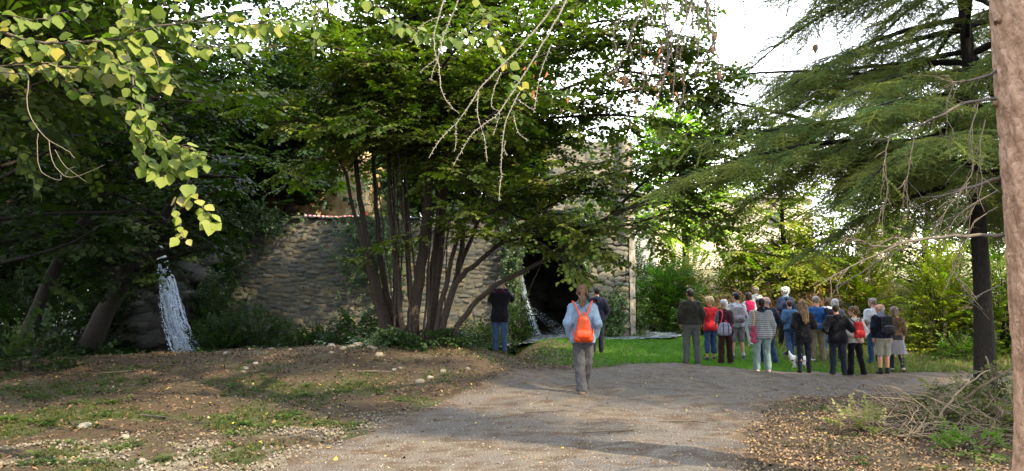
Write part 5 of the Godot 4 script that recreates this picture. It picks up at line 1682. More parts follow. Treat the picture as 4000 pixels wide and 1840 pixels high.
func brush_pile():
	var bp := thing("brush_pile", "pile of cut branches and wilting leaves at the foot of the big trunk", "brush pile", at(5.0, 8.7))
	var wood := mat(Color(0.17, 0.13, 0.085), 0.9, T.bark, Vector3(6, 6, 6))
	var o := bp.position
	for l in [
		[[Vector3(4.42, -0.13, -8.60), Vector3(4.74, 0.05, -8.60), Vector3(5.12, 0.36, -8.60), Vector3(5.49, 0.60, -8.60), Vector3(5.77, 0.76, -8.60)], 0.028, 0],
		[[Vector3(4.40, 0.05, -8.30), Vector3(4.53, 0.15, -8.30), Vector3(4.75, 0.17, -8.30), Vector3(5.01, 0.14, -8.30), Vector3(5.36, 0.05, -8.30)], 0.016, 1],
		[[Vector3(4.21, 0.01, -8.80), Vector3(4.35, 0.19, -8.80), Vector3(4.63, 0.28, -8.80), Vector3(4.81, 0.19, -8.80), Vector3(4.76, 0.06, -8.80)], 0.010, 0],
		[[Vector3(4.58, -0.05, -8.40), Vector3(4.77, 0.25, -8.40), Vector3(4.91, 0.43, -8.40), Vector3(5.10, 0.60, -8.40), Vector3(5.32, 0.73, -8.40)], 0.016, 1],
		[[Vector3(4.33, -0.22, -8.20), Vector3(4.39, -0.01, -8.20), Vector3(4.48, 0.16, -8.20)], 0.012, 1],
		[[Vector3(5.66, 0.82, -9.00), Vector3(5.75, 0.58, -9.00), Vector3(5.88, 0.46, -9.00), Vector3(6.07, 0.42, -9.00)], 0.010, 1],
		[[Vector3(4.12, -0.10, -8.20), Vector3(4.47, -0.09, -8.20), Vector3(4.77, -0.01, -8.20), Vector3(5.03, -0.05, -8.20)], 0.010, 1],
		[[Vector3(4.35, -0.20, -8.30), Vector3(4.69, -0.16, -8.30), Vector3(5.00, -0.20, -8.30)], 0.008, 1]]:
		var loc := []
		for p in smooth_line(l[0], 4):
			var q: Vector3 = p
			q.y = maxf(q.y, gh(q.x, q.z) + 0.04)
			loc.append(q - o + rv() * 0.012)
		var mb := Mb.new()
		mb.tube(loc, taper(loc.size(), l[1], l[1] * 0.4), 7, Color.WHITE, 0.1)
		for k in range(2, loc.size() - 1):
			if rng.randf() < 0.6:
				mb.tube(curve_out(loc[k], rv() + Vector3(0, 0.3, 0), rf(0.12, 0.4), -0.3, 4, 0.2), taper(5, 0.005, 0.002), 4, Color.WHITE, 0.0, false)
		part(bp, "branch", mb, M.palewood if l[2] else wood)
	var tw := Mb.new()
	for i in 420:
		var a := rf(0, TAU)
		var rr := sqrt(rng.randf())
		var p := Vector3(cos(a) * rr * 1.05 + 0.1, 0.05 + 0.55 * (1.0 - rr) * rng.randf(), sin(a) * rr * 0.9)
		tw.tube(curve_out(p, Vector3(rf(-1.2, 0.6), rf(-0.2, 0.5), rf(-1, 1)), rf(0.2, 0.7), -0.3, 4, 0.2), taper(5, 0.007, 0.003), 3, Color.WHITE, 0.0, false)
	part(bp, "twigs", tw, M.palewood).set_meta("kind", "stuff")
	var out := []
	for i in 460:
		var a := rf(0, TAU)
		var rr := sqrt(rng.randf())
		var p := Vector3(0.55 + cos(a) * rr * 0.95, 0.1 + 0.75 * (1.0 - rr * 0.8) * rng.randf(), -0.1 + sin(a) * rr * 0.9)
		out.append(Transform3D(look(Vector3(rf(-1, 1), rf(-0.8, 0.5), rf(-1, 1)), (Vector3.UP + rv() * 0.6).normalized()) * Basis.from_scale(Vector3.ONE * rf(0.4, 0.75)), p))
	put_sprigs(bp, "wilted_leaves", "oval", 3, out, Color(0.13, 0.115, 0.05), Color(0.08, 0.095, 0.03))
	bush("weed_clump", "fresh green weeds in front of the brush pile at the bottom right", "weeds", 4.6, 7.5, Vector3(0.55, 0.18, 0.4), 70, "ash", 0.42, Color(0.06, 0.12, 0.02), Color(0.10, 0.16, 0.03))
	bush("weed_clump", "pale leafy weeds left of the brush pile", "weeds", 4.0, 8.6, Vector3(0.4, 0.16, 0.4), 40, "oval", 0.55, Color(0.14, 0.14, 0.05), Color(0.20, 0.19, 0.09))



# ---------------------------------------------------------------- people
class Field:   # a distance field on a grid, meshed as surface nets
	var lo: Vector3
	var c: float
	var nx: int
	var ny: int
	var nz: int
	var f := PackedFloat32Array()

	func _init(a: Vector3, b: Vector3, cell: float):
		lo = a
		c = cell
		nx = int((b.x - a.x) / cell) + 2
		ny = int((b.y - a.y) / cell) + 2
		nz = int((b.z - a.z) / cell) + 2
		f.resize(nx * ny * nz)
		f.fill(1.0)

	func cap(a: Vector3, b: Vector3, ra: float, rb: float, k: float, sz := 1.0):
		var m := maxf(ra, rb) + k + c * 2.5
		var p0 := (Vector3(minf(a.x, b.x), minf(a.y, b.y), minf(a.z, b.z)) - Vector3.ONE * m - lo) / c
		var p1 := (Vector3(maxf(a.x, b.x), maxf(a.y, b.y), maxf(a.z, b.z)) + Vector3.ONE * m - lo) / c
		var x0 := maxi(0, int(p0.x)); var x1 := mini(nx - 1, int(p1.x) + 1)
		var y0 := maxi(0, int(p0.y)); var y1 := mini(ny - 1, int(p1.y) + 1)
		var z0 := maxi(0, int(p0.z)); var z1 := mini(nz - 1, int(p1.z) + 1)
		var ab := b - a
		ab.z *= sz
		var l2 := maxf(ab.length_squared(), 1e-9)
		var az := a.z * sz
		for z in range(z0, z1 + 1):
			var pz := (lo.z + z * c) * sz - az
			for y in range(y0, y1 + 1):
				var q := Vector3(lo.x + x0 * c - a.x, lo.y + y * c - a.y, pz)
				var i := (z * ny + y) * nx + x0
				for x in range(x0, x1 + 1):
					var h := clampf(q.dot(ab) / l2, 0.0, 1.0)
					var d := (q - ab * h).length() - ra - (rb - ra) * h
					var o := f[i]
					if d < o + k:
						var g := k - absf(o - d)
						f[i] = minf(o, d) - (g * g / (4.0 * k) if g > 0.0 else 0.0)
					q.x += c
					i += 1

	func cut(n: Vector3, off: float):   # keep where n.p <= off
		var i := 0
		for z in nz:
			for y in ny:
				var d := n.x * lo.x + n.y * (lo.y + y * c) + n.z * (lo.z + z * c) - off
				for x in nx:
					if d > f[i]:
						f[i] = d
					d += n.x * c
					i += 1

	func net(out: Mb, col: Color, wrinkle: FastNoiseLite = null, amp := 0.0, stretch := Vector3.ONE):
		var ids := {}
		var far := c * 3.4
		var ox := 1
		var oy := nx
		var oz := nx * ny
		var corner := [0, 1, oy, oy + 1, oz, oz + 1, oz + oy, oz + oy + 1]
		var first := out.v.size()
		for z in nz - 1:
			for y in ny - 1:
				var i := (z * ny + y) * nx - 1
				for x in nx - 1:
					i += 1
					var v := f[i]
					if v > far or v < -far:
						continue
					var mask := 0
					for k in 8:
						if f[i + corner[k]] < 0.0:
							mask |= 1 << k
					if mask == 0 or mask == 255:
						continue
					var s := Vector3.ZERO
					var n := 0
					for e in [[0, 1], [2, 3], [4, 5], [6, 7], [0, 2], [1, 3], [4, 6], [5, 7], [0, 4], [1, 5], [2, 6], [3, 7]]:
						var a: int = e[0]
						var b: int = e[1]
						if (mask >> a & 1) != (mask >> b & 1):
							var fa := f[i + corner[a]]
							var t := fa / (fa - f[i + corner[b]])
							var pa := Vector3(a & 1, a >> 1 & 1, a >> 2)
							s += pa.lerp(Vector3(b & 1, b >> 1 & 1, b >> 2), t)
							n += 1
					var p := lo + (Vector3(x, y, z) + s / n) * c
					var gx := f[i + 1] - v + f[i + oy + oz + 1] - f[i + oy + oz]
					var gy := f[i + oy] - v + f[i + 1 + oz + oy] - f[i + 1 + oz]
					var gz := f[i + oz] - v + f[i + 1 + oy + oz] - f[i + 1 + oy]
					ids[i] = out.vert(p, Vector3(gx, gy, gz).normalized(), col)
		for i in ids:
			var v := f[i]
			var neg := v < 0.0
			for e in [[ox, oy, oz], [oy, oz, ox], [oz, ox, oy]]:
				if neg != (f[i + e[0]] < 0.0):
					var a: int = i
					var b: int = i - e[1]
					var d: int = i - e[1] - e[2]
					var g: int = i - e[2]
					if ids.has(b) and ids.has(d) and ids.has(g):
						out.tri(ids[a], ids[b], ids[d])
						out.tri(ids[a], ids[d], ids[g])
		if wrinkle:
			for i in range(first, out.v.size()):
				out.v[i] += out.n[i] * amp * wrinkle.get_noise_3dv(out.v[i] * stretch)
			var acc := PackedVector3Array()
			acc.resize(out.v.size())
			for i in range(0, out.ix.size(), 3):
				if out.ix[i] >= first:
					var g := (out.v[out.ix[i + 2]] - out.v[out.ix[i]]).cross(out.v[out.ix[i + 1]] - out.v[out.ix[i]])
					for k in 3:
						acc[out.ix[i + k]] += g
			for i in range(first, out.v.size()):
				out.n[i] = acc[i].normalized()


func solid(bones: Array, cell: float, k: float, cuts := [], col := Color.WHITE, wr := 0.0, stretch := Vector3.ONE, into: Mb = null) -> Mb:
	var lo := Vector3.ONE * 99.0
	var hi := -lo
	for b in bones:
		var r := maxf(b[2], b[3]) + cell * 2.0 + k * 0.3
		lo = lo.min(b[0] - Vector3.ONE * r).min(b[1] - Vector3.ONE * r)
		hi = hi.max(b[0] + Vector3.ONE * r).max(b[1] + Vector3.ONE * r)
	var fd := Field.new(lo, hi, cell)
	for b in bones:
		fd.cap(b[0], b[1], b[2], b[3], k, b[4] if b.size() > 4 else 1.0)
	for q in cuts:
		fd.cut(q[0], q[1])
	var mb := into if into else Mb.new()
	fd.net(mb, col, nz if wr > 0.0 else null, wr, stretch)
	return mb


var head_mb: Mb
var hand_mb := {}
var hair_cache := {}
var shoe_mb: Mb
var sole_mb: Mb


func head_shape() -> Mb:   # centre of the skull at the origin, facing -z
	var v := Vector3.ZERO
	var mb := solid([
		[Vector3(0, 0.03, 0.03), Vector3(0, 0.035, -0.03), 0.083, 0.078], [Vector3(0, -0.03, -0.03), Vector3(0, -0.06, -0.045), 0.068, 0.055],
		[Vector3(-0.025, -0.092, -0.06), Vector3(0.025, -0.092, -0.06), 0.026, 0.026], [Vector3(0, 0.0, -0.1), Vector3(0, -0.033, -0.118), 0.01, 0.014],
		[Vector3(-0.014, -0.037, -0.106), Vector3(0.014, -0.037, -0.106), 0.009, 0.009], [Vector3(-0.035, 0.018, -0.096), Vector3(0.035, 0.018, -0.096), 0.012, 0.012],
		[Vector3(-0.02, -0.065, -0.102), Vector3(0.02, -0.065, -0.102), 0.008, 0.008],
		[Vector3(-0.084, 0.012, 0.01), Vector3(-0.082, -0.025, 0.0), 0.017, 0.011], [Vector3(0.084, 0.012, 0.01), Vector3(0.082, -0.025, 0.0), 0.017, 0.011],
		[Vector3(0, -0.06, 0.02), Vector3(0, -0.17, 0.04), 0.056, 0.056]], 0.008, 0.014)
	for i in mb.v.size():
		var p := mb.v[i]
		if absf(p.y + 0.065) < 0.009 and p.z < -0.1 and absf(p.x) < 0.026:
			mb.c[i] = Color(0.85, 0.55, 0.5)
		if absf(p.y - 0.022) < 0.006 and p.z < -0.09 and absf(absf(p.x) - 0.03) < 0.017:
			mb.c[i] = Color(0.35, 0.28, 0.24)
	for s in [-1.0, 1.0]:
		for ring in [[0.0125, 0.0, Color(1.3, 1.35, 1.4)], [0.0065, -0.0085, Color(0.12, 0.1, 0.1)]]:
			var ce := Vector3(s * 0.031, 0.002, -0.089 + ring[1])
			var sp := lump(0, 6, 1.0)
			for q in sp.v.size():
				sp.v[q] = sp.n[q]
				sp.c[q] = ring[2]
			mb.add(sp, Transform3D(Basis.from_scale(Vector3.ONE * ring[0]), ce))
	return mb


func hand_shape(curl: float) -> Mb:   # a right hand hanging down -y, thumb forward (-z), palm towards -x
	var bones := [[Vector3(0, 0.01, 0), Vector3(0, -0.03, 0), 0.024, 0.03], [Vector3(0, -0.03, -0.022), Vector3(0, -0.085, -0.026), 0.017, 0.014], [Vector3(0, -0.03, 0.02), Vector3(0, -0.08, 0.024), 0.017, 0.014], [Vector3(0, -0.05, 0), Vector3(0, -0.088, 0), 0.016, 0.015]]
	for i in 4:
		var z := -0.032 + i * 0.0215
		var l: float = [0.07, 0.078, 0.072, 0.056][i]
		var p := Vector3(0, -0.088 + 0.004 * absf(i - 1.2), z)
		var a := 0.15 + curl * 0.6
		for j in 3:
			var ln: float = l * [0.45, 0.31, 0.24][j]
			var q := p + Vector3(-sin(a) * ln, -cos(a) * ln, (i - 1.5) * 0.0018)
			bones.append([p, q, 0.0088 - j * 0.0007, 0.0082 - j * 0.0007])
			p = q
			a += curl * 0.75 + 0.12
	bones.append([Vector3(0, -0.02, -0.02), Vector3(-0.012, -0.052, -0.048), 0.014, 0.0105])
	bones.append([Vector3(-0.012, -0.052, -0.048), Vector3(-0.022, -0.082, -0.052 + curl * 0.012), 0.0102, 0.0085])
	return solid(bones, 0.0045, 0.006)


func hair_shape(style: String, cell := 0.009) -> Mb:
	if hair_cache.has(style):
		return hair_cache[style]
	var b := []
	var cuts := []
	var wr := 0.008
	var st := Vector3(24, 7, 24)
	match style:
		"short":
			b = [[Vector3(0, 0.04, 0.036), Vector3(0, 0.045, -0.028), 0.090, 0.082], [Vector3(0, -0.02, 0.045), Vector3(0, -0.055, 0.045), 0.072, 0.054]]
			cuts = [[Vector3(0, -0.75, -0.66).normalized(), 0.022]]
		"crew":
			b = [[Vector3(0, 0.034, 0.033), Vector3(0, 0.04, -0.028), 0.087, 0.080], [Vector3(0, -0.02, 0.04), Vector3(0, -0.05, 0.04), 0.068, 0.05]]
			cuts = [[Vector3(0, -0.75, -0.66).normalized(), 0.022]]
			wr = 0.004
		"fringe":   # a band of hair round a bald crown
			b = [[Vector3(0, 0.01, 0.034), Vector3(0, 0.01, 0.0), 0.0865, 0.086], [Vector3(0, -0.02, 0.04), Vector3(0, -0.05, 0.04), 0.069, 0.05]]
			cuts = [[Vector3(0, 1, 0.15), 0.05], [Vector3(0, -0.6, -0.8), 0.0]]
			wr = 0.003
		"fluffy":
			b = [[Vector3(0, 0.05, 0.04), Vector3(0, 0.05, -0.03), 0.104, 0.092], [Vector3(-0.05, 0.0, 0.03), Vector3(0.05, 0.0, 0.03), 0.072, 0.072], [Vector3(0, -0.03, 0.05), Vector3(0, -0.06, 0.05), 0.07, 0.05]]
			cuts = [[Vector3(0, -0.7, -0.7).normalized(), 0.025]]
			wr = 0.02
			st = Vector3(16, 12, 16)
		"bob":
			b = [[Vector3(0, 0.04, 0.03), Vector3(0, 0.04, -0.025), 0.098, 0.088], [Vector3(-0.065, 0.0, 0.01), Vector3(-0.07, -0.1, 0.012), 0.042, 0.034], [Vector3(0.065, 0.0, 0.01), Vector3(0.07, -0.1, 0.012), 0.042, 0.034], [Vector3(-0.035, -0.02, 0.06), Vector3(-0.035, -0.11, 0.062), 0.055, 0.042], [Vector3(0.035, -0.02, 0.06), Vector3(0.035, -0.11, 0.062), 0.055, 0.042]]
			cuts = [[Vector3(0, -0.35, -0.94).normalized(), 0.066]]
			wr = 0.014
		"long":
			b = [[Vector3(0, 0.045, 0.03), Vector3(0, 0.042, -0.025), 0.098, 0.088], [Vector3(-0.07, 0.0, 0.015), Vector3(-0.095, -0.2, 0.05), 0.045, 0.045], [Vector3(0.07, 0.0, 0.015), Vector3(0.095, -0.2, 0.05), 0.045, 0.045], [Vector3(-0.04, -0.02, 0.065), Vector3(-0.055, -0.18, 0.13), 0.06, 0.05], [Vector3(0.04, -0.02, 0.065), Vector3(0.05, -0.18, 0.13), 0.06, 0.05], [Vector3(-0.055, -0.18, 0.13), Vector3(-0.045, -0.37, 0.165), 0.05, 0.03], [Vector3(0.05, -0.18, 0.13), Vector3(0.045, -0.38, 0.165), 0.05, 0.03], [Vector3(0, -0.15, 0.14), Vector3(0.0, -0.41, 0.17), 0.055, 0.035]]
			cuts = [[Vector3(0, -0.25, -0.96).normalized(), 0.062]]
			wr = 0.022
			st = Vector3(22, 4, 22)
		"ponytail":
			b = [[Vector3(0, 0.042, 0.035), Vector3(0, 0.044, -0.028), 0.094, 0.083], [Vector3(0, -0.01, 0.05), Vector3(0, -0.03, 0.05), 0.078, 0.06], [Vector3(0, 0.0, 0.125), Vector3(0, -0.02, 0.135), 0.034, 0.03], [Vector3(0, -0.02, 0.135), Vector3(0.005, -0.12, 0.15), 0.034, 0.056], [Vector3(0.005, -0.12, 0.15), Vector3(-0.005, -0.23, 0.15), 0.058, 0.056], [Vector3(-0.005, -0.23, 0.15), Vector3(0.012, -0.33, 0.15), 0.054, 0.026]]
			cuts = [[Vector3(0, -0.7, -0.7).normalized(), 0.03]]
			wr = 0.02
			st = Vector3(30, 4, 30)
		"updo":
			b = [[Vector3(0, 0.045, 0.035), Vector3(0, 0.045, -0.028), 0.098, 0.086], [Vector3(-0.02, 0.0, 0.09), Vector3(0.03, -0.02, 0.09), 0.055, 0.06], [Vector3(0.02, -0.06, 0.075), Vector3(0.045, -0.1, 0.07), 0.045, 0.035], [Vector3(-0.04, -0.05, 0.06), Vector3(-0.03, -0.1, 0.06), 0.04, 0.02]]
			cuts = [[Vector3(0, -0.7, -0.7).normalized(), 0.03]]
			wr = 0.024
			st = Vector3(18, 14, 18)
	var mb := solid(b, cell, 0.02, cuts, Color.WHITE, wr, st)
	for i in mb.v.size():
		mb.c[i] = Color.WHITE * (0.9 + 0.55 * nz.get_noise_3dv(mb.v[i] * Vector3(40, 8, 40)))
	hair_cache[style] = mb
	return mb


func cloth(col: Color, stripes := false) -> StandardMaterial3D:
	col = Color(col.r * 0.72, col.g * 0.72, col.b * 0.72)
	var m := mat(col, 0.9, T.cloth, Vector3.ONE * 2.2, 0.0, false)
	if stripes:
		var im := Image.create(8, 64, false, Image.FORMAT_RGB8)
		im.fill(col.linear_to_srgb())
		im.fill_rect(Rect2i(0, 0, 8, 18), Color(0.055, 0.06, 0.075).linear_to_srgb())
		m.albedo_color = Color.WHITE
		m.albedo_texture = ImageTexture.create_from_image(im)
		m.uv1_scale = Vector3(1, 22.0, 1)
	m.rim_enabled = true
	m.rim = 0.35
	m.metallic_specular = 0.2
	return m


func hairmat(col: Color) -> StandardMaterial3D:
	var m := vmat(0.55)
	m.albedo_color = (col * 0.75).linear_to_srgb()
	return m


func person(label: String, x: float, d: float, yaw: float, H: float, w: float, s: Dictionary) -> Node3D:
	var k := H / 1.75
	var o := thing("person", label, "person", at(x, d), yaw, s.get("group", ""))
	var cell: float = s.get("cell", 0.019)
	var lean: float = s.get("lean", rf(0.0, 0.07))
	var skin: Color = s.get("skin", Color(0.45, 0.27, 0.19)) * 0.72
	var piv := Vector3(0, 0.96, 0)
	var tb := Basis(Vector3.RIGHT, -lean)
	var up := func(p: Vector3) -> Vector3: return (piv + tb * (p - piv)) * k
	var arm: Array = s.get("arm", [Vector3(-0.245, 1.14, 0.03), Vector3(-0.235, 0.90, -0.03), Vector3(0.245, 1.14, 0.03), Vector3(0.235, 0.90, -0.03)])
	var sh := [up.call(Vector3(-0.152 * w, 1.385, 0.0)), up.call(Vector3(0.152 * w, 1.385, 0.0))]
	var el := [up.call(arm[0] * Vector3(w * 0.86, 1, 1)), up.call(arm[2] * Vector3(w * 0.86, 1, 1))]
	var wr := [up.call(arm[1] * Vector3(w * 0.88, 1, 1)), up.call(arm[3] * Vector3(w * 0.88, 1, 1))]
	var lg: Array = s.get("legs", [Vector3(-0.1, 0.5, -0.01), Vector3(-0.11, 0.08, 0.0), Vector3(0.1, 0.5, -0.01), Vector3(0.11, 0.08, 0.0)])   # knees and ankles
	var hp := [Vector3(-0.088 * w, 0.92, 0) * k, Vector3(0.088 * w, 0.92, 0) * k]
	var kn := [lg[0] * k, lg[2] * k]
	var an := [lg[1] * k, lg[3] * k]
	var torso := func(g: float, hang: float) -> Array:
		var a := [[Vector3(-0.05 * w, 0.95, 0.01) * k, Vector3(0.05 * w, 0.95, 0.01) * k, (0.118 * w + g) * k, (0.118 * w + g) * k, 1.12],
			[up.call(Vector3(-0.03 * w, 1.0, 0)), up.call(Vector3(-0.02 * w, 1.22, 0.0)), (0.118 * w + g) * k, (0.118 * w + g) * k, 1.3],
			[up.call(Vector3(0.03 * w, 1.0, 0)), up.call(Vector3(0.02 * w, 1.22, 0.0)), (0.118 * w + g) * k, (0.118 * w + g) * k, 1.3],
			[up.call(Vector3(-0.07 * w, 1.28, 0.01)), up.call(Vector3(0.07 * w, 1.28, 0.01)), (0.115 * w + g) * k, (0.115 * w + g) * k, 1.25],
			[up.call(Vector3(-0.115 * w, 1.375, 0.015)), up.call(Vector3(0.115 * w, 1.375, 0.015)), (0.06 + g) * k, (0.06 + g) * k, 1.0],
			[up.call(Vector3(0, 1.40, 0.012)), up.call(Vector3(0, 1.455, 0.005)), (0.075 + g * 0.6) * k, (0.055 + g * 0.6) * k, 1.0]]
		if hang > 0.0:
			a.append([Vector3(-0.055 * w, 0.95 - hang, 0.0) * k, Vector3(0.055 * w, 0.95 - hang, 0.0) * k, (0.12 * w + g) * k, (0.12 * w + g) * k, 1.1])
			a.append([Vector3(-0.07 * w, 0.9, 0.03) * k, Vector3(0.07 * w, 0.9, 0.03) * k, (0.103 * w + g) * k, (0.103 * w + g) * k])
		return a
	var limb := func(a: Vector3, b: Vector3, c: Vector3, r0: float, r1: float, r2: float, to: float) -> Array:
		if to <= 0.5:
			return [[a, a.lerp(b, to * 2.0), r0 * k, lerpf(r0, r1, to * 2.0) * k]]
		return [[a, b, r0 * k, r1 * k], [b, b.lerp(c, to * 2.0 - 1.0), r1 * k, lerpf(r1, r2, to * 2.0 - 1.0) * k]]
	# the body: one skin from neck to feet, with head and hands of a finer grid
	var bones: Array = torso.call(0.0, 0.0)
	for i in 2:
		bones += limb.call(sh[i], el[i], wr[i], 0.050, 0.039, 0.027, 1.0)
		bones += limb.call(hp[i], kn[i], an[i], 0.086 * w, 0.056, 0.038, 1.0)
		bones.append([kn[i].lerp(an[i], 0.12), kn[i].lerp(an[i], 0.45), 0.045 * k, 0.05 * k])
	var hd: Vector3 = up.call(Vector3(0, 1.635, -0.012))
	bones.append([up.call(Vector3(0, 1.43, 0.01)), hd - Vector3(0, 0.07, -0.02) * k, 0.056 * k, 0.052 * k])
	var body := solid(bones, cell, 0.03 * k, [], skin)
	var hb: Basis = Basis(Vector3.UP, s.get("turn", rf(-0.5, 0.5))) * Basis(Vector3.RIGHT, s.get("nod", rf(-0.15, 0.12))) * Basis(Vector3.BACK, rf(-0.08, 0.08)) * Basis.from_scale(Vector3(0.94, 1.0, 1.0) * k)
	body.tint = skin
	body.add(head_mb, Transform3D(hb, hd))
	for i in 2:
		var fd: Vector3 = (wr[i] - el[i]).normalized()
		var ref: Vector3 = s.get("palm", Vector3.FORWARD)
		var zz := -(ref - fd * ref.dot(fd)).normalized()
		var yy := -fd
		var b2 := Basis(yy.cross(zz), yy, zz) * Basis.from_scale(Vector3(1.0 if i else -1.0, 1, 1) * 0.95 * k)
		body.add(hand_mb[s.get("curl", 0.5)], Transform3D(b2, wr[i]))
	body.tint = Color.WHITE
	part(o, "body", body, M.skin)
	# clothes
	for g in s.top:   # [name, colour, grow, hem height, sleeve 0..1, stripes, hood, cuff]
		var gb: Array = torso.call(g[2], maxf(0.0, 0.95 - g[3]))
		for i in 2:
			if g[4] > 0.0:
				gb += limb.call(sh[i], el[i], wr[i], 0.062 + g[2], 0.052 + g[2] * 0.8, 0.040 + g[2] * 0.5, g[4])
		if g.size() > 6 and g[6]:
			gb.append([up.call(Vector3(-0.05, 1.43, 0.085)), up.call(Vector3(0.05, 1.43, 0.085)), 0.055 * k, 0.055 * k])
			gb.append([up.call(Vector3(0, 1.42, 0.1)), up.call(Vector3(0, 1.34, 0.125)), 0.06 * k, 0.03 * k])
		var gm := solid(gb, cell, 0.028 * k, [[Vector3(0, -1, 0), -g[3] * k]] if not s.has("raised") else [[Vector3(0, -1, 0), -g[3] * k]], Color.WHITE, 0.016, Vector3(9, 6, 9))
		part(o, g[0], gm, cloth(g[1], g.size() > 5 and g[5]))
	var q: Array = s.low   # [name, colour, to 0..1, flare, grow]
	var lb := [[Vector3(-0.05 * w, 0.955, 0.012) * k, Vector3(0.05 * w, 0.955, 0.012) * k, (0.13 * w) * k, (0.13 * w) * k, 1.12], [Vector3(-0.075 * w, 0.9, 0.03) * k, Vector3(0.075 * w, 0.9, 0.03) * k, 0.1 * w * k, 0.1 * w * k]]
	for i in 2:
		lb += limb.call(hp[i] - Vector3(0, 0.01, 0), kn[i], an[i] - Vector3(0, 0.03 * k, 0), 0.094 * w + q[4] * 0.3, 0.068 + q[4], 0.050 + q[3] + q[4], q[2])
	part(o, q[0], solid(lb, cell, 0.022 * k, [[Vector3(0, -1, 0), -0.06 * k]], Color.WHITE, 0.02, Vector3(10, 5, 10)), cloth(q[1]))
	if s.has("skirt"):
		var kk: Array = s.skirt   # [name, colour, hem]
		var sb := [[Vector3(-0.05, 1.0, 0) * k, Vector3(-0.075 * w, kk[2], 0) * k, 0.13 * w * k, 0.19 * w * k, 1.2], [Vector3(0.05, 1.0, 0) * k, Vector3(0.075 * w, kk[2], 0) * k, 0.13 * w * k, 0.19 * w * k, 1.2]]
		part(o, kk[0], solid(sb, cell, 0.03, [[Vector3(0, -1, 0), -kk[2] * k]], Color.WHITE, 0.02, Vector3(10, 3, 10)), cloth(kk[1]))
	if s.has("hair"):
		var hm := Mb.new()
		hm.add(hair_shape(s.hair[0]), Transform3D(hb, hd))
		part(o, "hair", hm, hairmat(s.hair[1]))
	if s.has("scarf"):
		part(o, "scarf", solid([[up.call(Vector3(-0.05, 1.455, 0.02)), up.call(Vector3(0.05, 1.455, 0.02)), 0.062 * k, 0.062 * k], [up.call(Vector3(0, 1.43, 0.03)), up.call(Vector3(0, 1.50, 0.02)), 0.085 * k, 0.07 * k]], 0.014, 0.02, [], Color.WHITE, 0.02, Vector3(20, 40, 20)), cloth(s.scarf))
	var pitch: Array = s.get("foot", [0.0, 0.0])
	for i in 2:
		var ft := Transform3D(Basis(Vector3.UP, (0.12 if i == 0 else -0.12)) * Basis(Vector3.RIGHT, -pitch[i]) * Basis.from_scale(Vector3.ONE * k * s.get("shoe_size", 1.0)), an[i] - Vector3(0, 0.08 * k, 0) + Vector3(0, 0.0, 0))
		var so := part(o, "shoe", KS.shoe, cloth(s.shoe), ft)
		part(so, "sole", KS.sole, cloth(s.get("sole", s.shoe * 0.5)))
		if s.get("ankle", false):
			pass
	if s.has("sock"):
		for i in 2:
			var sk := Mb.new()
			sk.tube([an[i] + Vector3(0, -0.02, 0.01), an[i].lerp(kn[i], 0.2)], [0.046 * k, 0.047 * k], 10)
			part(o, "sock", sk, cloth(s.sock))
	o.set_meta("k", k)
	o.set_meta("lean", lean)
	return o


var KS := {}


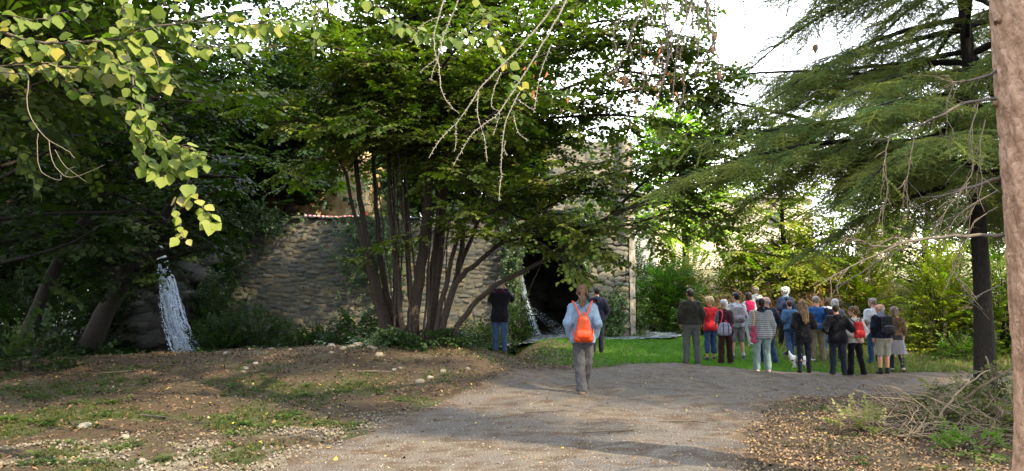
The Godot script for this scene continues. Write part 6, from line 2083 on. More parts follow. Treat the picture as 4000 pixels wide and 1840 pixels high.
func backpack(label: String, owner: Node3D, sz: Vector3, top: float, back: float, col: Color, strap: Color, s := {}):
	# a bag on the wearer's back: a thing of its own that stands at the wearer's place
	var o := thing("backpack", label, "backpack", owner.position, owner.rotation.y)
	var k: float = owner.get_meta("k")
	var lean: float = owner.get_meta("lean")
	var fr := Transform3D(Basis(Vector3.RIGHT, -lean), Vector3(0, 0.96, 0) * k) * Transform3D(Basis(), Vector3(s.get("off", 0.0), top - 0.96 - sz.y / 2, back) * k)
	var h := sz / 2
	col = col * 0.75
	var m := mat(col, s.get("rough", 0.75), T.cloth, Vector3.ONE * 3.0, 0.0, false)
	var m2 := mat(s.get("accent", col) * 0.75, s.get("rough", 0.75))
	var ms := mat(strap * 0.75, 0.8)
	var t: float = s.get("narrow", 0.85)
	var r := minf(h.x, h.z) * 0.75
	var bones := []
	for a in [-1.0, 1.0]:
		bones.append([Vector3(a * (h.x - r), -h.y + r, 0), Vector3(a * (h.x * t - r), h.y - r * 1.1, 0), r, r, r / h.z])
	bones.append([Vector3(-(h.x - r), -h.y + r, 0), Vector3(h.x - r, -h.y + r, 0), r, r, r / h.z])
	bones.append([Vector3(0, 0, 0), Vector3(0, h.y - r, 0), r, r, r / h.z])
	var mb := Mb.new()
	mb.add(solid(bones, 0.013, 0.03, [], Color.WHITE, 0.008, Vector3.ONE * 9), fr)
	part(o, "bag", mb, m)
	var pk := Mb.new()
	var pw := h.x * 0.8
	pk.add(solid([[Vector3(-pw + 0.05, -h.y * 0.52, h.z * 0.72), Vector3(pw - 0.05, -h.y * 0.52, h.z * 0.72), 0.052, 0.052, 1.0], [Vector3(-pw + 0.05, -h.y * 0.3, h.z * 0.66), Vector3(pw - 0.05, -h.y * 0.3, h.z * 0.66), 0.052, 0.052, 1.0], [Vector3(0, -h.y * 0.4, h.z * 0.72), Vector3(0, -h.y * 0.42, h.z * 0.72), 0.06, 0.06]], 0.012, 0.03), fr)
	part(o, "pocket", pk, m2)
	var zp := Mb.new()
	var zl := []
	for i in 9:
		var a := lerpf(-1, 1, i / 8.0)
		zl.append(fr * Vector3(a * pw * 0.95, -h.y * 0.12 - 0.015 * a * a, h.z * (0.99 - 0.12 * a * a) + 0.018))
	zp.tube(zl, taper(9, 0.0045, 0.0045), 5)
	part(o, "zip", zp, mat(s.get("zip", Color(0.3, 0.28, 0.25)), 0.4))
	var lp := Mb.new()
	var ll := []
	for i in 11:
		var a := PI * i / 10.0
		ll.append(fr * Vector3(cos(a) * 0.035, h.y * 0.96 + sin(a) * 0.06, -h.z * 0.2))
	lp.tube(ll, taper(11, 0.009, 0.009), 6)
	part(o, "handle", lp, ms)
	for a in [-1.0, 1.0]:
		var sp := Mb.new()
		var line := [fr * Vector3(a * 0.03, h.y * 0.8, -h.z * 0.5), Vector3(a * 0.10, 1.395, 0.128) * k, Vector3(a * 0.135, 1.462, 0.05) * k, Vector3(a * 0.14, 1.45, -0.05) * k, Vector3(a * 0.15, 1.34, -0.125) * k, Vector3(a * 0.2, 1.2, -0.06) * k, fr * Vector3(a * h.x * 0.9, -h.y * 0.75, -h.z * 0.6)]
		for i in range(1, 6):
			line[i] = Vector3(0, 0.96, 0) * k + Basis(Vector3.RIGHT, -lean) * (line[i] - Vector3(0, 0.96, 0) * k) + (Vector3(a * 0.02, s.get("lift", 0.012), 0) if i < 4 else Vector3.ZERO)
		sp.tube(smooth_line(line, 4), taper(25, 0.013, 0.011), 6)
		part(o, "strap", sp, ms)
	return o


func tote(label: String, owner: Node3D, ce: Vector3, sz: Vector3, strap: Array, col: Color, sc: Color, bands: Color = Color(0, 0, 0, 0)):
	var o := thing("shoulder_bag", label, "bag", owner.position, owner.rotation.y)
	var h := sz / 2
	var r := h.z * 0.95
	var mb := solid([[ce + Vector3(-h.x + r, -h.y + r, 0), ce + Vector3(h.x - r, -h.y + r, 0), r, r], [ce + Vector3(-h.x * 0.85 + r, h.y - r, 0), ce + Vector3(h.x * 0.85 - r, h.y - r, 0), r * 0.8, r * 0.8], [ce + Vector3(-h.x * 0.6, 0, 0), ce + Vector3(h.x * 0.6, 0, 0), r, r], [ce + Vector3(0, -h.y + r, 0), ce + Vector3(0, h.y - r, 0), r, r * 0.85]], 0.013, 0.04, [], Color.WHITE, 0.01, Vector3.ONE * 12)
	col = col * 0.75
	var m := mat(col, 0.85, T.speck if bands.a > 0.0 else T.cloth, Vector3.ONE * 3.5, 0.0, false)
	part(o, "bag", mb, m)
	if bands.a > 0.0:
		for a in [-0.38, 0.38]:
			var bm := Mb.new()
			var zz := h.z * 1.0
			bm.tube(smooth_line([ce + Vector3(a * h.x, -h.y * 0.85, zz * 0.75), ce + Vector3(a * h.x, 0, zz * 1.0), ce + Vector3(a * h.x * 0.9, h.y * 0.9, zz * 0.75)], 4), taper(9, 0.014, 0.014), 6)
			part(o, "band", bm, mat(bands, 0.8))
	var sp := Mb.new()
	var ln := smooth_line(strap, 4)
	sp.tube(ln, taper(ln.size(), 0.014, 0.014), 6)
	part(o, "strap", sp, mat(sc, 0.8))
	return o


func people():
	M.skin = vmat(0.6)
	M.skin.subsurf_scatter_enabled = true
	M.skin.subsurf_scatter_strength = 0.1
	head_mb = head_shape()
	for c in [0.15, 0.5, 1.1]:
		hand_mb[c] = hand_shape(c)
	KS.shoe = solid([[Vector3(0, 0.05, 0.03), Vector3(0, 0.045, -0.06), 0.045, 0.042], [Vector3(0, 0.03, -0.06), Vector3(0, 0.022, -0.155), 0.044, 0.034], [Vector3(0, 0.09, 0.015), Vector3(0, 0.05, 0.02), 0.042, 0.045]], 0.011, 0.02, [[Vector3(0, -1, 0), -0.018], [Vector3(0, 1, 0), 0.105]]).mesh(null)
	var so := solid([[Vector3(0, 0.02, 0.035), Vector3(0, 0.02, -0.05), 0.044, 0.04], [Vector3(0, 0.02, -0.05), Vector3(0, 0.02, -0.158), 0.044, 0.037]], 0.011, 0.012, [[Vector3(0, -1, 0), 0.0], [Vector3(0, 1, 0), 0.022]])
	for i in so.v.size():
		so.v[i] *= Vector3(1.06, 1, 1.02)
	KS.sole = so.mesh(null)
	var walk := [Vector3(-0.08, 0.51, -0.10), Vector3(-0.075, 0.08, -0.20), Vector3(0.085, 0.48, 0.02), Vector3(0.08, 0.13, 0.26)]
	var step := [Vector3(-0.09, 0.5, 0.03), Vector3(-0.1, 0.11, 0.20), Vector3(0.09, 0.51, -0.08), Vector3(0.1, 0.08, -0.14)]
	var wide := [Vector3(-0.12, 0.5, -0.01), Vector3(-0.14, 0.08, 0.0), Vector3(0.12, 0.5, -0.01), Vector3(0.14, 0.08, 0.0)]
	var gp := "walkers gathered on the path at right"
	var pocket := [Vector3(-0.30, 1.15, 0.06), Vector3(-0.22, 0.93, -0.03), Vector3(0.30, 1.15, 0.06), Vector3(0.22, 0.93, -0.03)]
	var front := [Vector3(-0.27, 1.14, 0.04), Vector3(-0.10, 1.12, -0.20), Vector3(0.27, 1.14, 0.04), Vector3(0.10, 1.12, -0.20)]
	var tan := Color(0.40, 0.22, 0.14)
	# the young woman walking in the foreground
	var a := person("young woman with long auburn ponytail and pale denim jacket walking away on the path", 1.10, 11.7, -0.03, 1.68, 0.96, {
		"cell": 0.013, "arm": [Vector3(-0.285, 1.14, 0.06), Vector3(-0.24, 0.93, -0.04), Vector3(0.285, 1.14, 0.06), Vector3(0.24, 0.93, -0.04)], "curl": 0.5,
		"legs": [Vector3(-0.055, 0.50, 0.0), Vector3(-0.02, 0.08, 0.06), Vector3(0.075, 0.52, -0.10), Vector3(0.03, 0.10, -0.34)], "foot": [0.05, -0.1],
		"top": [["denim_jacket", Color(0.185, 0.275, 0.40), 0.034, 0.83, 0.94, false, false]], "low": ["trousers", Color(0.085, 0.085, 0.095), 1.0, 0.028, 0.014], "shoe": Color(0.45, 0.30, 0.24), "sole": Color(0.05, 0.045, 0.04), "hair": ["ponytail", Color(0.08, 0.037, 0.016)], "scarf": Color(0.06, 0.17, 0.17)})
	backpack("bright orange leather backpack worn by the young woman in the denim jacket", a, Vector3(0.29, 0.40, 0.15), 1.245, 0.255, Color(0.58, 0.062, 0.012), Color(0.54, 0.062, 0.014), {"narrow": 0.62, "rough": 0.42, "accent": Color(0.54, 0.056, 0.011), "lift": 0.03, "zip": Color(0.62, 0.09, 0.03)})
	# the woman photographing the fall and the man by the tower
	var b := person("grey-haired woman in dark coat and jeans raising a camera beside the hazel", -0.26, 16.2, -0.12, 1.62, 1.05, {
		"arm": [Vector3(-0.25, 1.28, -0.12), Vector3(-0.08, 1.56, -0.22), Vector3(0.28, 1.30, -0.12), Vector3(0.09, 1.57, -0.20)], "curl": 1.1, "raised": true, "turn": -0.25,
		"top": [["coat", Color(0.012, 0.012, 0.018), 0.035, 0.76, 0.85, false, false]], "low": ["jeans", Color(0.045, 0.085, 0.17), 0.90, 0.006, 0.008], "shoe": Color(0.09, 0.05, 0.035), "hair": ["short", Color(0.42, 0.39, 0.36)], "scarf": Color(0.055, 0.012, 0.03)})
	var cm := thing("camera", "small dark camera held up by the grey-haired woman by the hazel", "camera", b.position + Vector3(0.03, 1.50, -0.24))
	var cb := Mb.new()
	cb.box(Vector3.ZERO, Vector3(0.055, 0.034, 0.017))
	part(cm, "case", cb, M.dark)
	var cl := Mb.new()
	cl.tube([Vector3(0, 0, -0.015), Vector3(0, 0, -0.05)], [0.024, 0.021], 12)
	part(cm, "lens", cl, M.dark)
	person("dark-haired man in navy hooded jacket standing by the tower foot", 2.27, 20.0, 0.1, 1.76, 1.05, {
		"top": [["jacket", Color(0.020, 0.022, 0.048), 0.03, 0.86, 1.0, false, true]], "low": ["trousers", Color(0.018, 0.02, 0.03), 1.0, 0.01, 0.01], "shoe": Color(0.02, 0.02, 0.02), "hair": ["crew", Color(0.03, 0.022, 0.02)], "arm": pocket, "turn": 0.3})
	# the group, from left to right
	person("man in olive jacket and grey trousers, leftmost of the group", 4.23, 17.7, 0.05, 1.78, 1.1, {"group": gp, "legs": wide, "arm": [Vector3(-0.28, 1.15, 0.03), Vector3(-0.25, 0.93, -0.05), Vector3(0.28, 1.15, 0.03), Vector3(0.25, 0.93, -0.05)],
		"top": [["jacket", Color(0.036, 0.036, 0.028), 0.035, 0.93, 1.0, false, false]], "low": ["trousers", Color(0.105, 0.12, 0.115), 1.0, 0.014, 0.010], "shoe": Color(0.10, 0.10, 0.10), "sole": Color(0.4, 0.4, 0.4), "skin": Color(0.27, 0.15, 0.10), "hair": ["crew", Color(0.015, 0.012, 0.011)], "turn": 0.1})
	var rd := person("blonde woman in red jacket holding up a phone", 5.10, 19.3, 0.28, 1.62, 1.02, {"group": gp, "raised": true, "curl": 1.1, "arm": [Vector3(-0.24, 1.22, -0.18), Vector3(-0.19, 1.42, -0.36), Vector3(0.22, 1.2, -0.18), Vector3(-0.02, 1.40, -0.36)], "turn": 0.2,
		"top": [["jacket", Color(0.50, 0.022, 0.035), 0.028, 0.83, 0.93, false, false]], "low": ["cropped_jeans", Color(0.04, 0.075, 0.18), 0.76, 0.022, 0.012], "shoe": Color(0.05, 0.06, 0.06), "hair": ["fluffy", Color(0.50, 0.37, 0.20)]})
	var ph := thing("phone", "dark phone held up in the blonde woman's hands", "phone", rd.position + Basis(Vector3.UP, 0.28) * Vector3(-0.12, 1.40, -0.37), 0.28)
	var pb := Mb.new()
	pb.box(Vector3.ZERO, Vector3(0.037, 0.075, 0.005))
	part(ph, "case", pb, M.dark)
	var bp2 := person("man with black hair, white shirt and grey shorts in front of the blonde woman", 6.02, 20.1, -0.02, 1.77, 1.02, {"group": gp, "arm": front, "turn": 0.5, "legs": [Vector3(-0.1, 0.5, 0.0), Vector3(-0.12, 0.08, 0.0), Vector3(0.12, 0.5, -0.03), Vector3(0.16, 0.08, 0.02)],
		"top": [["shirt", Color(0.55, 0.6, 0.66), 0.018, 0.84, 0.5, false, false]], "low": ["shorts", Color(0.24, 0.24, 0.27), 0.5, 0.02, 0.018], "shoe": Color(0.12, 0.13, 0.13), "sole": Color(0.35, 0.35, 0.35), "sock": Color(0.6, 0.6, 0.6), "hair": ["short", Color(0.010, 0.010, 0.012)]})
	backpack("pale grey backpack on the black-haired man in shorts", bp2, Vector3(0.31, 0.46, 0.2), 1.41, 0.22, Color(0.34, 0.32, 0.37), Color(0.22, 0.22, 0.27), {"accent": Color(0.30, 0.28, 0.33)})
	var mr := person("grey-haired woman in maroon vest and brown trousers", 5.20, 18.3, 0.25, 1.57, 1.10, {"group": gp, "legs": wide, "arm": [Vector3(-0.27, 1.15, 0.0), Vector3(-0.17, 1.1, -0.2), Vector3(0.26, 1.14, 0.02), Vector3(0.2, 0.95, -0.1)], "turn": 0.15, "lean": 0.05,
		"top": [["shirt", Color(0.11, 0.12, 0.16), 0.012, 0.9, 0.46, false, false], ["vest", Color(0.055, 0.018, 0.028), 0.036, 0.84, 0.0, false, false]], "low": ["trousers", Color(0.045, 0.022, 0.018), 0.95, 0.022, 0.016], "shoe": Color(0.16, 0.13, 0.1), "hair": ["short", Color(0.42, 0.45, 0.47)]})
	tote("blue and white patterned shopping bag on the maroon woman's shoulder", mr, Vector3(-0.13, 0.87, 0.19), Vector3(0.36, 0.32, 0.15), [Vector3(-0.23, 1.0, 0.19), Vector3(-0.16, 1.22, 0.17), Vector3(-0.15, 1.31, 0.06), Vector3(-0.14, 1.25, -0.1), Vector3(-0.03, 1.0, 0.19)], Color(0.42, 0.46, 0.62), Color(0.45, 0.03, 0.06), Color(0.03, 0.045, 0.16))
	person("dark-haired woman in pink vest and white sleeves behind the striped woman", 7.13, 22.5, 0.3, 1.60, 0.98, {"group": gp, "legs": step, "foot": [0.5, 0.0],
		"top": [["shirt", Color(0.65, 0.65, 0.66), 0.014, 0.92, 0.5, false, false], ["vest", Color(0.42, 0.015, 0.085), 0.032, 0.97, 0.0, false, false]], "low": ["trousers", Color(0.42, 0.45, 0.47), 1.0, 0.006, 0.008], "shoe": Color(0.65, 0.65, 0.68), "hair": ["bob", Color(0.035, 0.018, 0.02)]})
	person("bald man in white shirt farthest back in the group", 7.72, 23.6, 0.4, 1.70, 1.02, {"group": gp, "top": [["shirt", Color(0.7, 0.7, 0.7), 0.018, 0.86, 0.5, false, false]], "low": ["trousers", Color(0.2, 0.2, 0.22), 1.0, 0.01, 0.01], "shoe": Color(0.1, 0.1, 0.1), "hair": ["fringe", Color(0.6, 0.57, 0.52)], "turn": 0.6})
	person("bald man in dark navy sweater and jeans behind the striped woman", 6.59, 19.4, 0.1, 1.73, 1.18, {"group": gp, "turn": 0.7, "arm": pocket, "legs": [Vector3(-0.08, 0.5, -0.06), Vector3(-0.09, 0.08, -0.14), Vector3(0.1, 0.48, 0.02), Vector3(0.12, 0.14, 0.2)], "foot": [0.0, 0.45],
		"top": [["sweater", Color(0.018, 0.023, 0.042), 0.03, 0.87, 1.0, false, false]], "low": ["jeans", Color(0.025, 0.05, 0.13), 1.0, 0.012, 0.01], "shoe": Color(0.10, 0.07, 0.05), "skin": Color(0.50, 0.27, 0.21), "hair": ["fringe", Color(0.42, 0.36, 0.33)]})
	var st := person("dark-haired woman in grey striped sweater and sage trousers", 5.65, 17.0, 0.06, 1.66, 1.24, {"group": gp, "legs": wide, "turn": 0.35, "arm": [Vector3(-0.25, 1.13, 0.03), Vector3(-0.22, 0.92, -0.06), Vector3(0.26, 1.13, 0.03), Vector3(0.255, 0.90, -0.02)],
		"top": [["striped_sweater", Color(0.30, 0.335, 0.35), 0.03, 0.80, 0.98, true, false]], "low": ["trousers", Color(0.185, 0.275, 0.275), 0.93, 0.022, 0.012], "shoe": Color(0.60, 0.52, 0.47), "skin": Color(0.24, 0.13, 0.09), "hair": ["short", Color(0.012, 0.011, 0.012)], "scarf": Color(0.018, 0.022, 0.045)})
	tote("raspberry red bag on a mustard strap at the striped woman's left side", st, Vector3(-0.25, 0.86, 0.16), Vector3(0.15, 0.38, 0.1), [Vector3(-0.25, 1.02, 0.16), Vector3(-0.21, 1.24, 0.15), Vector3(-0.20, 1.36, 0.06), Vector3(-0.20, 1.34, -0.04)], Color(0.36, 0.045, 0.11), Color(0.42, 0.22, 0.04))
	person("white-haired man in navy and pale jacket turning left", 8.34, 22.8, 0.25, 1.78, 1.08, {"group": gp, "turn": 0.8, "legs": walk, "foot": [0.0, 0.4], "arm": front,
		"top": [["jacket", Color(0.04, 0.06, 0.12), 0.03, 0.86, 1.0, false, true]], "low": ["trousers", Color(0.02, 0.02, 0.022), 1.0, 0.01, 0.01], "shoe": Color(0.05, 0.05, 0.05), "skin": Color(0.55, 0.33, 0.25), "hair": ["fluffy", Color(0.78, 0.76, 0.70)], "scarf": Color(0.45, 0.52, 0.6)})
	person("woman with cropped brown hair in denim jacket and jeans, striding", 7.75, 20.9, 0.15, 1.62, 1.02, {"group": gp, "legs": step, "foot": [0.6, 0.0], "arm": front,
		"top": [["denim_jacket", Color(0.07, 0.15, 0.29), 0.028, 0.86, 0.98, false, false]], "low": ["jeans", Color(0.055, 0.11, 0.24), 1.0, 0.008, 0.008], "shoe": Color(0.10, 0.12, 0.16), "sole": Color(0.25, 0.2, 0.15), "hair": ["crew", Color(0.075, 0.03, 0.018)]})
	person("man in bright blue shirt and khaki trousers with grey cropped hair", 8.25, 20.3, -0.05, 1.79, 1.1, {"group": gp, "legs": wide, "arm": front,
		"top": [["shirt", Color(0.02, 0.09, 0.30), 0.02, 0.87, 0.5, false, false]], "low": ["trousers", Color(0.24, 0.20, 0.14), 1.0, 0.016, 0.014], "shoe": Color(0.14, 0.12, 0.09), "skin": Color(0.48, 0.27, 0.20), "hair": ["crew", Color(0.26, 0.23, 0.21)]})
	var jk := thing("carried_jacket", "dark jacket slung over the right shoulder of the man in the blue shirt", "jacket", at(8.42 + 0.02, 20.22))
	var jm := solid([[Vector3(0.05, 1.44, 0.0), Vector3(0.10, 1.36, 0.11), 0.055, 0.07], [Vector3(0.10, 1.36, 0.11), Vector3(0.09, 0.86, 0.14), 0.085, 0.12], [Vector3(0.2, 1.25, 0.08), Vector3(0.2, 0.95, 0.1), 0.07, 0.08]], 0.018, 0.04, [[Vector3(0, -1, 0), -0.84]], Color.WHITE, 0.03, Vector3(14, 4, 14))
	part(jk, "cloth", jm, cloth(Color(0.030, 0.022, 0.035)))
	var pi := Mb.new()
	pi.tube([Vector3(0.18, 1.44, 0.13), Vector3(0.20, 1.33, 0.17), Vector3(0.185, 1.24, 0.175)], [0.006, 0.007, 0.006], 5)
	part(jk, "white_piping", pi, M.white)
	var lh := person("woman with long blonde-brown hair in black jacket and dark jeans", 6.72, 17.3, -0.1, 1.65, 1.04, {"group": gp, "arm": front, "legs": [Vector3(-0.10, 0.5, 0.03), Vector3(-0.13, 0.09, 0.06), Vector3(0.10, 0.5, -0.02), Vector3(0.1, 0.08, 0.0)], "foot": [0.2, 0.0],
		"top": [["jacket", Color(0.013, 0.014, 0.02), 0.034, 0.75, 1.0, false, false]], "low": ["jeans", Color(0.014, 0.019, 0.034), 1.0, 0.0, 0.002], "shoe": Color(0.015, 0.015, 0.016), "hair": ["long", Color(0.20, 0.13, 0.065)]})
	person("small brown-haired person in white top behind the man in the blue shirt", 9.27, 22.0, -0.1, 1.56, 0.92, {"group": gp, "top": [["shirt", Color(0.7, 0.7, 0.72), 0.02, 0.86, 0.5, false, false]], "low": ["jeans", Color(0.06, 0.1, 0.2), 1.0, 0.008, 0.008], "shoe": Color(0.3, 0.3, 0.3), "hair": ["bob", Color(0.09, 0.055, 0.035)]})
	person("grey-haired woman in grey cardigan and dark cap facing right", 8.89, 20.6, -0.3, 1.68, 1.0, {"group": gp, "turn": 0.3, "top": [["cardigan", Color(0.14, 0.14, 0.17), 0.028, 0.82, 1.0, false, false]], "low": ["trousers", Color(0.03, 0.035, 0.06), 1.0, 0.01, 0.01], "shoe": Color(0.05, 0.05, 0.05), "hair": ["bob", Color(0.40, 0.40, 0.41)]})
	person("dark-haired man in black hooded jacket, elbows out", 7.54, 17.4, -0.1, 1.64, 1.14, {"group": gp, "legs": wide, "turn": -0.3, "arm": [Vector3(-0.33, 1.13, 0.08), Vector3(-0.17, 1.05, -0.12), Vector3(0.33, 1.13, 0.08), Vector3(0.17, 1.05, -0.12)],
		"top": [["hooded_jacket", Color(0.010, 0.011, 0.016), 0.036, 0.79, 1.0, false, true]], "low": ["trousers", Color(0.020, 0.026, 0.045), 1.0, 0.012, 0.008], "shoe": Color(0.05, 0.04, 0.035), "hair": ["crew", Color(0.035, 0.025, 0.022)]})
	var wb := person("brown-haired woman in white top with hands clasped behind her back", 7.98, 17.5, 0.15, 1.59, 1.08, {"group": gp, "turn": 0.9, "palm": Vector3(0, -1, 0.3), "curl": 1.1, "arm": [Vector3(-0.27, 1.12, 0.12), Vector3(-0.03, 0.93, 0.23), Vector3(0.27, 1.12, 0.12), Vector3(0.04, 0.95, 0.25)], "legs": [Vector3(-0.1, 0.5, -0.02), Vector3(-0.13, 0.08, -0.02), Vector3(0.13, 0.5, 0.0), Vector3(0.20, 0.08, 0.06)],
		"top": [["top", Color(0.62, 0.58, 0.56), 0.024, 0.84, 0.75, false, false]], "low": ["trousers", Color(0.008, 0.008, 0.010), 1.0, 0.02, 0.008], "shoe": Color(0.03, 0.028, 0.03), "hair": ["updo", Color(0.12, 0.07, 0.035)]})
	backpack("small bright red backpack on the woman with clasped hands", wb, Vector3(0.27, 0.38, 0.14), 1.37, 0.20, Color(0.62, 0.025, 0.03), Color(0.05, 0.03, 0.04), {"accent": Color(0.55, 0.022, 0.028), "narrow": 0.7})
	person("grey-haired man in white T-shirt and blue jeans", 9.65, 20.0, 0.1, 1.76, 1.1, {"group": gp, "arm": [Vector3(-0.26, 1.14, 0.05), Vector3(-0.19, 0.95, -0.08), Vector3(0.26, 1.14, 0.05), Vector3(0.19, 0.95, -0.08)],
		"top": [["tee", Color(0.60, 0.63, 0.70), 0.024, 0.84, 0.42, false, false]], "low": ["jeans", Color(0.035, 0.08, 0.18), 1.0, 0.01, 0.01], "shoe": Color(0.03, 0.12, 0.16), "skin": Color(0.46, 0.27, 0.20), "hair": ["crew", Color(0.20, 0.17, 0.15)]})
	var bs := person("bald man in navy sweater and beige shorts, stooping slightly", 8.84, 17.9, -0.05, 1.66, 1.1, {"group": gp, "lean": 0.14, "turn": 0.7, "legs": [Vector3(-0.09, 0.5, -0.01), Vector3(-0.09, 0.08, 0.0), Vector3(0.08, 0.5, 0.0), Vector3(0.07, 0.08, 0.02)],
		"top": [["sweater", Color(0.014, 0.017, 0.035), 0.026, 0.90, 0.98, false, false]], "low": ["shorts", Color(0.36, 0.35, 0.28), 0.5, 0.02, 0.02], "shoe": Color(0.025, 0.025, 0.03), "sock": Color(0.03, 0.03, 0.035), "skin": Color(0.55, 0.28, 0.19), "hair": ["fringe", Color(0.5, 0.45, 0.42)], "scarf": Color(0.25, 0.3, 0.42)})
	backpack("black backpack on the stooping bald man in shorts", bs, Vector3(0.30, 0.46, 0.17), 1.43, 0.20, Color(0.010, 0.011, 0.018), Color(0.012, 0.012, 0.016), {"lean": 0.14, "off": 0.05, "accent": Color(0.014, 0.015, 0.024)})
	person("woman in brown cardigan over a long pale grey dress, rightmost of the group", 9.44, 18.5, -0.25, 1.58, 1.02, {"group": gp, "legs": [Vector3(-0.09, 0.5, -0.04), Vector3(-0.1, 0.08, -0.1), Vector3(0.1, 0.48, 0.02), Vector3(0.13, 0.12, 0.2)], "foot": [0.0, 0.35], "turn": 0.5,
		"top": [["cardigan", Color(0.165, 0.10, 0.062), 0.03, 0.98, 1.0, false, false]], "low": ["leggings", Color(0.05, 0.055, 0.06), 1.0, 0.0, 0.0], "skirt": ["dress", Color(0.34, 0.34, 0.38), 0.47], "shoe": Color(0.62, 0.60, 0.58), "sole": Color(0.3, 0.15, 0.09), "hair": ["bob", Color(0.19, 0.14, 0.11)]})
	dog(lh)


func dog(holder: Node3D):
	var p := at(6.99, 18.3)
	var o := thing("dog", "small white dog with black patches on the path at the group's feet", "dog", p, 1.0)
	var b := [[Vector3(0, 0.25, -0.14), Vector3(0, 0.26, 0.14), 0.085, 0.07], [Vector3(0, 0.23, -0.12), Vector3(0, 0.26, -0.05), 0.09, 0.08], [Vector3(0, 0.28, -0.17), Vector3(0, 0.37, -0.25), 0.055, 0.045], [Vector3(0, 0.39, -0.27), Vector3(0, 0.395, -0.29), 0.058, 0.05], [Vector3(0, 0.375, -0.31), Vector3(0, 0.36, -0.38), 0.032, 0.022],
		[Vector3(-0.04, 0.43, -0.26), Vector3(-0.055, 0.47, -0.25), 0.02, 0.008], [Vector3(0.04, 0.43, -0.26), Vector3(0.055, 0.47, -0.25), 0.02, 0.008], [Vector3(0, 0.3, 0.19), Vector3(0.02, 0.24, 0.3), 0.02, 0.01], [Vector3(0.02, 0.24, 0.3), Vector3(0.03, 0.27, 0.36), 0.011, 0.008]]
	for s in [-1.0, 1.0]:
		b += [[Vector3(s * 0.05, 0.22, -0.13), Vector3(s * 0.055, 0.12, -0.12), 0.036, 0.022], [Vector3(s * 0.055, 0.12, -0.12), Vector3(s * 0.055, 0.025, -0.135 + s * 0.02), 0.02, 0.017], [Vector3(s * 0.055, 0.02, -0.135 + s * 0.02), Vector3(s * 0.055, 0.018, -0.16 + s * 0.02), 0.02, 0.017],
			[Vector3(s * 0.05, 0.24, 0.13), Vector3(s * 0.055, 0.15, 0.09), 0.05, 0.03], [Vector3(s * 0.055, 0.15, 0.09), Vector3(s * 0.055, 0.10, 0.17), 0.027, 0.018], [Vector3(s * 0.055, 0.10, 0.17), Vector3(s * 0.055, 0.025, 0.155), 0.017, 0.016], [Vector3(s * 0.055, 0.02, 0.155), Vector3(s * 0.055, 0.018, 0.125), 0.02, 0.017]]
	var mb := solid(b, 0.011, 0.022, [[Vector3(0, -1, 0), 0.0]], Color(0.55, 0.54, 0.53), 0.012, Vector3.ONE * 30)
	for i in mb.v.size():
		var q := mb.v[i]
		if (q.z < -0.24 and absf(q.x) > 0.012 and q.y > 0.33) or nz.get_noise_3dv(q * 5.0 + Vector3(3, 0, 0)) > 0.3:
			mb.c[i] = Color(0.02, 0.02, 0.022)
	part(o, "body", mb, vmat(0.85))
	var hn := Mb.new()
	var ring := []
	for i in 17:
		var a := TAU * i / 16.0
		ring.append(Vector3(cos(a) * 0.098, 0.245 + sin(a) * 0.102, -0.06))
	hn.tube(ring, taper(17, 0.011, 0.011), 5)
	part(o, "harness", hn, mat(Color(0.02, 0.03, 0.05), 0.7))
	var le := thing("dog_lead", "dark lead from the small dog up to the long-haired woman", "lead")
	var lm := Mb.new()
	var a0 := p + Basis(Vector3.UP, 1.0) * Vector3(0, 0.35, -0.06)
	var a1 := holder.position + Vector3(-0.12, 1.02, -0.16)
	var ln := []
	for i in 11:
		var t := i / 10.0
		ln.append(a0.lerp(a1, t) - Vector3(0, 0.12 * sin(PI * t), 0))
	lm.tube(ln, taper(11, 0.005, 0.005), 5)
	part(le, "cord", lm, M.dark)



# ---------------------------------------------------------------- grass, litter, stones
func scatter(called: String, key: String, kinds: int, n: int, x0: float, x1: float, d0: float, d1: float, keepf: Callable, size: Vector2, col: Callable, flat: bool, m: Material = null):
	var xf := []
	var cl := []
	for k in kinds:
		xf.append([])
		cl.append([])
	for i in n:
		var d := sqrt(rf(d0 * d0, d1 * d1)) if d0 > 0.0 else rf(d0, d1)
		var half := d * 0.72 + 0.6
		var x := rf(maxf(x0, -half), minf(x1, half))
		var w: float = keepf.call(x, d)
		if rng.randf() > w:
			continue
		var s := rf(size.x, size.y)
		var b := Basis(Vector3.UP, rf(0, TAU))
		if flat:
			b = b * Basis(Vector3.RIGHT, rf(-0.3, 0.3)) * Basis(Vector3.BACK, rf(-0.3, 0.3))
		xf[i % kinds].append(Transform3D(b * Basis.from_scale(Vector3.ONE * s), at(x, d, 0.018 if flat else 0.0)))
		cl[i % kinds].append(col.call(x, d))
	for k in kinds:
		if xf[k].size():
			many(self, called, K[key + (str(k) if kinds > 1 else "")], xf[k], cl[k])


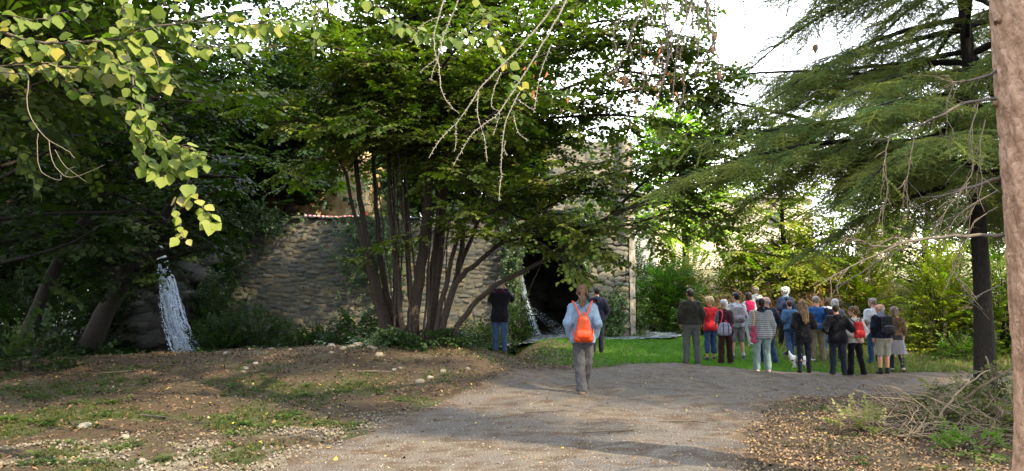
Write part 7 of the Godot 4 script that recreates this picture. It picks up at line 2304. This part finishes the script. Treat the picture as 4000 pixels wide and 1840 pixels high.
func ground_details():
	var soft := func(x, d): return clampf(0.5 + 1.2 * nz.get_noise_2d(x * 1.3 + 3.0, d * 1.3), 0.05, 1.0)
	# lawn
	scatter("lawn_grass", "grass", 3, 70000, -1.5, 13.0, 14.5, 27.5, func(x, d): return lawn(x, d) if path_depth(x, d) < rf(-0.25, 0.02) and stream_at(x, d).x > 1.3 else 0.0, Vector2(0.035, 0.085), func(_x, _d): return tone(Color(0.07, 0.17, 0.014), Color(0.12, 0.22, 0.024)), false)
	scatter("dry_grass", "grass", 3, 9000, 6.0, 16.0, 16.5, 24.0, func(x, d): return 0.7 * ss(6.5, 9.0, x) if path_depth(x, d) < -0.05 else 0.0, Vector2(0.06, 0.16), func(_x, _d): return tone(Color(0.20, 0.15, 0.07), Color(0.10, 0.13, 0.03)), false)
	# weeds and thin grass on the verge at left and in the bottom right
	scatter("verge_grass", "grass", 3, 26000, -11.0, 1.2, 6.0, 15.5, func(x, d): return (left_weeds(x, d) * 0.9 + 0.06) if path_depth(x, d) < -0.15 else 0.0, Vector2(0.025, 0.075), func(_x, _d): return tone(Color(0.042, 0.066, 0.014), Color(0.091, 0.091, 0.028)), false)
	scatter("verge_weeds", "weed", 3, 9500, -11.0, 1.0, 6.0, 15.0, func(x, d): return left_weeds(x, d) * ss(0.0, 0.4, nz.get_noise_2d(x * 2.0, d * 2.0)) if path_depth(x, d) < -0.2 else 0.0, Vector2(0.05, 0.15), func(_x, _d): return tone(Color(0.035, 0.070, 0.014), Color(0.063, 0.105, 0.021)), false)
	scatter("verge_weeds", "weed", 3, 2600, 2.2, 7.0, 6.3, 12.0, func(x, d): return ss(0.1, 0.4, nz.get_noise_2d(x * 1.2 + 90.0, d * 1.2)) * 0.8 if path_depth(x, d) < -0.3 else 0.0, Vector2(0.04, 0.1), func(_x, _d): return tone(Color(0.042, 0.077, 0.014), Color(0.091, 0.105, 0.025)), false)
	scatter("mound_plants", "weed", 3, 5200, -12.0, -0.5, 15.0, 24.0, func(x, d): return 0.8 * ss(0.4, 1.6, d - crest(x)), Vector2(0.12, 0.4), func(_x, _d): return tone(Color(0.014, 0.032, 0.013), Color(0.032, 0.049, 0.015)), false)
	scatter("verge_grass", "grass", 3, 9000, -2.0, 4.5, 14.0, 24.0, func(x, d): return (0.25 + 0.6 * ss(0.0, 0.3, nz.get_noise_2d(x * 1.1, d))) * (1.0 - lawn(x, d)) if path_depth(x, d) < -0.1 and stream_at(x, d).x > 1.4 else 0.0, Vector2(0.03, 0.09), func(_x, _d): return tone(Color(0.045, 0.08, 0.015), Color(0.10, 0.10, 0.03)), false)
	# fallen leaves, thick beside the path, thin on it
	var brown := func(_x, _d): return tone(Color(0.070, 0.042, 0.023), Color(0.133, 0.087, 0.049), 0.4)
	scatter("fallen_leaves", "flake", 3, 56000, -11.0, 3.5, 5.8, 22.0, func(x, d): return (0.25 + 0.75 * soft.call(x, d)) * (1.0 - 0.7 * lawn(x, d)) if path_depth(x, d) < rf(-0.1, 0.25) else 0.0, Vector2(0.02, 0.06), brown, true)
	scatter("fallen_leaves", "flake", 3, 26000, 1.8, 9.0, 5.8, 13.2, func(x, d): return (0.35 + 0.65 * soft.call(x, d)) if path_depth(x, d) < rf(-0.1, 0.35) else 0.0, Vector2(0.015, 0.045), func(_x, _d): return tone(Color(0.119, 0.063, 0.028), Color(0.231, 0.161, 0.084), 0.35), true)
	scatter("path_leaves", "flake", 3, 20000, -3.5, 13.0, 5.8, 19.0, func(x, d): return 0.8 * ss(0.05, 0.45, nz.get_noise_2d(x * 1.1 + 60.0, d * 2.2)) + 0.03 if path_depth(x, d) > 0.1 else 0.0, Vector2(0.018, 0.055), func(_x, _d): return tone(Color(0.070, 0.038, 0.021), Color(0.140, 0.077, 0.035), 0.35), true)
	scatter("yellow_leaves", "flake", 3, 320, -8.0, 8.0, 6.0, 16.0, func(_x, _d): return 1.0, Vector2(0.035, 0.065), func(_x, _d): return tone(Color(0.350, 0.252, 0.035), Color(0.294, 0.252, 0.126)), true)
	scatter("twig_litter", "twig", 1, 3600, -10.0, 10.0, 5.8, 17.0, func(x, d): return 0.3 + 0.7 * soft.call(x, d) if path_depth(x, d) < 0.3 else 0.25, Vector2(0.08, 0.3), func(_x, _d): return tone(Color(0.070, 0.045, 0.028), Color(0.154, 0.112, 0.070)), true)
	# gravel
	scatter("pebbles", "pebble", 3, 17000, -11.0, 0.5, 5.8, 12.0, func(x, d): return clampf(gravel(x, d) * 1.3, 0, 1) if path_depth(x, d) < 0.1 else 0.0, Vector2(0.006, 0.02), func(_x, _d): return tone(Color(0.266, 0.238, 0.182), Color(0.168, 0.140, 0.101)), true)
	scatter("path_pebbles", "pebble", 3, 22000, -4.0, 12.0, 5.8, 15.0, func(x, d): return 0.9 if path_depth(x, d) > 0.0 else 0.12, Vector2(0.004, 0.011), func(_x, _d): return tone(Color(0.294, 0.273, 0.238), Color(0.140, 0.126, 0.115)), true)
	# loose stones, each a thing
	var gp := "loose pale stones on the verge and the mound"
	var st := [
		[905, 850, 15.0, 0.13, "largest pale stone on the crest, left of the hazel foot"], [886, 860, 14.8, 0.09, "pale flat stone leaning against the largest crest stone"], [935, 865, 14.8, 0.085, "rounded stone just right of the largest crest stone"], [945, 874, 14.6, 0.07, "small stone in front of the rounded crest stone"],
		[866, 873, 14.5, 0.085, "pale stone in front of the crest stones at their left"], [838, 851, 15.1, 0.08, "flat pale stone left of the largest crest stone"], [690, 858, 15.0, 0.05, "small stone on the bare crest above the stream bed"], [735, 873, 14.6, 0.05, "small round stone on the bare mound face"],
		[575, 884, 14.2, 0.07, "pale stone at the edge of the dark hollow"], [624, 927, 12.6, 0.075, "pale stone in the leaf litter below the dark hollow"], [620, 938, 12.3, 0.055, "flatter stone just in front of the one in the leaf litter"], [650, 912, 13.0, 0.045, "brown stone up the slope from the litter stones"],
		[838, 889, 14.0, 0.05, "small pale stone halfway down the mound"], [958, 897, 13.8, 0.10, "buried grey stone in the weeds below the hazel"], [994, 922, 12.9, 0.055, "pale stone on the slope below the hazel, left of a pair"], [1010, 920, 13.0, 0.05, "duller stone of the pair on the slope below the hazel"],
		[1060, 948, 12.0, 0.085, "broad pale stone near the path below the leaning stem"], [1085, 942, 12.2, 0.055, "angular white stone beside the broad one near the path"], [1117, 927, 12.7, 0.06, "pale stone at the verge left of the photographing woman"], [1178, 917, 13.2, 0.045, "small stone at the feet of the photographing woman"],
		[230, 1057, 8.9, 0.085, "round white stone alone in the grass at lower left"], [332, 1085, 8.3, 0.055, "flat yellowish stone in the grass right of the white one"], [283, 1096, 8.1, 0.035, "small tan stone on the lower left verge"], [378, 1155, 7.2, 0.05, "tan stone in the gravel at the bottom left"], [1640, 843, 24.0, 0.13, "pale stone at the water's edge behind the lawn"], [1655, 846, 23.8, 0.1, "second pale stone at the water's edge behind the lawn"]]
	for i in st.size():
		var s: Array = st[i]
		if s[4] == "":
			continue
		var x: float = (s[0] - 1288.0) / 1875.0 * s[2]
		var lm := lump(100 + i, 8, rf(0.55, 0.8))
		lm.tint = Color.WHITE
		var o := part(self, "loose_stone", lm, mat([Color(0.336, 0.301, 0.238), Color(0.280, 0.238, 0.182), Color(0.385, 0.350, 0.294)][i % 3], 0.92, T.fine, Vector3.ONE * 4.0, 1.0))
		tag(o, s[4], "stone", gp)
		o.transform = Transform3D(Basis(Vector3.UP, rf(0, 6)).scaled(Vector3(s[3] * rf(0.85, 1.1), s[3] * 0.9, s[3] * 0.9)), at(x, s[2], s[3] * 0.05))
	# sticks lying about
	for s in [
		[[1.15, 12.9, 0.5, 0.1], "short pale stick on the verge behind the walking woman"], [[-6.3, 12.2, 0.9, 0.8], "pale broken branch on the ground at the edge of the dark wood"], [[-4.4, 9.4, 0.7, -0.5], "dark stick by the round white stone"], [[1.2, 8.6, 0.8, 0.15], "long dark twig lying across the near path"], [[2.1, 9.3, 0.6, -0.1], "dark twig lying on the path near its right side"], [[0.5, 9.8, 0.7, 0.2], "twig lying across the middle of the path"], [[-2.3, 12.6, 0.6, -0.1], "long straw-coloured stem on the mound slope"]]:
		var q: Array = s[0]
		var mb := Mb.new()
		var l: float = q[2] / 2
		mb.tube([Vector3(-l, 0.02, 0), Vector3(-l * 0.4, 0.03, 0.03), Vector3(l * 0.3, 0.025, -0.02), Vector3(l, 0.02, 0.03)], [0.011, 0.012, 0.009, 0.004], 6, Color.WHITE, 0.15)
		mb.tube([Vector3(l * 0.3, 0.025, -0.02), Vector3(l * 0.6, 0.05, 0.1)], [0.005, 0.002], 4)
		var o := part(self, "stick", mb, M.deadwood if s[1].contains("dark") or s[1].contains("twig") else M.palewood)
		tag(o, s[1], "stick", "sticks lying on the ground")
		o.position = at(q[0], q[1], 0.012)
		o.rotation.y = q[3]
